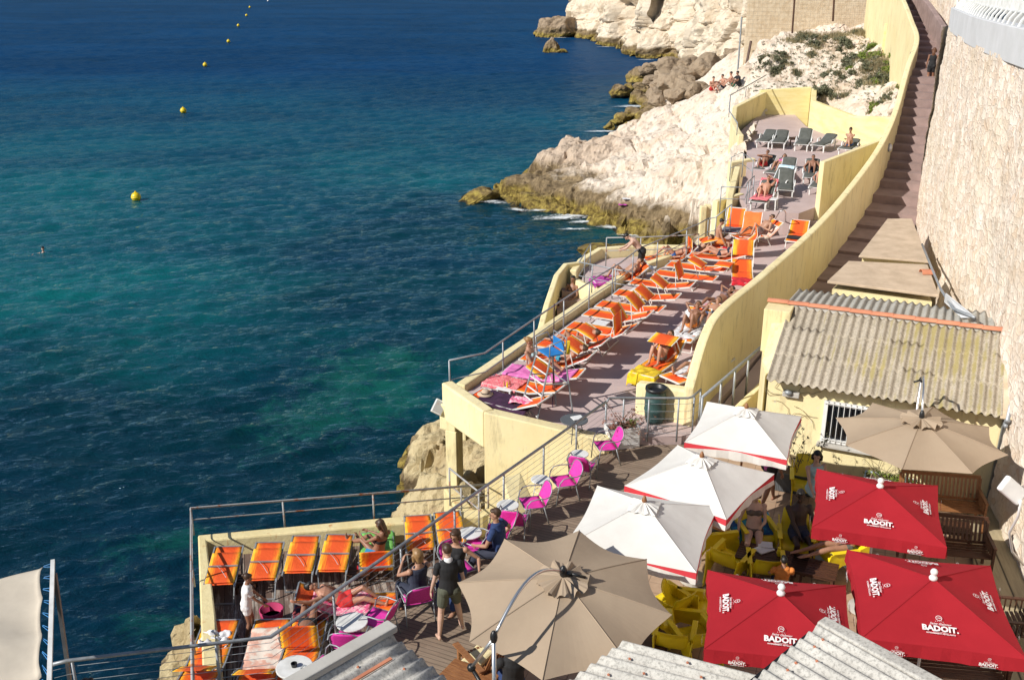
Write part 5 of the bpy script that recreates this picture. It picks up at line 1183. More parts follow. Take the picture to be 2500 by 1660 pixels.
# floodlight on the terrace corner, floodlight on the stone wall
fl_ = empty('floodlight', at(B_(185, 1290), 4.9)); tag(fl_, 'old square floodlight hanging off the terrace corner over the sea', 'floodlight')
rm = Matrix.Rotation(.5, 3, 'Y') @ Matrix.Rotation(-.5, 3, 'X')
MB().box((0, 0, 0), (.28, .14, .36), rm).build('housing', MT['white_metal'], fl_, bevel=.02); MB().box(rm @ V(0, -.075, 0), (.24, .01, .3), rm).build('glass', MT['rust_metal'], fl_); MB().tube([(.1, 0, .1), (.35, .1, .1)], .02, 6).build('bracket', MT['rust_metal'], fl_)
fl2 = empty('floodlight', at(Q_(760, 270), 8.2)); tag(fl2, 'white floodlight bracketed to the stone wall on the right', 'floodlight')
rm = Matrix.Rotation(.7, 3, 'Y') @ Matrix.Rotation(-.3, 3, 'X')
MB().box((0, 0, 0), (.42, .1, .26), rm).build('housing', MT['white_plastic'], fl2, bevel=.03); MB().tube([(.0, .02, -.05), (.3, .15, .02)], .018, 6).build('bracket', MT['rust_metal'], fl2)
cb = [at(Q_(820, 340), 8.1), at(Q_(800, 450), 7.7), at(Q_(740, 560), 7.2), at(Q_(760, 690), 6.6), at(Q_(838, 780), 6.2)]
cb = [p - fl2.location for p in cb]; MB().tube(cb, .02, 6).build('cable', MT['white_plastic'], fl2, smooth=True)
# ------------------------------------------------------------------ people
def loft(b, pts, ra, rb, lat, n=12):
    pts = [Vector(p) for p in pts]; K = len(pts); vs = []; fs = []
    def ring(c, t, a, r2):
        x = (lat - t * lat.dot(t)); x = x.normalized() if x.length > 1e-4 else t.orthogonal().normalized(); y = t.cross(x)
        for k in range(n): an = 2 * pi * k / n; vs.append(c + x * cos(an) * a + y * sin(an) * r2)
    T = [(pts[min(i + 1, K - 1)] - pts[max(i - 1, 0)]).normalized() for i in range(K)]
    m0 = min(ra[0], rb[0]); m1 = min(ra[-1], rb[-1])
    for f in (.9, .5): ring(pts[0] - T[0] * m0 * sin(acos_(1 - f) if 0 else f * 1.2) * .8, T[0], ra[0] * sqrt(1 - f * f), rb[0] * sqrt(1 - f * f))
    for i in range(K): ring(pts[i], T[i], ra[i], rb[i])
    for f in (.5, .9): ring(pts[-1] + T[-1] * m1 * sin(f * 1.2) * .8, T[-1], ra[-1] * sqrt(1 - f * f), rb[-1] * sqrt(1 - f * f))
    R_ = K + 4
    for i in range(R_ - 1):
        for k in range(n): fs.append((i * n + k, i * n + (k + 1) % n, (i + 1) * n + (k + 1) % n, (i + 1) * n + k))
    fs += [tuple(range(n))[::-1], tuple((R_ - 1) * n + k for k in range(n))]
    b.add(vs, fs)
def fuse(b, name, m, vox, parent, sm=2):
    me = bpy.data.meshes.new(name); me.from_pydata(b.v, [], b.f); me.update()
    bm = bmesh.new(); bm.from_mesh(me); bmesh.ops.recalc_face_normals(bm, faces=bm.faces); bm.to_mesh(me); bm.free()
    o = bpy.data.objects.new(name, me); C.objects.link(o)
    r = o.modifiers.new('r', 'REMESH'); r.mode = 'VOXEL'; r.voxel_size = vox; r.use_smooth_shade = True
    if sm: s = o.modifiers.new('s', 'SMOOTH'); s.factor = .5; s.iterations = sm
    dg = bpy.context.evaluated_depsgraph_get(); m2 = bpy.data.meshes.new_from_object(o.evaluated_get(dg)); m2.name = name
    bpy.data.objects.remove(o); bpy.data.meshes.remove(me)
    m2.materials.clear(); m2.materials.append(m); m2.polygons.foreach_set('use_smooth', [True] * len(m2.polygons))
    o = bpy.data.objects.new(name, m2); C.objects.link(o); o.parent = parent; return o
def ik(a, t, l1, l2, hint):
    a, t = Vector(a), Vector(t); d = t - a; L = d.length
    if L > (l1 + l2) * .995: t = a + d.normalized() * (l1 + l2) * .995; d = t - a; L = d.length
    if L < .08: L = .08
    u = d.normalized(); x = (l1 * l1 - l2 * l2 + L * L) / (2 * L); h = sqrt(max(l1 * l1 - x * x, 0)); hv = Vector(hint); hv = hv - u * hv.dot(u)
    hv = hv.normalized() if hv.length > 1e-4 else u.orthogonal().normalized()
    return a + u * x + hv * h, t
TOR = [(-.07, .125, .09), (.0, .16, .112), (.1, .155, .105), (.22, .132, .093), (.34, .148, .108), (.43, .165, .102), (.49, .13, .078), (.535, .062, .058)]
def torso_at(J, t, k=0):
    return J['pel'] + J['tor'] * t + J['bend'] * (t * t)
def person(loc, rz, P, label, skin='tan', hair=('short', 'black'), clothes=(), sex='f', scale=1.0, vox=.012, face=True, group=None, glasses=False, tilt=None):
    root = empty('person', loc, rz, scale); tag(root, label, 'person', group)
    g = lambda k, d=None: Vector(P[k]) if k in P else (Vector(d) if d is not None else None)
    J = dict(pel=g('pel'), tor=g('tor', (0, 0, 1)).normalized(), bend=g('bend', (0, 0, 0)))
    fw = g('fw', (0, 1, 0)); lat = fw.cross(J['tor']).normalized(); fw = J['tor'].cross(lat).normalized()
    wid = 1.0 if sex == 'f' else 1.1
    neckb = torso_at(J, .52); ctor = (torso_at(J, .52) - torso_at(J, .38)).normalized(); cfw = ctor.cross(lat).normalized()
    hd = g('hd', ctor).normalized(); lk = g('lk', cfw); lk = (lk - hd * lk.dot(hd) * .6).normalized(); hl = lk.cross(hd).normalized()
    head = neckb + hd * .19
    def torso(b, t0=-.1, t1=.6, inf=0, step=True):
        rows = [r for r in TOR if t0 <= r[0] <= t1]
        w_ = [(1 if sex == 'f' else (1.0 if r[0] < .2 else 1.1)) for r in rows]
        loft(b, [torso_at(J, r[0]) for r in rows], [r[1] * q + inf for r, q in zip(rows, w_)], [r[2] * q + inf for r, q in zip(rows, w_)], lat, 16)
    sh = {}; arms = {}; legs = {}
    for s, nm in ((-1, 'L'), (1, 'R')):
        S = torso_at(J, .455) + lat * s * (.178 * wid); hip = torso_at(J, -.01) + lat * s * .088
        ht = g('h' + nm, S - ctor * .5 + cfw * .08 + lat * s * .08); E_b, Hd = ik(S, ht, .285, .25, g('e' + nm, -cfw * 1 + lat * s * .5 - ctor * .3))
        at_ = g('a' + nm, hip - V(0, 0, .84)); Kn, An = ik(hip, at_, .43, .415, g('k' + nm, g('kn', fw)))
        arms[nm] = (S, E_b, Hd); legs[nm] = (hip, Kn, An)
    def arm(b, nm, f0=0, f1=1, inf=0):
        S, E_b, Hd = arms[nm]; r = [(S, .052), (S.lerp(E_b, .35), .047), (S.lerp(E_b, .8), .039), (E_b, .038), (E_b.lerp(Hd, .3), .038), (E_b.lerp(Hd, 1), .024)]
        k = .88 if sex == 'f' else 1.06
        if f1 < 1: r = [(S, .052), (S.lerp(E_b, f1 * .5), .048), (S.lerp(E_b, f1), .046)]
        loft(b, [q[0] for q in r], [q[1] * k + inf for q in r], [q[1] * k + inf for q in r], lat, 10)
    def leg(b, nm, f1=2.0, inf=0):
        h_, Kn, An = legs[nm]; k = 1
        r = [(h_, .09), (h_.lerp(Kn, .35), .08), (h_.lerp(Kn, .75), .06), (Kn, .053), (Kn.lerp(An, .3), .054), (Kn.lerp(An, .7), .039), (An, .03)]
        if f1 <= 1: r = [(h_, .095), (h_.lerp(Kn, f1 * .5), .088), (h_.lerp(Kn, f1), .075 if f1 > .4 else .085)]
        elif f1 < 2: r = [(h_, .095), (h_.lerp(Kn, .5), .082), (Kn, .064), (Kn.lerp(An, .5), .06), (Kn.lerp(An, .93), .055)]
        loft(b, [q[0] for q in r], [q[1] * k + inf for q in r], [q[1] * k + inf for q in r], lat, 12)
    b = MB(); torso(b)
    loft(b, [torso_at(J, .49), neckb + hd * .1], [.056, .05], [.056, .05], lat, 10)
    rt_ = Matrix((hl, lk, hd)).transposed()
    b.ell(head + hd * .02 - lk * .01, (.073, .092, .098), rt_, 14); b.ell(head - hd * .055 + lk * .025, (.05, .058, .055), rt_, 12); b.ell(head + lk * .098 - hd * .012, (.011, .018, .024), rt_, 8)
    for s in (-1, 1): b.ell(head + hl * s * .074 - hd * .005, (.01, .02, .028), rt_, 8)
    for s, nm in ((-1, 'L'), (1, 'R')):
        arm(b, nm); leg(b, nm)
        b.ell(arms[nm][0] + ctor * .005, (.056 * wid,) * 3, None, 10)
        b.ell(legs[nm][0] - fw * .045 + lat * s * .005, (.082, .075, .09), Matrix((lat, fw, J['tor'])).transposed(), 10)
        S, E_b, Hd = arms[nm]; hv = (Hd - E_b).normalized(); hv = (hv + g('g' + nm, (0, 0, 0)) * .8).normalized()
        hx = (lat - hv * lat.dot(hv)); hx = hx.normalized() if hx.length > .1 else hv.orthogonal().normalized(); pn = hv.cross(hx)
        if abs(pn.dot(lat)) < .5: hx, pn = pn, hx
        rh = Matrix((hx, pn, hv)).transposed(); b.ell(Hd + hv * .045, (.04, .016, .05), rh, 10)
        for i in range(4):
            r0 = Hd + hv * .08 + hx * (.028 - i * .0185); L_ = (.062, .072, .067, .052)[i]; cl_ = P.get('curl', .5)
            p1 = r0 + (hv * .6 + pn * cl_ * -s * .35).normalized() * L_ * .5; p2x = p1 + (hv * .5 - pn * s * cl_ * .8).normalized() * L_ * .5
            loft(b, [r0, p1, p2x], [.0095, .0085, .0075], [.0095, .0085, .0075], hx, 6)
        t0 = Hd + hv * .03 + hx * .035; loft(b, [t0, t0 + (hx * .7 + hv * .7).normalized() * .035, t0 + (hx * .45 + hv * .9).normalized() * .065], [.011, .0095, .008], [.011, .0095, .008], pn, 6)
        h_, Kn, An = legs[nm]; sv = (An - Kn).normalized(); fd = g('f' + nm, g('ft', fw - sv * fw.dot(sv))); fd = fd.normalized()
        dn = sv * .035
        loft(b, [An + dn * .9 - fd * .04, An + dn + fd * .03, An + dn * 1.25 + fd * .11, An + dn * 1.3 + fd * .17], [.028, .032, .04, .032], [.034, .034, .022, .014], lat, 10)
        for i in range(5): c_t = An + dn * 1.3 + fd * (.195 - .008 * i) + lat * s * (i - 2) * .014; b.ell(c_t, (.009, .016, .009), Matrix((lat, fd, lat.cross(fd))).transposed(), 6)
    if sex == 'f':
        for s in (-1, 1): b.ell(torso_at(J, .335) + lat * s * .068 + cfw * .085, (.055, .05, .055), Matrix((lat, cfw, ctor)).transposed(), 10)
    if tilt: pass
    fuse(b, 'body', SK[skin], vox, root)
    if face:
        e = MB()
        for s in (-1, 1): e.ell(head + hl * s * .03 + lk * .084 + hd * .012, (.011, .006, .006), rt_, 8)
        e.build('eyes', HC['black'], root); MB().ell(head + lk * .086 - hd * .05, (.02, .007, .006), rt_, 8).build('lips', SK['red'], root)
    if glasses:
        e = MB()
        for s in (-1, 1): e.ell(head + hl * s * .032 + lk * .092 + hd * .014, (.028, .008, .02), rt_, 10)
        e.bar(head + hl * -.07 + lk * .05 + hd * .02, head + hl * -.06 + lk * .09 + hd * .02, .005, .008); e.bar(head + hl * .07 + lk * .05 + hd * .02, head + hl * .06 + lk * .09 + hd * .02, .005, .008)
        e.build('sunglasses', MT['black_plastic'], root)
    if hair:
        st, col = hair; h = MB(); v2 = max(vox, .011)
        h.ell(head + hd * .038 - lk * .028, (.082, .088, .092), rt_, 14); h.ell(head + hd * .075 + lk * .02, (.066, .07, .04), rt_, 12)
        if st in ('bob', 'long', 'messy'):
            h.ell(head + hd * .03 - lk * .03, (.092, .095, .1), rt_, 14)
            for s in (-1, 1): loft(h, [head + hl * s * .078 + hd * .02 - lk * .01, head + hl * s * .083 - hd * .08 - lk * .015], [.028, .026], [.04, .035], lk, 8)
            loft(h, [head - lk * .07, head - lk * .07 - hd * .09], [.075, .065], [.04, .035], hl, 10)
        if st == 'long':
            dwn = g('fall', -hd); bk = head - lk * .08
            loft(h, [bk, bk + dwn * .14 - lk * .01, bk + dwn * .3], [.08, .075, .05], [.035, .03, .02], hl, 10)
        if st == 'bun': h.ell(head - lk * .11 + hd * .06, (.045, .045, .04), rt_, 8)
        if st == 'messy':
            r_ = random.Random(int(loc[0] * 100))
            for i in range(22): a = r_.uniform(0, 6.3); e_ = r_.uniform(-.3, 1.3); h.ell(head + hd * .03 - lk * .03 + (hl * cos(a) + lk * -abs(sin(a))) * .085 * cos(e_) + hd * .095 * sin(e_), (.022, .022, .03), rt_, 6)
        fuse(h, 'hair', HC[col], v2, root, 1)
    for c in clothes:
        kind, col = c[0], c[1]; q = MB(); m = CL.get(col) or MT.get(col); inf = .011
        if kind == 'shirt':
            torso(q, -.02, .5, .016); [arm(q, nm, 0, .45, .014) for nm in 'LR']; [q.ell(arms[nm][0], (.068 * wid,) * 3, None, 10) for nm in 'LR']
            if sex == 'f': [q.ell(torso_at(J, .335) + lat * s * .068 + cfw * .085, (.066, .062, .066), Matrix((lat, cfw, ctor)).transposed(), 10) for s in (-1, 1)]
        elif kind == 'tank':
            torso(q, -.02, .44, .013); [loft(q, [torso_at(J, .42) + lat * s * .08 + cfw * .06, torso_at(J, .53) + lat * s * .08, torso_at(J, .44) + lat * s * .08 - cfw * .06], [.022] * 3, [.022] * 3, lat, 8) for s in (-1, 1)]
            if sex == 'f': [q.ell(torso_at(J, .335) + lat * s * .068 + cfw * .085, (.064, .06, .064), Matrix((lat, cfw, ctor)).transposed(), 10) for s in (-1, 1)]
        elif kind == 'shorts':
            torso(q, -.1, .12, .013); [leg(q, nm, c[2] if len(c) > 2 else .6, .014) for nm in 'LR']
            for nm, s in (('L', -1), ('R', 1)): q.ell(legs[nm][0] - fw * .045, (.096, .09, .1), Matrix((lat, fw, J['tor'])).transposed(), 10)
        elif kind == 'trousers':
            torso(q, -.1, .12, .013); [leg(q, nm, 1.5, .014) for nm in 'LR']
            for nm, s in (('L', -1), ('R', 1)): q.ell(legs[nm][0] - fw * .045, (.096, .09, .1), Matrix((lat, fw, J['tor'])).transposed(), 10)
        elif kind == 'brief':
            torso(q, -.08, .03, .008); [leg(q, nm, .16, .006) for nm in 'LR']
            for nm, s in (('L', -1), ('R', 1)): q.ell(legs[nm][0] - fw * .045 + lat * s * .003, (.089, .082, .09), Matrix((lat, fw, J['tor'])).transposed(), 10)
        elif kind == 'bra':
            loft(q, [torso_at(J, .32), torso_at(J, .335), torso_at(J, .35)], [.155, .157, .158], [.112, .115, .113], lat, 16)
            [q.ell(torso_at(J, .335) + lat * s * .068 + cfw * .085, (.062, .058, .06), Matrix((lat, cfw, ctor)).transposed(), 10) for s in (-1, 1)]
        elif kind == 'scarf':
            loft(q, [neckb - hd * .02, neckb + hd * .03], [.078, .075], [.078, .075], lat, 12)
        elif kind == 'cap':
            q.ell(head + hd * .06 - lk * .01, (.09, .1, .075), rt_, 12); loft(q, [head + hd * .05 + lk * .06, head + hd * .04 + lk * .15], [.06, .05], [.012, .01], hl, 8)
        fuse(q, {'shirt': 'shirt', 'tank': 'tank_top', 'shorts': 'shorts', 'trousers': 'trousers', 'brief': 'swimwear', 'bra': 'bikini_top', 'scarf': 'scarf', 'cap': 'cap'}[kind], m, max(vox, .011), root, 1)
    root['hands'] = [list(arms['L'][2]), list(arms['R'][2])]
    return root
def lie(back=25, knees=(0, 0), arms='side', py=1.08, z=.36, **k):
    b = R(back); t = V(0, cos(b), sin(b)); f = V(0, -sin(b), cos(b)); pz = z + .11
    d = dict(pel=(0, py, pz), tor=t, fw=f, hd=t * .9 + f * .25, lk=f * .8 - t * .5, kn=(0, 0, 1), ft=(0, -.2, 1))
    # lateral axis: fw x tor points to -x
    for nm, s, kk in (('L', 1, knees[0]), ('R', -1, knees[1])):
        d['a' + nm] = (s * .11, py - .82 + kk * .42, z + .06)
        if kk: d['f' + nm] = (0, -1, .1)
        sh_ = V(s * .2, py, pz) + t * .45
        d['h' + nm] = {'side': V(s * .26, py + .02, z + .08), 'head': sh_ + t * .2 + f * .05 - V(s * .1, 0, 0), 'belly': V(s * .08, py + .12, pz + .14), 'up': sh_ + f * .42 + t * .1, 'book': V(s * .1, py + .1, pz + .42)}[arms if isinstance(arms, str) else arms[0 if nm == 'L' else 1]]
        if arms == 'head': d['e' + nm] = (s * 1, 0, .4)
        else: d['e' + nm] = (s * 1, .3, -.3)
    d.update(k); return d
def sitp(seat=.44, lean=8, legs=((.12, .5), (.12, .5)), arms=((.25, .3, .62), (.25, .3, .62)), **k):
    b = R(lean); t = V(0, -sin(b), cos(b)); d = dict(pel=(0, 0, seat + .1), tor=t, fw=(0, 1, 0), kn=(0, .5, 1), ft=(0, 1, 0))
    for nm, s, l, a in (('L', -1, legs[0], arms[0]), ('R', 1, legs[1], arms[1])):
        d['a' + nm] = (s * l[0], l[1], l[2] if len(l) > 2 else .07); d['h' + nm] = (s * a[0], a[1], a[2])
    d.update(k); return d
def face_dir(dx, dy): return atan2(-dx, dy)

# ------------------------------------------------------------------ furniture builders
HALF = .31
def sunbed(loc, rz, label, back=18, can=None, group='orange striped sunbeds on the terrace', frame='white_metal', fab='orange', w=.62, canfab=None, scale=1.07):
    e = empty('sunbed', loc, rz, scale); tag(e, label, 'sunbed', group); h = w / 2; z = .36; fm = MT[frame]
    hb = R(back); bl_ = .7; y1 = 1.22; dh = V(0, cos(hb), sin(hb))
    def panel(p0, d, L_, nrm, nm, mt, wd=h, sag=.018):
        g = [[p0 + V((i / 8 - .5) * 2 * wd, 0, 0) + d * L_ * j / 12 - nrm * (sag * sin(pi * j / 12) * (1 - (abs(i / 4 - 1)) ** 2) - .004 * sin(j * 3 + i)) for i in range(9)] for j in range(13)]
        return MB().sheet(g, .006).build(nm, mt, e, smooth=True)
    panel(V(0, 0, z), V(0, 1, 0), y1, V(0, 0, 1), 'seat_canvas', MT[fab]); panel(V(0, y1, z), dh, bl_, V(0, -sin(hb), cos(hb)), 'backrest_canvas', MT[fab])
    f = MB()
    for s in (-1, 1): f.bar((s * (h + .012), -.02, z - .005), (s * (h + .012), y1, z - .005), .024, .03); f.bar((s * (h + .012), y1, z - .005), V(s * (h + .012), y1, z - .005) + dh * bl_, .028, .036)
    f.bar((-h, -.01, z - .007), (h, -.01, z - .007), .03, .034); f.bar(V(-h, y1, z - .01) + dh * bl_, V(h, y1, z - .01) + dh * bl_, .028, .03, up=(0, 0, 1))
    f.build('frame', fm, e)
    for y0, y2 in ((.28, .1), (1.1, 1.3)):
        l = MB()
        for s in (-1, 1): l.bar((s * (h - .02), y0, z - .02), (s * (h - .0), y2, .0), .022, .022)
        l.bar((-h, y2, .02), (h, y2, .02), .022, .022); l.build('leg', fm, e)
    if can:
        ph, tau, rr = R(can[0]), R(can[1]), (can[2] if len(can) > 2 else .5); piv = V(0, y1 + .25, z + .1); c = piv + V(0, cos(ph), sin(ph)) * rr; d = V(0, cos(tau), sin(tau)); n_ = V(0, -sin(tau), cos(tau))
        cw = h + .01; panel(c - d * .25, d, .5, n_, 'sunshade', MT[canfab or 'orange2'], cw, -.03)
        for s in (-1, 1):
            a = MB(); a.bar(piv + V(s * (h + .035), 0, 0), c + V(s * (h + .035), 0, 0), .02, .02, up=(1, 0, 0)); a.bar(c + V(s * (cw + .005), 0, 0) - d * .25, c + V(s * (cw + .005), 0, 0) + d * .25, .014, .018, up=(1, 0, 0)); a.build('sunshade_arm', fm, e)
    return e
def cloth(name, m, loc, rz, w, l, z, label, cat='towel', back=None, hang=.0, par=None, y0=0, wob=.012, seed=0):
    r_ = random.Random(seed); g = []; nj = 26; ni = 16; y1 = 1.22
    for j in range(nj + 1):
        row = []; s = y0 + l * j / nj
        for i in range(ni + 1):
            x = (i / ni - .5) * w; q = V(x, s, z + .016)
            if back is not None and s > y1: q = V(x, y1, z + .016) + V(0, cos(R(back)), sin(R(back))) * (s - y1)
            if s < 0: q = V(x, -.03 + s * .12, z + .016 + s)
            if abs(x) > .33: q.z -= (abs(x) - .33) * .85; q.x = math.copysign(.33 + (abs(x) - .33) * .4, x)
            q.z += wob * (noise.noise(V(x * 6, s * 5, seed)) + .6 * noise.noise(V(x * 15, s * 11, seed))) + .004
            row.append(q)
        g.append(row)
    o = MB().sheet(g, .008).build(name, m, None, smooth=True); o.location = loc; o.rotation_euler = (0, 0, rz); o.scale = (1.07,) * 3; tag(o, label, cat); return o
def resin_lounger(loc, rz, label, back=25, cushion=True, group='white plastic loungers with dark green cushions'):
    e = empty('lounger', loc, rz); tag(e, label, 'lounger', group); z = .32; h = .33; hb = R(back); y1 = 1.15; dh = V(0, cos(hb), sin(hb)); m = MT['white_plastic']
    f = MB()
    for s in (-1, 1):
        pr = [(s * h, 0, z), (s * h, .5, z + .015), (s * h, y1, z), (s * h, 1.85, z)]
        for a, c in zip(pr, pr[1:]): f.bar(a, c, .05, .07)
    for i in range(9): f.bar((-h, .06 + i * .13, z + .02), (h, .06 + i * .13, z + .02), .08, .02)
    f.build('frame', m, e)
    b_ = MB()
    for s in (-1, 1): b_.bar(V(s * (h - .03), y1, z + .02), V(s * (h - .03), y1, z + .02) + dh * .75, .05, .04)
    for i in range(6): b_.bar(V(-h + .03, y1, z + .02) + dh * (.07 + i * .13), V(h - .03, y1, z + .02) + dh * (.07 + i * .13), .08, .02)
    b_.build('backrest', m, e)
    for s in (-1, 1):
        MB().tube([(s * (h + .04), y1 - .25, z), (s * (h + .05), y1 - .15, z + .17), (s * (h + .05), y1 + .15, z + .2), (s * (h + .04), y1 + .32, z)], .028, 8).build('armrest', m, e, smooth=True)
        for y in (.12, 1.65):
            MB().add([(s * (h - .04) + dx_, y + dy_, zz_) for zz_, q in ((0, .7), (z, 1)) for dx_, dy_ in ((-.03 * q, -.05 * q), (.03 * q, -.05 * q), (.03 * q, .05 * q), (-.03 * q, .05 * q))], [(3, 2, 1, 0), (4, 5, 6, 7), (0, 1, 5, 4), (1, 2, 6, 5), (2, 3, 7, 6), (3, 0, 4, 7)]).build('leg', m, e)
    if cushion:
        g = []
        for j in range(25):
            s = .02 + 1.86 * j / 24; q = V(0, s, z + .085) if s < y1 else V(0, y1, z + .085) + dh * (s - y1); puff = .018 * abs(sin(s * 7.5))
            g.append([q + V((i / 8 - .5) * 2 * .3, 0, puff * (1 - abs(i / 4 - 1) ** 3) - .02 * (abs(i / 4 - 1) > .9)) for i in range(9)])
        MB().sheet(g, .05).build('cushion', MT['green_cushion'], e, smooth=True)
    return e
def pink_chair(loc, rz, label, group='pink mesh chairs with grey arms on the walkway'):
    e = empty('armchair', loc, rz, .93); tag(e, label, 'chair', group); m = MT['grey_metal']; h = .25
    MB().sheet([[(x, y, .43 - .02 * (1 - (x / h) ** 2) + (.02 if y > .2 else 0)) for x in np.linspace(-h, h, 7)] for y in np.linspace(-.22, .24, 7)], .006).build('seat', MT['pink_mesh'], e, smooth=True)
    g = []
    for j in range(9):
        t_ = j / 8; wd = h * (1 - .06 * t_) * (1 if t_ < .7 else sqrt(max(0, 1 - ((t_ - .7) / .42) ** 2)))
        g.append([(x * wd, -.22 - .17 * t_ - .03 * (1 - x * x) * 1, .45 + .4 * t_) for x in np.linspace(-1, 1, 9)])
    MB().sheet(g, .006).build('backrest', MT['pink_mesh'], e, smooth=True)
    f = MB()
    arc = [V(h * 1.04, -.22, .42)] + [V(h * 1.04, -.22 - .17 * t_, .45 + .4 * t_) for t_ in (.2, .5, .7)] + [V(h * 1.04 * cos(a), -.34 - .05 * sin(a), .73 + .135 * sin(a)) for a in [R(k * 22.5) for k in range(1, 8)]] + [V(-h * 1.04, -.22 - .17 * t_, .45 + .4 * t_) for t_ in (.7, .5, .2)] + [V(-h * 1.04, -.22, .42)]
    f.tube(arc, .0125, 7); f.tube([(-h - .01, -.22, .42), (-h - .01, .24, .44), (h + .01, .24, .44), (h + .01, -.22, .42)], .011, 6); f.build('frame', m, e, smooth=True)
    for s in (-1, 1):
        MB().tube([(s * (h + .03), .27, 0), (s * (h + .05), .24, .35), (s * (h + .06), .2, .56), (s * (h + .07), .12, .655), (s * (h + .07), -.02, .675), (s * (h + .06), -.2, .66), (s * (h + .03), -.34, .68)], .0135, 7).build('armrest', m, e, smooth=True)
        MB().tube([(s * (h + .01), -.18, .44), (s * (h + .02), -.3, 0)], .0125, 7).build('leg', m, e, smooth=True)
    return e
def round_table(loc, label, r=.2, h=.5, m='white_metal', group='small white round tables on the walkway', top=None):
    e = empty('side_table', loc, rnd.uniform(0, 2)); tag(e, label, 'table', group)
    MB().lathe([(r - .01, h - .022), (r, h - .018), (r, h), (r - .008, h + .004), (.01, h + .002)], (0, 0, 0), 28).build('table_top', MT[top or m], e)
    for k in range(3): a = 2.1 * k; MB().tube([(cos(a) * r * .45, sin(a) * r * .45, h - .02), (cos(a) * r * .62, sin(a) * r * .62, h * .5), (cos(a) * r * .85, sin(a) * r * .85, 0)], .011, 6).build('leg', MT[m], e)
    MB().tube([(cos(a) * r * .6, sin(a) * r * .6, h * .45) for a in [2 * pi * i / 16 for i in range(16)]], .007, 5, closed=True).build('brace_ring', MT[m], e)
    return e
def yellow_chair(loc, rz, label, group='yellow moulded plastic armchairs on the patio', low=False):
    e = empty('plastic_armchair', loc, rz); tag(e, label, 'armchair', group); m = MT['yellow_plastic']
    g = []      # continuous moulded shell: seat curving up into the back, sides flaring out into arms
    prof = [(.36, .30), (.33, .375), (.2, .385), (.05, .37), (-.1, .355), (-.2, .37), (-.27, .43), (-.33, .55), (-.38, .68), (-.42, .79), (-.445, .8)]
    for k, (y, z) in enumerate(prof):
        row = []; f = k / (len(prof) - 1); wd = .27 if k < 6 else .27 - .05 * (k - 6) / 4
        for x in np.linspace(-1, 1, 9): row.append((x * wd, y - .03 * (x * x) * -(1 if k > 6 else 0), z + (.02 * x * x if k < 7 else 0)))
        g.append(row)
    MB().sheet(g, .008).build('shell', m, e, smooth=True)
    for s in (-1, 1):
        b = MB(); pts = [(.43, .0), (.4, .35), (.37, .53), (.15, .56), (-.15, .57), (-.38, .66), (-.43, .4), (-.5, .0), (-.38, .0), (-.27, .2), (-.08, .3), (.12, .27), (.24, .15), (.31, .0)]
        q = [(s * (.285 + (.03 if z > .5 else 0)), y, z) for y, z in pts]; q2y = [(s * (.265 + (.03 if z > .5 else 0) - .0), y, z) for y, z in pts]; n = len(pts)
        b.add(q + q2y, [tuple(range(n)), tuple(range(n, 2 * n))[::-1]] + [(i, (i + 1) % n, n + (i + 1) % n, n + i) for i in range(n)])
        o = b.build('side', m, e)
        bm = bmesh.new(); bm.from_mesh(o.data); bmesh.ops.triangulate(bm, faces=[f for f in bm.faces if len(f.verts) > 4]); bmesh.ops.recalc_face_normals(bm, faces=bm.faces); bm.to_mesh(o.data); bm.free()
        MB().box((s * .3, .08, .57), (.09, .54, .022)).build('armrest', m, e, bevel=.008)
    return e
def slat_bench(loc, rz, label, w=1.2, m='wood_dark', group='slatted wooden benches along the side boardwalk', cat='bench', name='slatted_bench'):
    e = empty(name, loc, rz); tag(e, label, cat, group); h = w / 2; mm = MT[m]; b = MB()
    for i in range(7): b.bar((-h, -.2 + i * .07, .42 - .02 * (3 - abs(i - 3)) * .5), (h, -.2 + i * .07, .42 - .02 * (3 - abs(i - 3)) * .5), .05, .018)
    b.build('seat', mm, e); b = MB(); n = int(w / .075)
    for i in range(n): x = -h + .05 + i * (w - .1) / (n - 1); b.bar((x, -.24, .44), (x, -.36, .88), .04, .014, up=(0, 1, 0))
    b.bar((-h, -.37, .9), (h, -.37, .9), .035, .07); b.bar((-h, -.245, .47), (h, -.245, .47), .03, .05); b.build('backrest', mm, e)
    for s in (-1, 1):
        b = MB(); b.bar((s * h, -.38, .66), (s * h, .3, .66), .06, .025)
        for i in range(6): b.bar((s * h, -.2 + i * .085, .42), (s * h, -.2 + i * .085, .65), .012, .04)
        b.build('armrest', mm, e)
        for y in (-.26, .27): MB().bar((s * h, y, 0), (s * h, y - (.1 if y < 0 else 0), .65 if y > 0 else .88), .045, .045).build('leg', mm, e)
    return e
def wood_table(loc, rz, label, w=1.0, d=.55, h=.42, m='wood_dark', group='low slatted wooden tables on the patio'):
    e = empty('low_table', loc, rz); tag(e, label, 'table', group); b = MB(); n = int(d / .075)
    for i in range(n): y = -d / 2 + .035 + i * (d - .07) / (n - 1); b.bar((-w / 2, y, h), (w / 2, y, h), .062, .02)
    b.build('table_top', MT[m], e)
    a = MB()
    for s in (-1, 1): a.bar((-w / 2 + .05, s * (d / 2 - .04), h - .04), (w / 2 - .05, s * (d / 2 - .04), h - .04), .02, .05)
    a.build('apron', MT[m], e)
    for sx_ in (-1, 1):
        for sy in (-1, 1): MB().bar((sx_ * (w / 2 - .06), sy * (d / 2 - .05), 0), (sx_ * (w / 2 - .06), sy * (d / 2 - .05), h - .01), .045, .045).build('leg', MT[m], e)
    return e
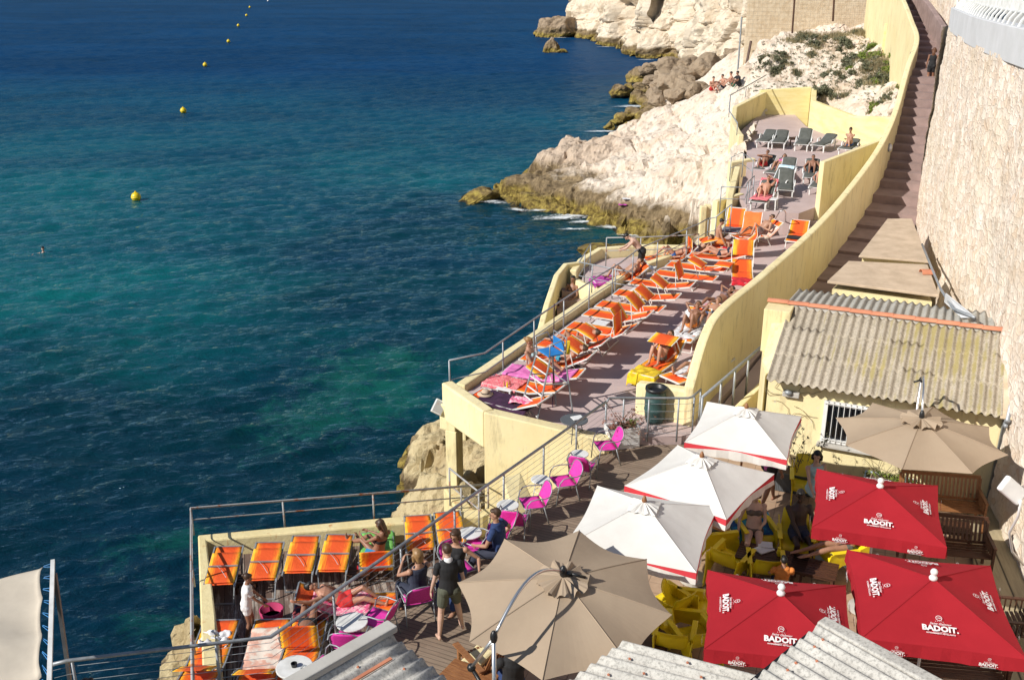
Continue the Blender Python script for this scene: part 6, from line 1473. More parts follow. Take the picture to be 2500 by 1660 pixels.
def leaf_cloud(b, c, r, n, size, rng, flat=.6, clump=8, up=.2):
    cl_ = [V(rng.gauss(0, .5) * r[0], rng.gauss(0, .5) * r[1], rng.gauss(0, .45) * r[2]) for _ in range(clump)]
    for _ in range(n):
        q = rng.choice(cl_); p = Vector(c) + q + V(rng.gauss(0, .22) * r[0], rng.gauss(0, .22) * r[1], rng.gauss(0, .22) * r[2])
        a = V(rng.gauss(0, 1), rng.gauss(0, 1), rng.gauss(0, 1) + up).normalized(); t_ = a.orthogonal().normalized(); t_.rotate(Quaternion(a, rng.uniform(0, 6.3))); s = size * rng.uniform(.6, 1.4); w_ = a.cross(t_) * s * .35
        b.add([p - t_ * s, p - w_, p + t_ * s, p + w_], [(0, 1, 2, 3)])

# ------------------------------------------------------------------ sea: buoys, swimmer
for k, (u, v, d) in enumerate(((333, 488, 0), (448, 275, 0), (501, 162, 0), (558, 104, 0), (582, 65, 0), (602, 40, 0), (610, 20, 0), (654.5, 4, 1))):
    q = at((u, v), SEA); b_ = empty('buoy', (q.x, q.y, SEA + .19)); r_ = .31
    tag(b_, ['round yellow buoy nearest the camera', 'second nearest yellow buoy of the line', 'third yellow buoy of the line', 'fourth yellow buoy counting from the nearest', 'fifth yellow buoy counting from the nearest', 'sixth yellow buoy counting from the nearest', 'farthest yellow buoy of the line', 'pale white buoy at the far end of the line'][k], 'buoy', 'buoys in a line out to sea')
    ms = MT['white_plastic'] if d else mat('buoy_yellow', (.85, .62, .015), rough=.35) if k == 0 else C.objects['float'].data.materials[0]
    MB().ell((0, 0, 0), (r_, r_, r_), None, 20).build('float', ms, b_, smooth=True); MB().lathe([(r_ * 1.0, -.03), (r_ * 1.04, -.01), (r_ * 1.04, .02), (r_, .04)], (0, 0, -.02), 20).build('seam', ms, b_); MB().lathe([(.07, .0), (.08, .05), (.04, .09)], (0, 0, r_ - .02), 10).build('eyelet', ms, b_)
q = at((107, 614), SEA)
person((q.x, q.y, SEA - 1.27), face_dir(.2, -1), dict(pel=(0, 0, .75), tor=(0, .25, 1), fw=(0, 1, 0), hd=(0, -.0, 1), hL=(-.45, .45, 1.2), hR=(.5, .4, 1.2), aL=(-.2, -.5, .1), aR=(.2, -.6, .2)), 'dark haired swimmer alone in the sea at the left edge', 'light', ('short', 'black'), (), 'm', 1.0, .014, face=False)

# ------------------------------------------------------------------ terrace sunbeds, left row
RL = face_dir(.89, -.45)
def on(p, z, h=.36): q = at(p, z + h); return (q.x, q.y, z)
row = [  # foot pixel, turn, back, canopy, label
    (J_(1570, 405), 0, 6, (20, 0, .38), 'orange sunbed with a flat canopy, furthest up the seaward row by the railing', 'orange'),
    (J_(1430, 500), 0, 4, (112, -24, .44), 'orange sunbed next to the standing man, canopy tipped towards its foot', 'orange2'),
    (J_(1150, 605), 2, 12, (92, -72, .45), 'empty orange sunbed with an upright canopy, third from the top of the seaward row', 'orange'),
    (J_(965, 730), 2, 10, (110, -34, .44), 'empty orange sunbed directly above the small wall plaque', 'orange2'),
    (J_(770, 860), 0, 10, (105, -36, .44), 'empty orange sunbed in the middle of the seaward row, yellow edged canopy leaning back', 'orange'),
    (J_(625, 960), 0, 20, (95, -42, .46), 'orange sunbed whose red and yellow canopy overlaps its neighbour', 'orange2'),
    (J_(430, 1110), 0, 22, (98, -55, .46), 'orange sunbed with a tall striped canopy, just beyond the sunbed with the steep canopy', 'orange2'),
    (J_(320, 1200), 3, 30, (75, -84, .42), 'orange sunbed with a dark towel on its steep backrest', 'orange'),
    (B_(835, 880), 0, 30, (105, -24, .44), 'orange sunbed under the man with one knee raised, canopy tilted', 'orange2'),
    (B_(735, 965), 0, 30, (105, -26, .44), 'orange sunbed in line with the blue lifeguard chair, canopy raised', 'orange2')]
beds = []
for p, dr, bk, cn, lab, cf in row:
    loc = on(p, TER); rz = RL + R(dr); beds.append((loc, rz, bk)); sunbed(loc, rz, lab, bk, cn, 'orange striped sunbeds along the sea side', canfab=cf)
loc = on(B_(625, 1050), TER); rz = RL + R(4); sunbed(loc, rz, 'sunbed covered by a lilac pink towel, with the blonde woman on it', 15, None, 'orange striped sunbeds along the sea side'); bl_loc = (loc, rz)
cloth('towel', MT['t_pink'], loc, rz, .78, 1.75, .36, 'lilac pink towel under the blonde woman', back=15, seed=3)
loc = on(B_(510, 1115), TER); rz = RL + R(-2); sunbed(loc, rz, 'orange sunbed under a coral patterned towel, bright canopy at its head', 14, (105, -28, .44), 'orange striped sunbeds along the sea side', canfab='orange2')
cloth('towel', MT['t_coral'], loc, rz, .84, 1.0, .36, 'coral red patterned towel over the foot of a sunbed', y0=-.12, seed=5, wob=.03)
loc = on(B_(420, 1205), TER); rz = RL + R(-6); sunbed(loc, rz, 'orange sunbed in the near corner of the terrace, under a dark plum towel', 24, None, 'orange striped sunbeds along the sea side'); pl_loc = (loc, rz)
cloth('towel', MT['t_plum'], loc, rz, .86, 1.3, .36, 'dark plum towel hanging from the sunbed in the near corner', y0=.25, seed=8, wob=.03)
cloth('scarf', MT['t_flower'], (loc[0] + .5, loc[1] - .42, loc[2]), rz + .3, .34, .5, .4, 'crumpled flowered scarf on the plum towel', 'scarf', y0=.35, seed=9, wob=.05)
q = Vector(loc) + Matrix.Rotation(rz, 3, 'Z') @ V(-.02, .28, .41)
hat = empty('straw_hat', q); tag(hat, 'straw sun hat with a dark band lying on the near corner sunbed', 'hat'); MB().lathe([(.2, .0), (.2, .008), (.1, .02), (.095, .08), (.07, .115), (.02, .12)], (0, 0, 0), 24).build('crown', MT['slab'], hat, smooth=True); MB().lathe([(.101, .022), (.099, .05)], (0, 0, 0), 24).build('band', MT['black_plastic'], hat)
# small white side tables between the beds
def small_table(px, z, label, h=.38, group='small square white plastic side tables', rz=RL, w=.42):
    q = at(px, z + h); e = empty('plastic_table', (q.x, q.y, z), rz); tag(e, label, 'table', group)
    b = MB(); b.box((0, 0, h), (w, w, .025)); b.build('table_top', MT['white_plastic'], e, bevel=.01)
    for sx_ in (-1, 1):
        for sy in (-1, 1): MB().bar((sx_ * w * .42, sy * w * .42, 0), (sx_ * w * .4, sy * w * .4, h), .04, .04).build('leg', MT['white_plastic'], e)
    return e
for p, lab in ((J_(1350, 440), 'white plastic table beside the man leaning on the railing'), (J_(1215, 700), 'white plastic table between the third and fourth sunbeds'), (J_(790, 1080), 'white plastic table half hidden behind the overlapping canopies'), (B_(620, 1165), 'white plastic table with sun cream bottles next to the coral towel'),
               (I_(620, 985), 'white plastic table by the seated muscular man')): small_table(p, TER, lab)
q = at(B_(615, 1160), TER + .4)
for k, (dx, dy, c) in enumerate(((-.05, .04, 'tile_red'), (.03, -.02, 'yellow_plastic'), (.09, .08, 'rust_metal'))): tag(MB().lathe([(.02, 0), (.022, .1), (.012, .12), (.012, .15)], (q.x + dx, q.y + dy, q.z - .005), 10).build('bottle', MT[c]), ('brown sun oil bottle on the small white table', 'yellow sun cream bottle on the small white table', 'rusty orange bottle at the back of the small white table')[k], 'bottle')
# right row
specs = [
    (I_(1600, 1000), face_dir(.35, .93), 30, None, 'orange sunbed against the stair wall with a black towel, furthest up', 'rb0'),
    (I_(1010, 1480), face_dir(.18, .98), 20, (62, 70, .62), 'orange sunbed seen from its foot with a tall upright canopy and red towel', 'rb1'),
    (J_(1870, 985), face_dir(.75, .66), 15, None, 'orange sunbed under the woman lying on a pink flowered towel', 'rb2'),
    (J_(1690, 1290), face_dir(.45, .89), 30, None, 'sunbed with a white towel under the woman with folded arms', 'rb4'),
    (J_(1900, 1200), face_dir(.5, .86), 20, None, 'orange sunbed tucked behind the curved end of the stair wall', 'rb3'),
    (B_(1480, 1090), face_dir(.55, .83), 35, (125, 10, .55), 'orange sunbed with a yellow towel and a wide overhead canopy', 'rb5'),
    (B_(1660, 1120), face_dir(.8, .6), 15, None, 'sunbed partly hidden by the low wall, next to the yellow towel', 'rb6'),
    (I_(600, 1050), face_dir(.95, -.1), 45, (70, 100, .45), 'orange sunbed with a vertical canopy beside the seated muscular man', 'tb1'),
    (I_(400, 1150), face_dir(.93, -.35), 20, None, 'orange sunbed under the woman lying with black clothes beside her', 'tb2'),
    (I_(920, 950), face_dir(.93, .35), 40, None, 'orange sunbed with a striped towel under the man in sunglasses', 'tb3'),
    (I_(850, 900), face_dir(.35, .93), 55, None, 'orange sunbed with raised back and a grey towel', 'tb4'),
    (I_(1070, 950), face_dir(.3, .95), 50, None, 'wide orange towel draped sunbed with raised back', 'tb5')]
BD = {}
for p, rz, bk, cn, lab, key in specs:
    loc = on(p, TER); BD[key] = (loc, rz, bk); sunbed(loc, rz, lab, bk, cn, 'orange striped sunbeds on the landward side', canfab='orange2')
def tw(key, m, label, w=.66, l=1.2, y0=0, seed=1, wob=.015, back=True): loc, rz, bk = BD[key]; return cloth('towel', MT[m], loc, rz, w, l, .36, label, back=bk if back else None, y0=y0, seed=seed, wob=wob)
tw('rb0', 't_black', 'black towel on the uppermost sunbed by the stair wall', .62, .5, .3); tw('rb1', 't_red', 'red towel folded over the foot of the sunbed with the tall canopy', .72, .62, -.1, wob=.03)
tw('rb2', 't_flower', 'pink flowered towel under the woman by the stair wall', .84, 1.6, .15, wob=.03); tw('rb4', 't_white', 'white towel under the woman with folded arms', .8, 1.6, .2, wob=.04)
tw('rb5', 't_yellow', 'yellow towel hanging over the foot of a sunbed', .86, .8, -.3, wob=.03); tw('tb4', 't_grey', 'grey towel on the sunbed with raised back', .62, .75, .1); tw('tb5', 't_orange', 'large plain orange towel over the raised backrest', .72, 1.8, .1); tw('tb1', 't_red', 'red towel under the seated muscular man', .7, .9, .5); tw('tb3', 't_stripe', 'white striped towel hanging from the sunglasses man’s sunbed'.replace('’', "'"), .84, .7, 1.0, wob=.03)
tw('rb6', 't_white', 'white towel at the hidden sunbed behind the low wall', .8, 1.2, .3, wob=.04)
# side platform beds
sb = face_dir(.9, .42)
for p, rz, bk, cn, lab, key in ((J_(700, 590), face_dir(.98, .2), 38, None, 'dark sunbed covered with a magenta towel on the side platform', 'sp1'), (J_(1290, 345), face_dir(.97, .1), 40, (75, 95, .35), 'orange sunbed with a vertical canopy on the side platform', 'sp2'), (J_(1560, 310), face_dir(.97, .2), 25, (100, 10, .4), 'orange sunbed with a level canopy at the far end of the side platform', 'sp3')):
    loc = on(p, SUB); BD[key] = (loc, rz, bk); sunbed(loc, rz, lab, bk, cn, 'sunbeds on the side platform', canfab='orange2')
tw('sp1', 't_magenta', 'magenta towel spread over the sunbed on the side platform', .95, 1.0, -.15, wob=.03)
MB().box((0, 0, 0), (.55, .02, .36), Matrix.Rotation(R(-58), 3, 'Z')).build('plaque', MT['dark_metal']); pq = C.objects['plaque']; q = at(J_(785, 745), 4.25); pq.location = q; tag(pq, 'small dark metal plaque on the front wall of the side platform', 'plaque')

# resin loungers, upper terraces
def rl(p, z, rz, lab, bk, cu=True): q = at(p, z + .35); resin_lounger((q.x, q.y, z), rz, lab, bk, cu)
for u, v, rz, bk, lab in ((290, 1350, face_dir(.45, .9), 22, 'green cushioned lounger at the seaward end of the upper terrace row'), (470, 1365, face_dir(.35, .93), 25, 'green cushioned lounger left of the little table on the upper terrace'), (735, 1385, face_dir(.38, .92), 42, 'green cushioned lounger with its back raised highest, right of the little table'),
                          (925, 1395, face_dir(.6, .8), 22, 'green cushioned lounger nearest the two sunbathers on the upper terrace'), (1240, 1440, face_dir(.5, .86), 15, 'lounger under the sitting sunbather on the upper terrace'), (1440, 1435, face_dir(.85, .5), 10, 'lounger under the face down sunbather in red trunks')): rl(S_(u, v), T3, rz, lab, bk)
wood_table(tuple(at(S_(650, 1310), T3 + .35).xy) + (T3,), .3, 'small wooden table between the green cushioned loungers', .7, .5, .35, group='small wooden tables')
for u, v, rz, bk, lab in ((1180, 170, face_dir(.5, .86), 30, 'white lounger in the seaward corner of the middle terrace'), (1330, 200, face_dir(.55, .83), 25, 'lounger under the woman with the pink scarf'), (1490, 235, face_dir(.35, .93), 40, 'empty green cushioned lounger with papers on it'), (1500, 400, face_dir(.25, .97), 45, 'empty green cushioned lounger standing alone beside the steps'), (1790, 255, face_dir(.3, .95), 40, 'lounger under the man with both knees raised'),
                          (1860, 370, face_dir(.4, .9), 25, 'lounger half hidden behind the end wall'), (1180, 540, face_dir(.45, .89), 45, 'lounger under the man on the rust coloured towel'), (1300, 370, face_dir(.6, .8), 45, 'lounger with a pale blue towel over its back')): rl(I_(u, v), T2, rz, lab, bk)
small_table(I_(1350, 500), T2, 'white plastic table next to the man on the rust coloured towel', .42); small_table(I_(1260, 140), T2, 'white plastic table full of bottles in the corner of the middle terrace', .4)

# ------------------------------------------------------------------ lifeguard chair
q = at(B_(930, 1390), TER); lg = empty('lifeguard_chair', (q.x - .12, q.y + .45, TER), R(-62)); tag(lg, 'tall metal lifeguard chair with a blue seat', 'lifeguard chair')
m = MT['grey_metal']
for s in (-1, 1):
    MB().tube([(s * .42, .42, 0), (s * .3, .2, 1.72)], .022, 7).build('leg', m, lg); MB().tube([(s * .42, -.62, 0), (s * .3, -.18, 1.62)], .022, 7).build('leg', m, lg)
    MB().tube([(s * .3, -.2, 1.6), (s * .34, -.22, 1.95), (s * .34, .1, 2.02), (s * .3, .22, 1.75)], .017, 6).build('armrest', m, lg, smooth=True)
for k in range(6): z = .22 + k * .25; f = z / 1.62; y = -.62 + .44 * f; x = .42 - .12 * f; MB().tube([(-x, y, z), (x, y, z)], .018, 6).build('rung', MT['white_metal'], lg)
MB().tube([(-.37, .3, .9), (.37, .3, .9)], .016, 6).build('brace', m, lg); MB().tube([(-.36, -.35, 1.0), (-.37, .3, .9)], .016, 6).build('brace', m, lg); MB().tube([(.36, -.35, 1.0), (.37, .3, .9)], .016, 6).build('brace', m, lg)
MB().box((0, 0, 1.64), (.52, .42, .04)).build('seat', MT['blue_seat'], lg, bevel=.01); MB().box((0, .22, 1.82), (.5, .03, .24)).build('backrest', MT['blue_seat'], lg, bevel=.01)
MB().tube([(-.3, .24, 1.66), (-.3, .26, 2.04), (.3, .26, 2.04), (.3, .24, 1.66)], .017, 6).build('back_frame', m, lg); MB().tube([(-.34, .28, .0), (-.34, .28, 2.7)], .014, 6).build('flag_pole', MT['t_plum'], lg)
o = cloth('towel', MT['t_yellow'], (q.x + .28, q.y + .4, TER), 0, .1, .3, 1.8, 'small yellow cloth hanging on the lifeguard chair', y0=-.3)
round_table(tuple(at(B_(1050, 1370), TER + .5).xy) + (TER,), 'dark grey round table with papers by the front parapet', .32, .5, 'dark_metal', 'grey round tables', 'grey_plastic')
q = at(B_(1070, 1358), TER + .53); tag(MB().box((q.x, q.y, q.z), (.26, .2, .02), Matrix.Rotation(.4, 3, 'Z')).build('papers', MT['white_plastic']), 'white papers lying on the dark grey round table', 'papers')
# barrel
q = at(B_(1565, 1395), TER); bb = empty('barrel', (q.x, q.y + .12, TER)); tag(bb, 'dark green plastic barrel used as a litter bin', 'barrel')
MB().lathe([(.2, 0), (.235, .1), (.25, .3), (.262, .32), (.262, .35), (.252, .37), (.252, .55), (.264, .57), (.264, .6), (.25, .62), (.235, .8), (.245, .82), (.245, .86), (.225, .86), (.2, .5)], (0, 0, 0), 26).build('drum', MT['green_barrel'], bb, smooth=True)
MB().lathe([(.235, .8), (.255, .84), (.25, .9), (.2, .88), (.19, .6)], (0, 0, 0), 26).build('bin_liner', MT['black_plastic'], bb, smooth=True)
# white planter with dry shrub
q = at(C_(1500, 600), DECK); pln = empty('planter', (q.x + .12, q.y + .35, DECK), R(15)); tag(pln, 'white wooden planter with a withered brown shrub', 'planter')
b = MB(); 
for s in (-1, 1): b.box((s * .36, 0, .25), (.03, .4, .5)); b.box((0, s * .19, .25), (.7, .03, .5))
for z in (.1, .26, .42): b.box((0, -.207, z), (.7, .006, .012))
b.build('box', MT['white_plastic'], pln, bevel=.006); MB().box((0, 0, .45), (.68, .35, .02)).build('soil', MT['leaf_dry'], pln)
tw_ = MB(); lf = MB(); r_ = random.Random(5)
for i in range(11):
    a = r_.uniform(0, 6.3); ln = r_.uniform(.6, 1.1); d = V(cos(a) * .9, sin(a) * .6, .8); p = V(r_.uniform(-.15, .15), 0, .45); pts = [p]
    for j in range(6): d = (d + V(r_.gauss(0, .2), r_.gauss(0, .2), -.16)).normalized(); p = p + d * ln / 6; pts.append(p)
    tw_.tube(pts, [.014, .012, .01, .008, .007, .005, .003], 4)
    for q_ in pts[2:]: leaf_cloud(lf, q_, (.09, .09, .09), 9, .028, r_, clump=3)
tw_.build('branches', MT['twig'], pln); lf.build('withered_leaves', MT['leaf_dry'], pln)
lf = MB(); leaf_cloud(lf, (.22, -.02, .58), (.15, .12, .12), 160, .03, r_); lf.build('green_leaves', MT['leaf_green'], pln)

# ------------------------------------------------------------------ walkway chairs and tables
def chp(p, h=.43): q = at(p, DECK + h); return (q.x, q.y, DECK)
A0 = face_dir(-.86, -.5); pch = [
    (C_(1415, 545), face_dir(-.9, -.2), 'pink mesh chair in front of the white planter'), (C_(1245, 690), face_dir(.35, .93), 'pink mesh chair seen from behind at the furthest white table'), (C_(1110, 800), face_dir(-.9, -.3), 'pink mesh chair facing the sea between two white tables'),
    (C_(885, 955), face_dir(-.9, -.25), 'pink mesh chair next to the table above the standing rail post'), (C_(755, 1075), face_dir(.2, .97), 'pink mesh chair with its back to the camera behind the man in blue'), (C_(640, 1160), face_dir(-.9, .1), 'pink mesh chair of the seated man in the blue shirt'),
    (C_(470, 1270), face_dir(-.8, .5), 'pink mesh chair behind the woman with crossed arms'), (D_(2120, 540), face_dir(.5, -.86), 'pink mesh chair under the woman in the black vest facing the camera'), (D_(1820, 740), face_dir(-.35, .93), 'pink mesh chair under the woman with reddish blonde hair'),
    (D_(1540, 900), face_dir(-.85, .35), 'empty pink mesh chair with a bag strap right of the round white table'), (D_(1340, 1060), face_dir(.1, 1), 'pink mesh chair in front of the round white table, back to the camera'), (D_(1150, 1260), face_dir(-.8, .5), 'pink mesh chair behind the grey corrugated roof, next to the ashtray table')]
for p, rz, lab in pch: pink_chair(chp(p), rz, lab)
for p, r_, lab in ((C_(1225, 612), .2, 'white round table furthest along the walkway'), (C_(943, 795), .2, 'white round table second furthest along the walkway'), (C_(707, 980), .22, 'white round table above the seated man in blue'), (C_(437, 1180), .22, 'white round table next to the woman in the black vest'), (D_(1355, 935), .26, 'white slatted round table in front of the woman with reddish hair')):
    q = at(p, DECK + .5); round_table((q.x, q.y, DECK), lab, r_, .5)
q = at(D_(940, 1260), DECK + .5); round_table((q.x, q.y, DECK), 'white round table with a black ashtray at the bottom of the frame', .28, .5)
tag(MB().lathe([(.04, 0), (.05, .06), (.04, .06), (.035, .02)], (q.x, q.y, q.z + .006), 16).build('ashtray', MT['black_plastic']), 'black ashtray on the nearest round table', 'ashtray')

# ------------------------------------------------------------------ lower deck sunbeds
def folded(p, rz, label):
    q = at(p, LOW + .42); e = empty('folded_sunbed', (q.x, q.y, LOW), rz); tag(e, label, 'sunbed', 'folded orange sunbeds on the lower deck')
    def pan(y0, z0, y1, z1, w, nm, mt):
        g = [[(x * w, y0 + (y1 - y0) * t_, z0 + (z1 - z0) * t_ - .02 * sin(pi * t_) * (1 - x * x) + .004 * sin(9 * t_ + 4 * x)) for x in np.linspace(-1, 1, 9)] for t_ in np.linspace(0, 1, 11)]
        MB().sheet(g, .008).build(nm, MT[mt], e, smooth=True)
    pan(0, .40, 1.15, .58, .275, 'canvas', 'orange'); pan(.02, .44, .9, .6, .3, 'sunshade', 'orange2')
    f = MB()
    for s in (-1, 1): f.bar((s * .315, -.08, .39), (s * .3, 1.16, .58), .028, .036)
    f.bar((-.3, .47, .545), (.3, .47, .545), .02, .03); f.bar((-.3, 1.16, .58), (.3, 1.16, .58), .025, .025); f.tube([(-.12, .46, .57), (0, .3, .55), (.12, .12, .49)], .005, 4); f.build('frame', MT['grey_metal'], e)
    for y in (.02, .95):
        l = MB()
        for s in (-1, 1): l.bar((s * .3, y, .42), (s * .27, y - .14, 0), .024, .024)
        l.bar((-.27, y - .14, .02), (.27, y - .14, .02), .024, .024); l.build('leg', MT['grey_metal'], e)
for k, (u, v) in enumerate(((400, 665), (700, 632), (965, 580), (1210, 570))): folded(D_(u, v), R(4 - k * 1.5), ('folded orange sunbed in the left corner of the lower deck', 'second folded orange sunbed from the left railing, above the girl in white', 'third folded orange sunbed from the left railing', 'rightmost of the four folded orange sunbeds in a row')[k])
folded(D_(1850, 415), R(8), 'orange folded sunbed behind the reddish blonde woman, dark bag on it'); folded(D_(2085, 385), R(10), 'orange folded sunbed behind the woman in the black vest')
# lower deck occupied beds: foot away from the camera
def lowbed(p, rz, back, can, lab): q = at(p, LOW + .36); loc = (q.x, q.y, LOW); sunbed(loc, rz, lab, back, can, 'orange sunbeds in use on the lower deck', canfab='orange2', frame='grey_metal'); return loc, rz, back
BD['l1'] = lowbed(D_(420, 935), face_dir(.04, -1), 12, (40, 30, .36), 'orange sunbed with a crumpled white towel, bottom left of the lower deck')
BD['l2'] = lowbed(D_(790, 930), face_dir(.06, -1), 8, (30, 30, .36), 'orange sunbed covered with a cream striped towel beside the pink basket')
BD['l3'] = lowbed(D_(1080, 800), face_dir(.05, -1), 10, (62, 82, .4), 'orange sunbed under the man holding his head in his hands')
BD['l4'] = lowbed(D_(1540, 300), face_dir(.12, -1), 30, (52, 80, .36), 'orange sunbed of the woman on the bright green towel')
BD['l5'] = lowbed(D_(1690, 800), face_dir(-.96, -.05), 24, None, 'orange sunbed of the reclining man in red at the right of the lower deck')
BD['l6'] = lowbed(D_(770, 1280), face_dir(.1, -1), 10, None, 'orange sunbed cut off by the bottom edge of the picture')
tw('l2', 't_stripe', 'cream striped towel on the sunbed beside the pink basket', .7, 1.2, .25); tw('l3', 't_navy', 'dark striped towel under the man holding his head', .72, .7, -.1, wob=.03); tw('l4', 't_green', 'bright green towel under the woman reading a blue book', .82, .9, -.12, wob=.03); tw('l5', 't_flower', 'red patterned towel under the reclining man on the lower deck', .74, 1.1, .5, wob=.03)
loc, rz, _ = BD['l1']; o = cloth('towel', MT['t_white'], loc, rz, .5, .42, .37, 'crumpled white towel on the bottom left sunbed', y0=.35, wob=.11, seed=12)
q = at(D_(780, 900), LOW + .2); bk_ = empty('basket', (q.x, q.y, LOW)); tag(bk_, 'pink and beige round beach basket', 'basket')
MB().lathe([(.17, 0), (.2, .15), (.215, .2)], (0, 0, 0), 22).build('lower_body', MT['slab'], bk_, smooth=True); MB().lathe([(.216, .2), (.24, .38), (.22, .38), (.19, .1)], (0, 0, 0), 22).build('upper_body', mat('pink_canvas', (.45, .03, .12), rough=.8), bk_, smooth=True); MB().tube([(-.2, 0, .36), (-.15, 0, .2), (0, .02, .14), (.15, 0, .2), (.2, 0, .36)], .008, 5).build('handle', MT['wood_warm'], bk_)
for (u, v), lab in ((D_(1400, 570), 'small low wooden table with a red packet on the lower deck'), (D_(590, 620), 'small low wooden table between the folded sunbeds')): wood_table(tuple(at((u, v), LOW + .3).xy) + (LOW,), .1, lab, .5, .35, .28, group='small low wooden tables')
q = at(D_(1410, 545), LOW + .33); tag(MB().box((q.x, q.y, q.z), (.1, .07, .05)).build('packet', MT['t_red']), 'red packet on the small table of the lower deck', 'packet')
q = at(D_(1475, 455), LOW + .75); tag(MB().box((q.x, q.y, q.z), (.2, .015, .26), Matrix.Rotation(R(-60), 3, 'X') @ Matrix.Rotation(.3, 3, 'Y')).build('book', mat('blue_cover', (.02, .25, .5))), 'blue covered book held by the woman on the green towel', 'book')
# ------------------------------------------------------------------ patio furniture
def pt(p, h): q = at(p, DECK + h); return (q.x, q.y, DECK)
yc = [  # pixel of the seat, facing direction, label
    (L_(1200, 560), face_dir(-.25, -.97), 'yellow plastic armchair under the dark haired woman by the house wall'),
    (L_(190, 1130), face_dir(.95, .2), 'yellow plastic armchair in bright sun between two white umbrellas'),
    (L_(640, 1100), face_dir(.15, -.98), 'yellow plastic armchair with a blue towel under the woman in the brown bikini'),
    (L_(1080, 1190), face_dir(-.2, -.97), 'yellow plastic armchair under the bare chested man in the shade'),
    (L_(1580, 1330), face_dir(-.95, -.2), 'yellow plastic armchair under the woman resting her feet on the table'),
    (L_(370, 1430), face_dir(.6, .8), 'yellow plastic armchair beside the corner of the nearest white umbrella'),
    (L_(760, 1510), face_dir(.15, .98), 'yellow plastic armchair facing the low table, back to the front red umbrella'),
    (E_(1700, 960), face_dir(.95, -.2), 'large yellow armchair right of the taupe umbrella edge'),
    (E_(1570, 940), face_dir(-.6, .8), 'yellow armchair mostly hidden behind the taupe umbrella'),
    (E_(1610, 1190), face_dir(.25, .95), 'yellow armchair in front of the pale corrugated roof'),
    (E_(1760, 1180), face_dir(-.3, .95), 'yellow armchair left of the lower corner of the front red umbrella')]
for p, rz, lab in yc: yellow_chair(pt(p, .38), rz, lab)
wood_table(pt(L_(830, 1380), .42), R(-24), 'low dark wooden table with papers before the woman in the bikini', 1.25, .6)
wood_table(pt(L_(1290, 1500), .42), R(-24), 'low dark wooden table under the feet of the reclining woman', .8, .55)
MB().lathe([(.27, 0), (.28, .3), (.3, .42), (.3, .44)], (0, 0, 0), 20).build('table_drum', MT['wood_dark']); o = C.objects['table_drum']; o.location = pt(E_(1440, 1175), .42); tag(o, 'round dark wicker table beside the taupe umbrella', 'table'); o.name = 'wicker_table'
q = at(L_(740, 1300), DECK + .45)
o = MB().box((0, 0, 0), (.32, .22, .02), Matrix.Rotation(.5, 3, 'Z')).box((.05, .12, .022), (.26, .2, .015), Matrix.Rotation(-.2, 3, 'Z')).build('newspaper', MT['white_plastic']); o.location = q; tag(o, 'crumpled newspaper on the low dark table', 'newspaper')
q = at(L_(900, 1370), DECK + .44); tag(MB().lathe([(.03, 0), (.045, .06), (.03, .14), (.035, .17)], tuple(q), 14).build('carafe', MT['yellow_plastic']), 'small carafe with yellow drink on the low dark table', 'carafe')
for p, rz, w_, m, lab in ((Q_(270, 390), R(170), 1.5, 'wood_warm', 'sunlit slatted wooden bench below the dried planter, next to the back red umbrella'), (Q_(300, 690), R(170), 1.5, 'wood_dark', 'dark slatted wooden bench between the two rear red umbrellas'), (Q_(760, 1200), R(80), .7, 'wood_dark', 'dark wooden chair peeking out right of the right front red umbrella'), (Q_(330, 1510), R(172), 1.5, 'wood_dark', 'dark slatted bench at the bottom edge under the right front red umbrella')):
    q = at(p, DECK + .45); slat_bench((q.x, q.y, DECK + .1), rz, lab, w_, m)
wood_table(tuple(at(Q_(345, 535), DECK + .45).xy) + (DECK + .1,), R(-12), 'small dark wooden table between the two slatted benches', .7, .45, .4)
e = empty('deck_chair', pt(P_(640, 440), .35), face_dir(-.55, .83)); tag(e, 'slatted brown wooden armchair under the lower edge of the taupe umbrella', 'armchair')
b = MB()
for i in range(11): x = -.3 + i * .06; b.bar((x, -.3, .3), (x, .3, .4), .045, .015); b.bar((x, -.3, .3), (x, -.62, .95), .045, .015, up=(0, 1, 0))
b.build('slats', MT['wood_warm'], e)
for s_ in (-1, 1): MB().bar((s_ * .37, -.45, .58), (s_ * .37, .35, .6), .1, .025).build('armrest', MT['wood_warm'], e); MB().bar((s_ * .35, .28, 0), (s_ * .35, .28, .59), .05, .04).build('leg', MT['wood_warm'], e); MB().bar((s_ * .35, -.3, 0), (s_ * .35, -.42, .59), .05, .04).build('leg', MT['wood_warm'], e)
o = wood_table(pt(P_(470, 590), .5), R(-30), 'light wooden slatted table at the very bottom below the silver umbrella arm', .8, .6, .5, 'wood_warm')
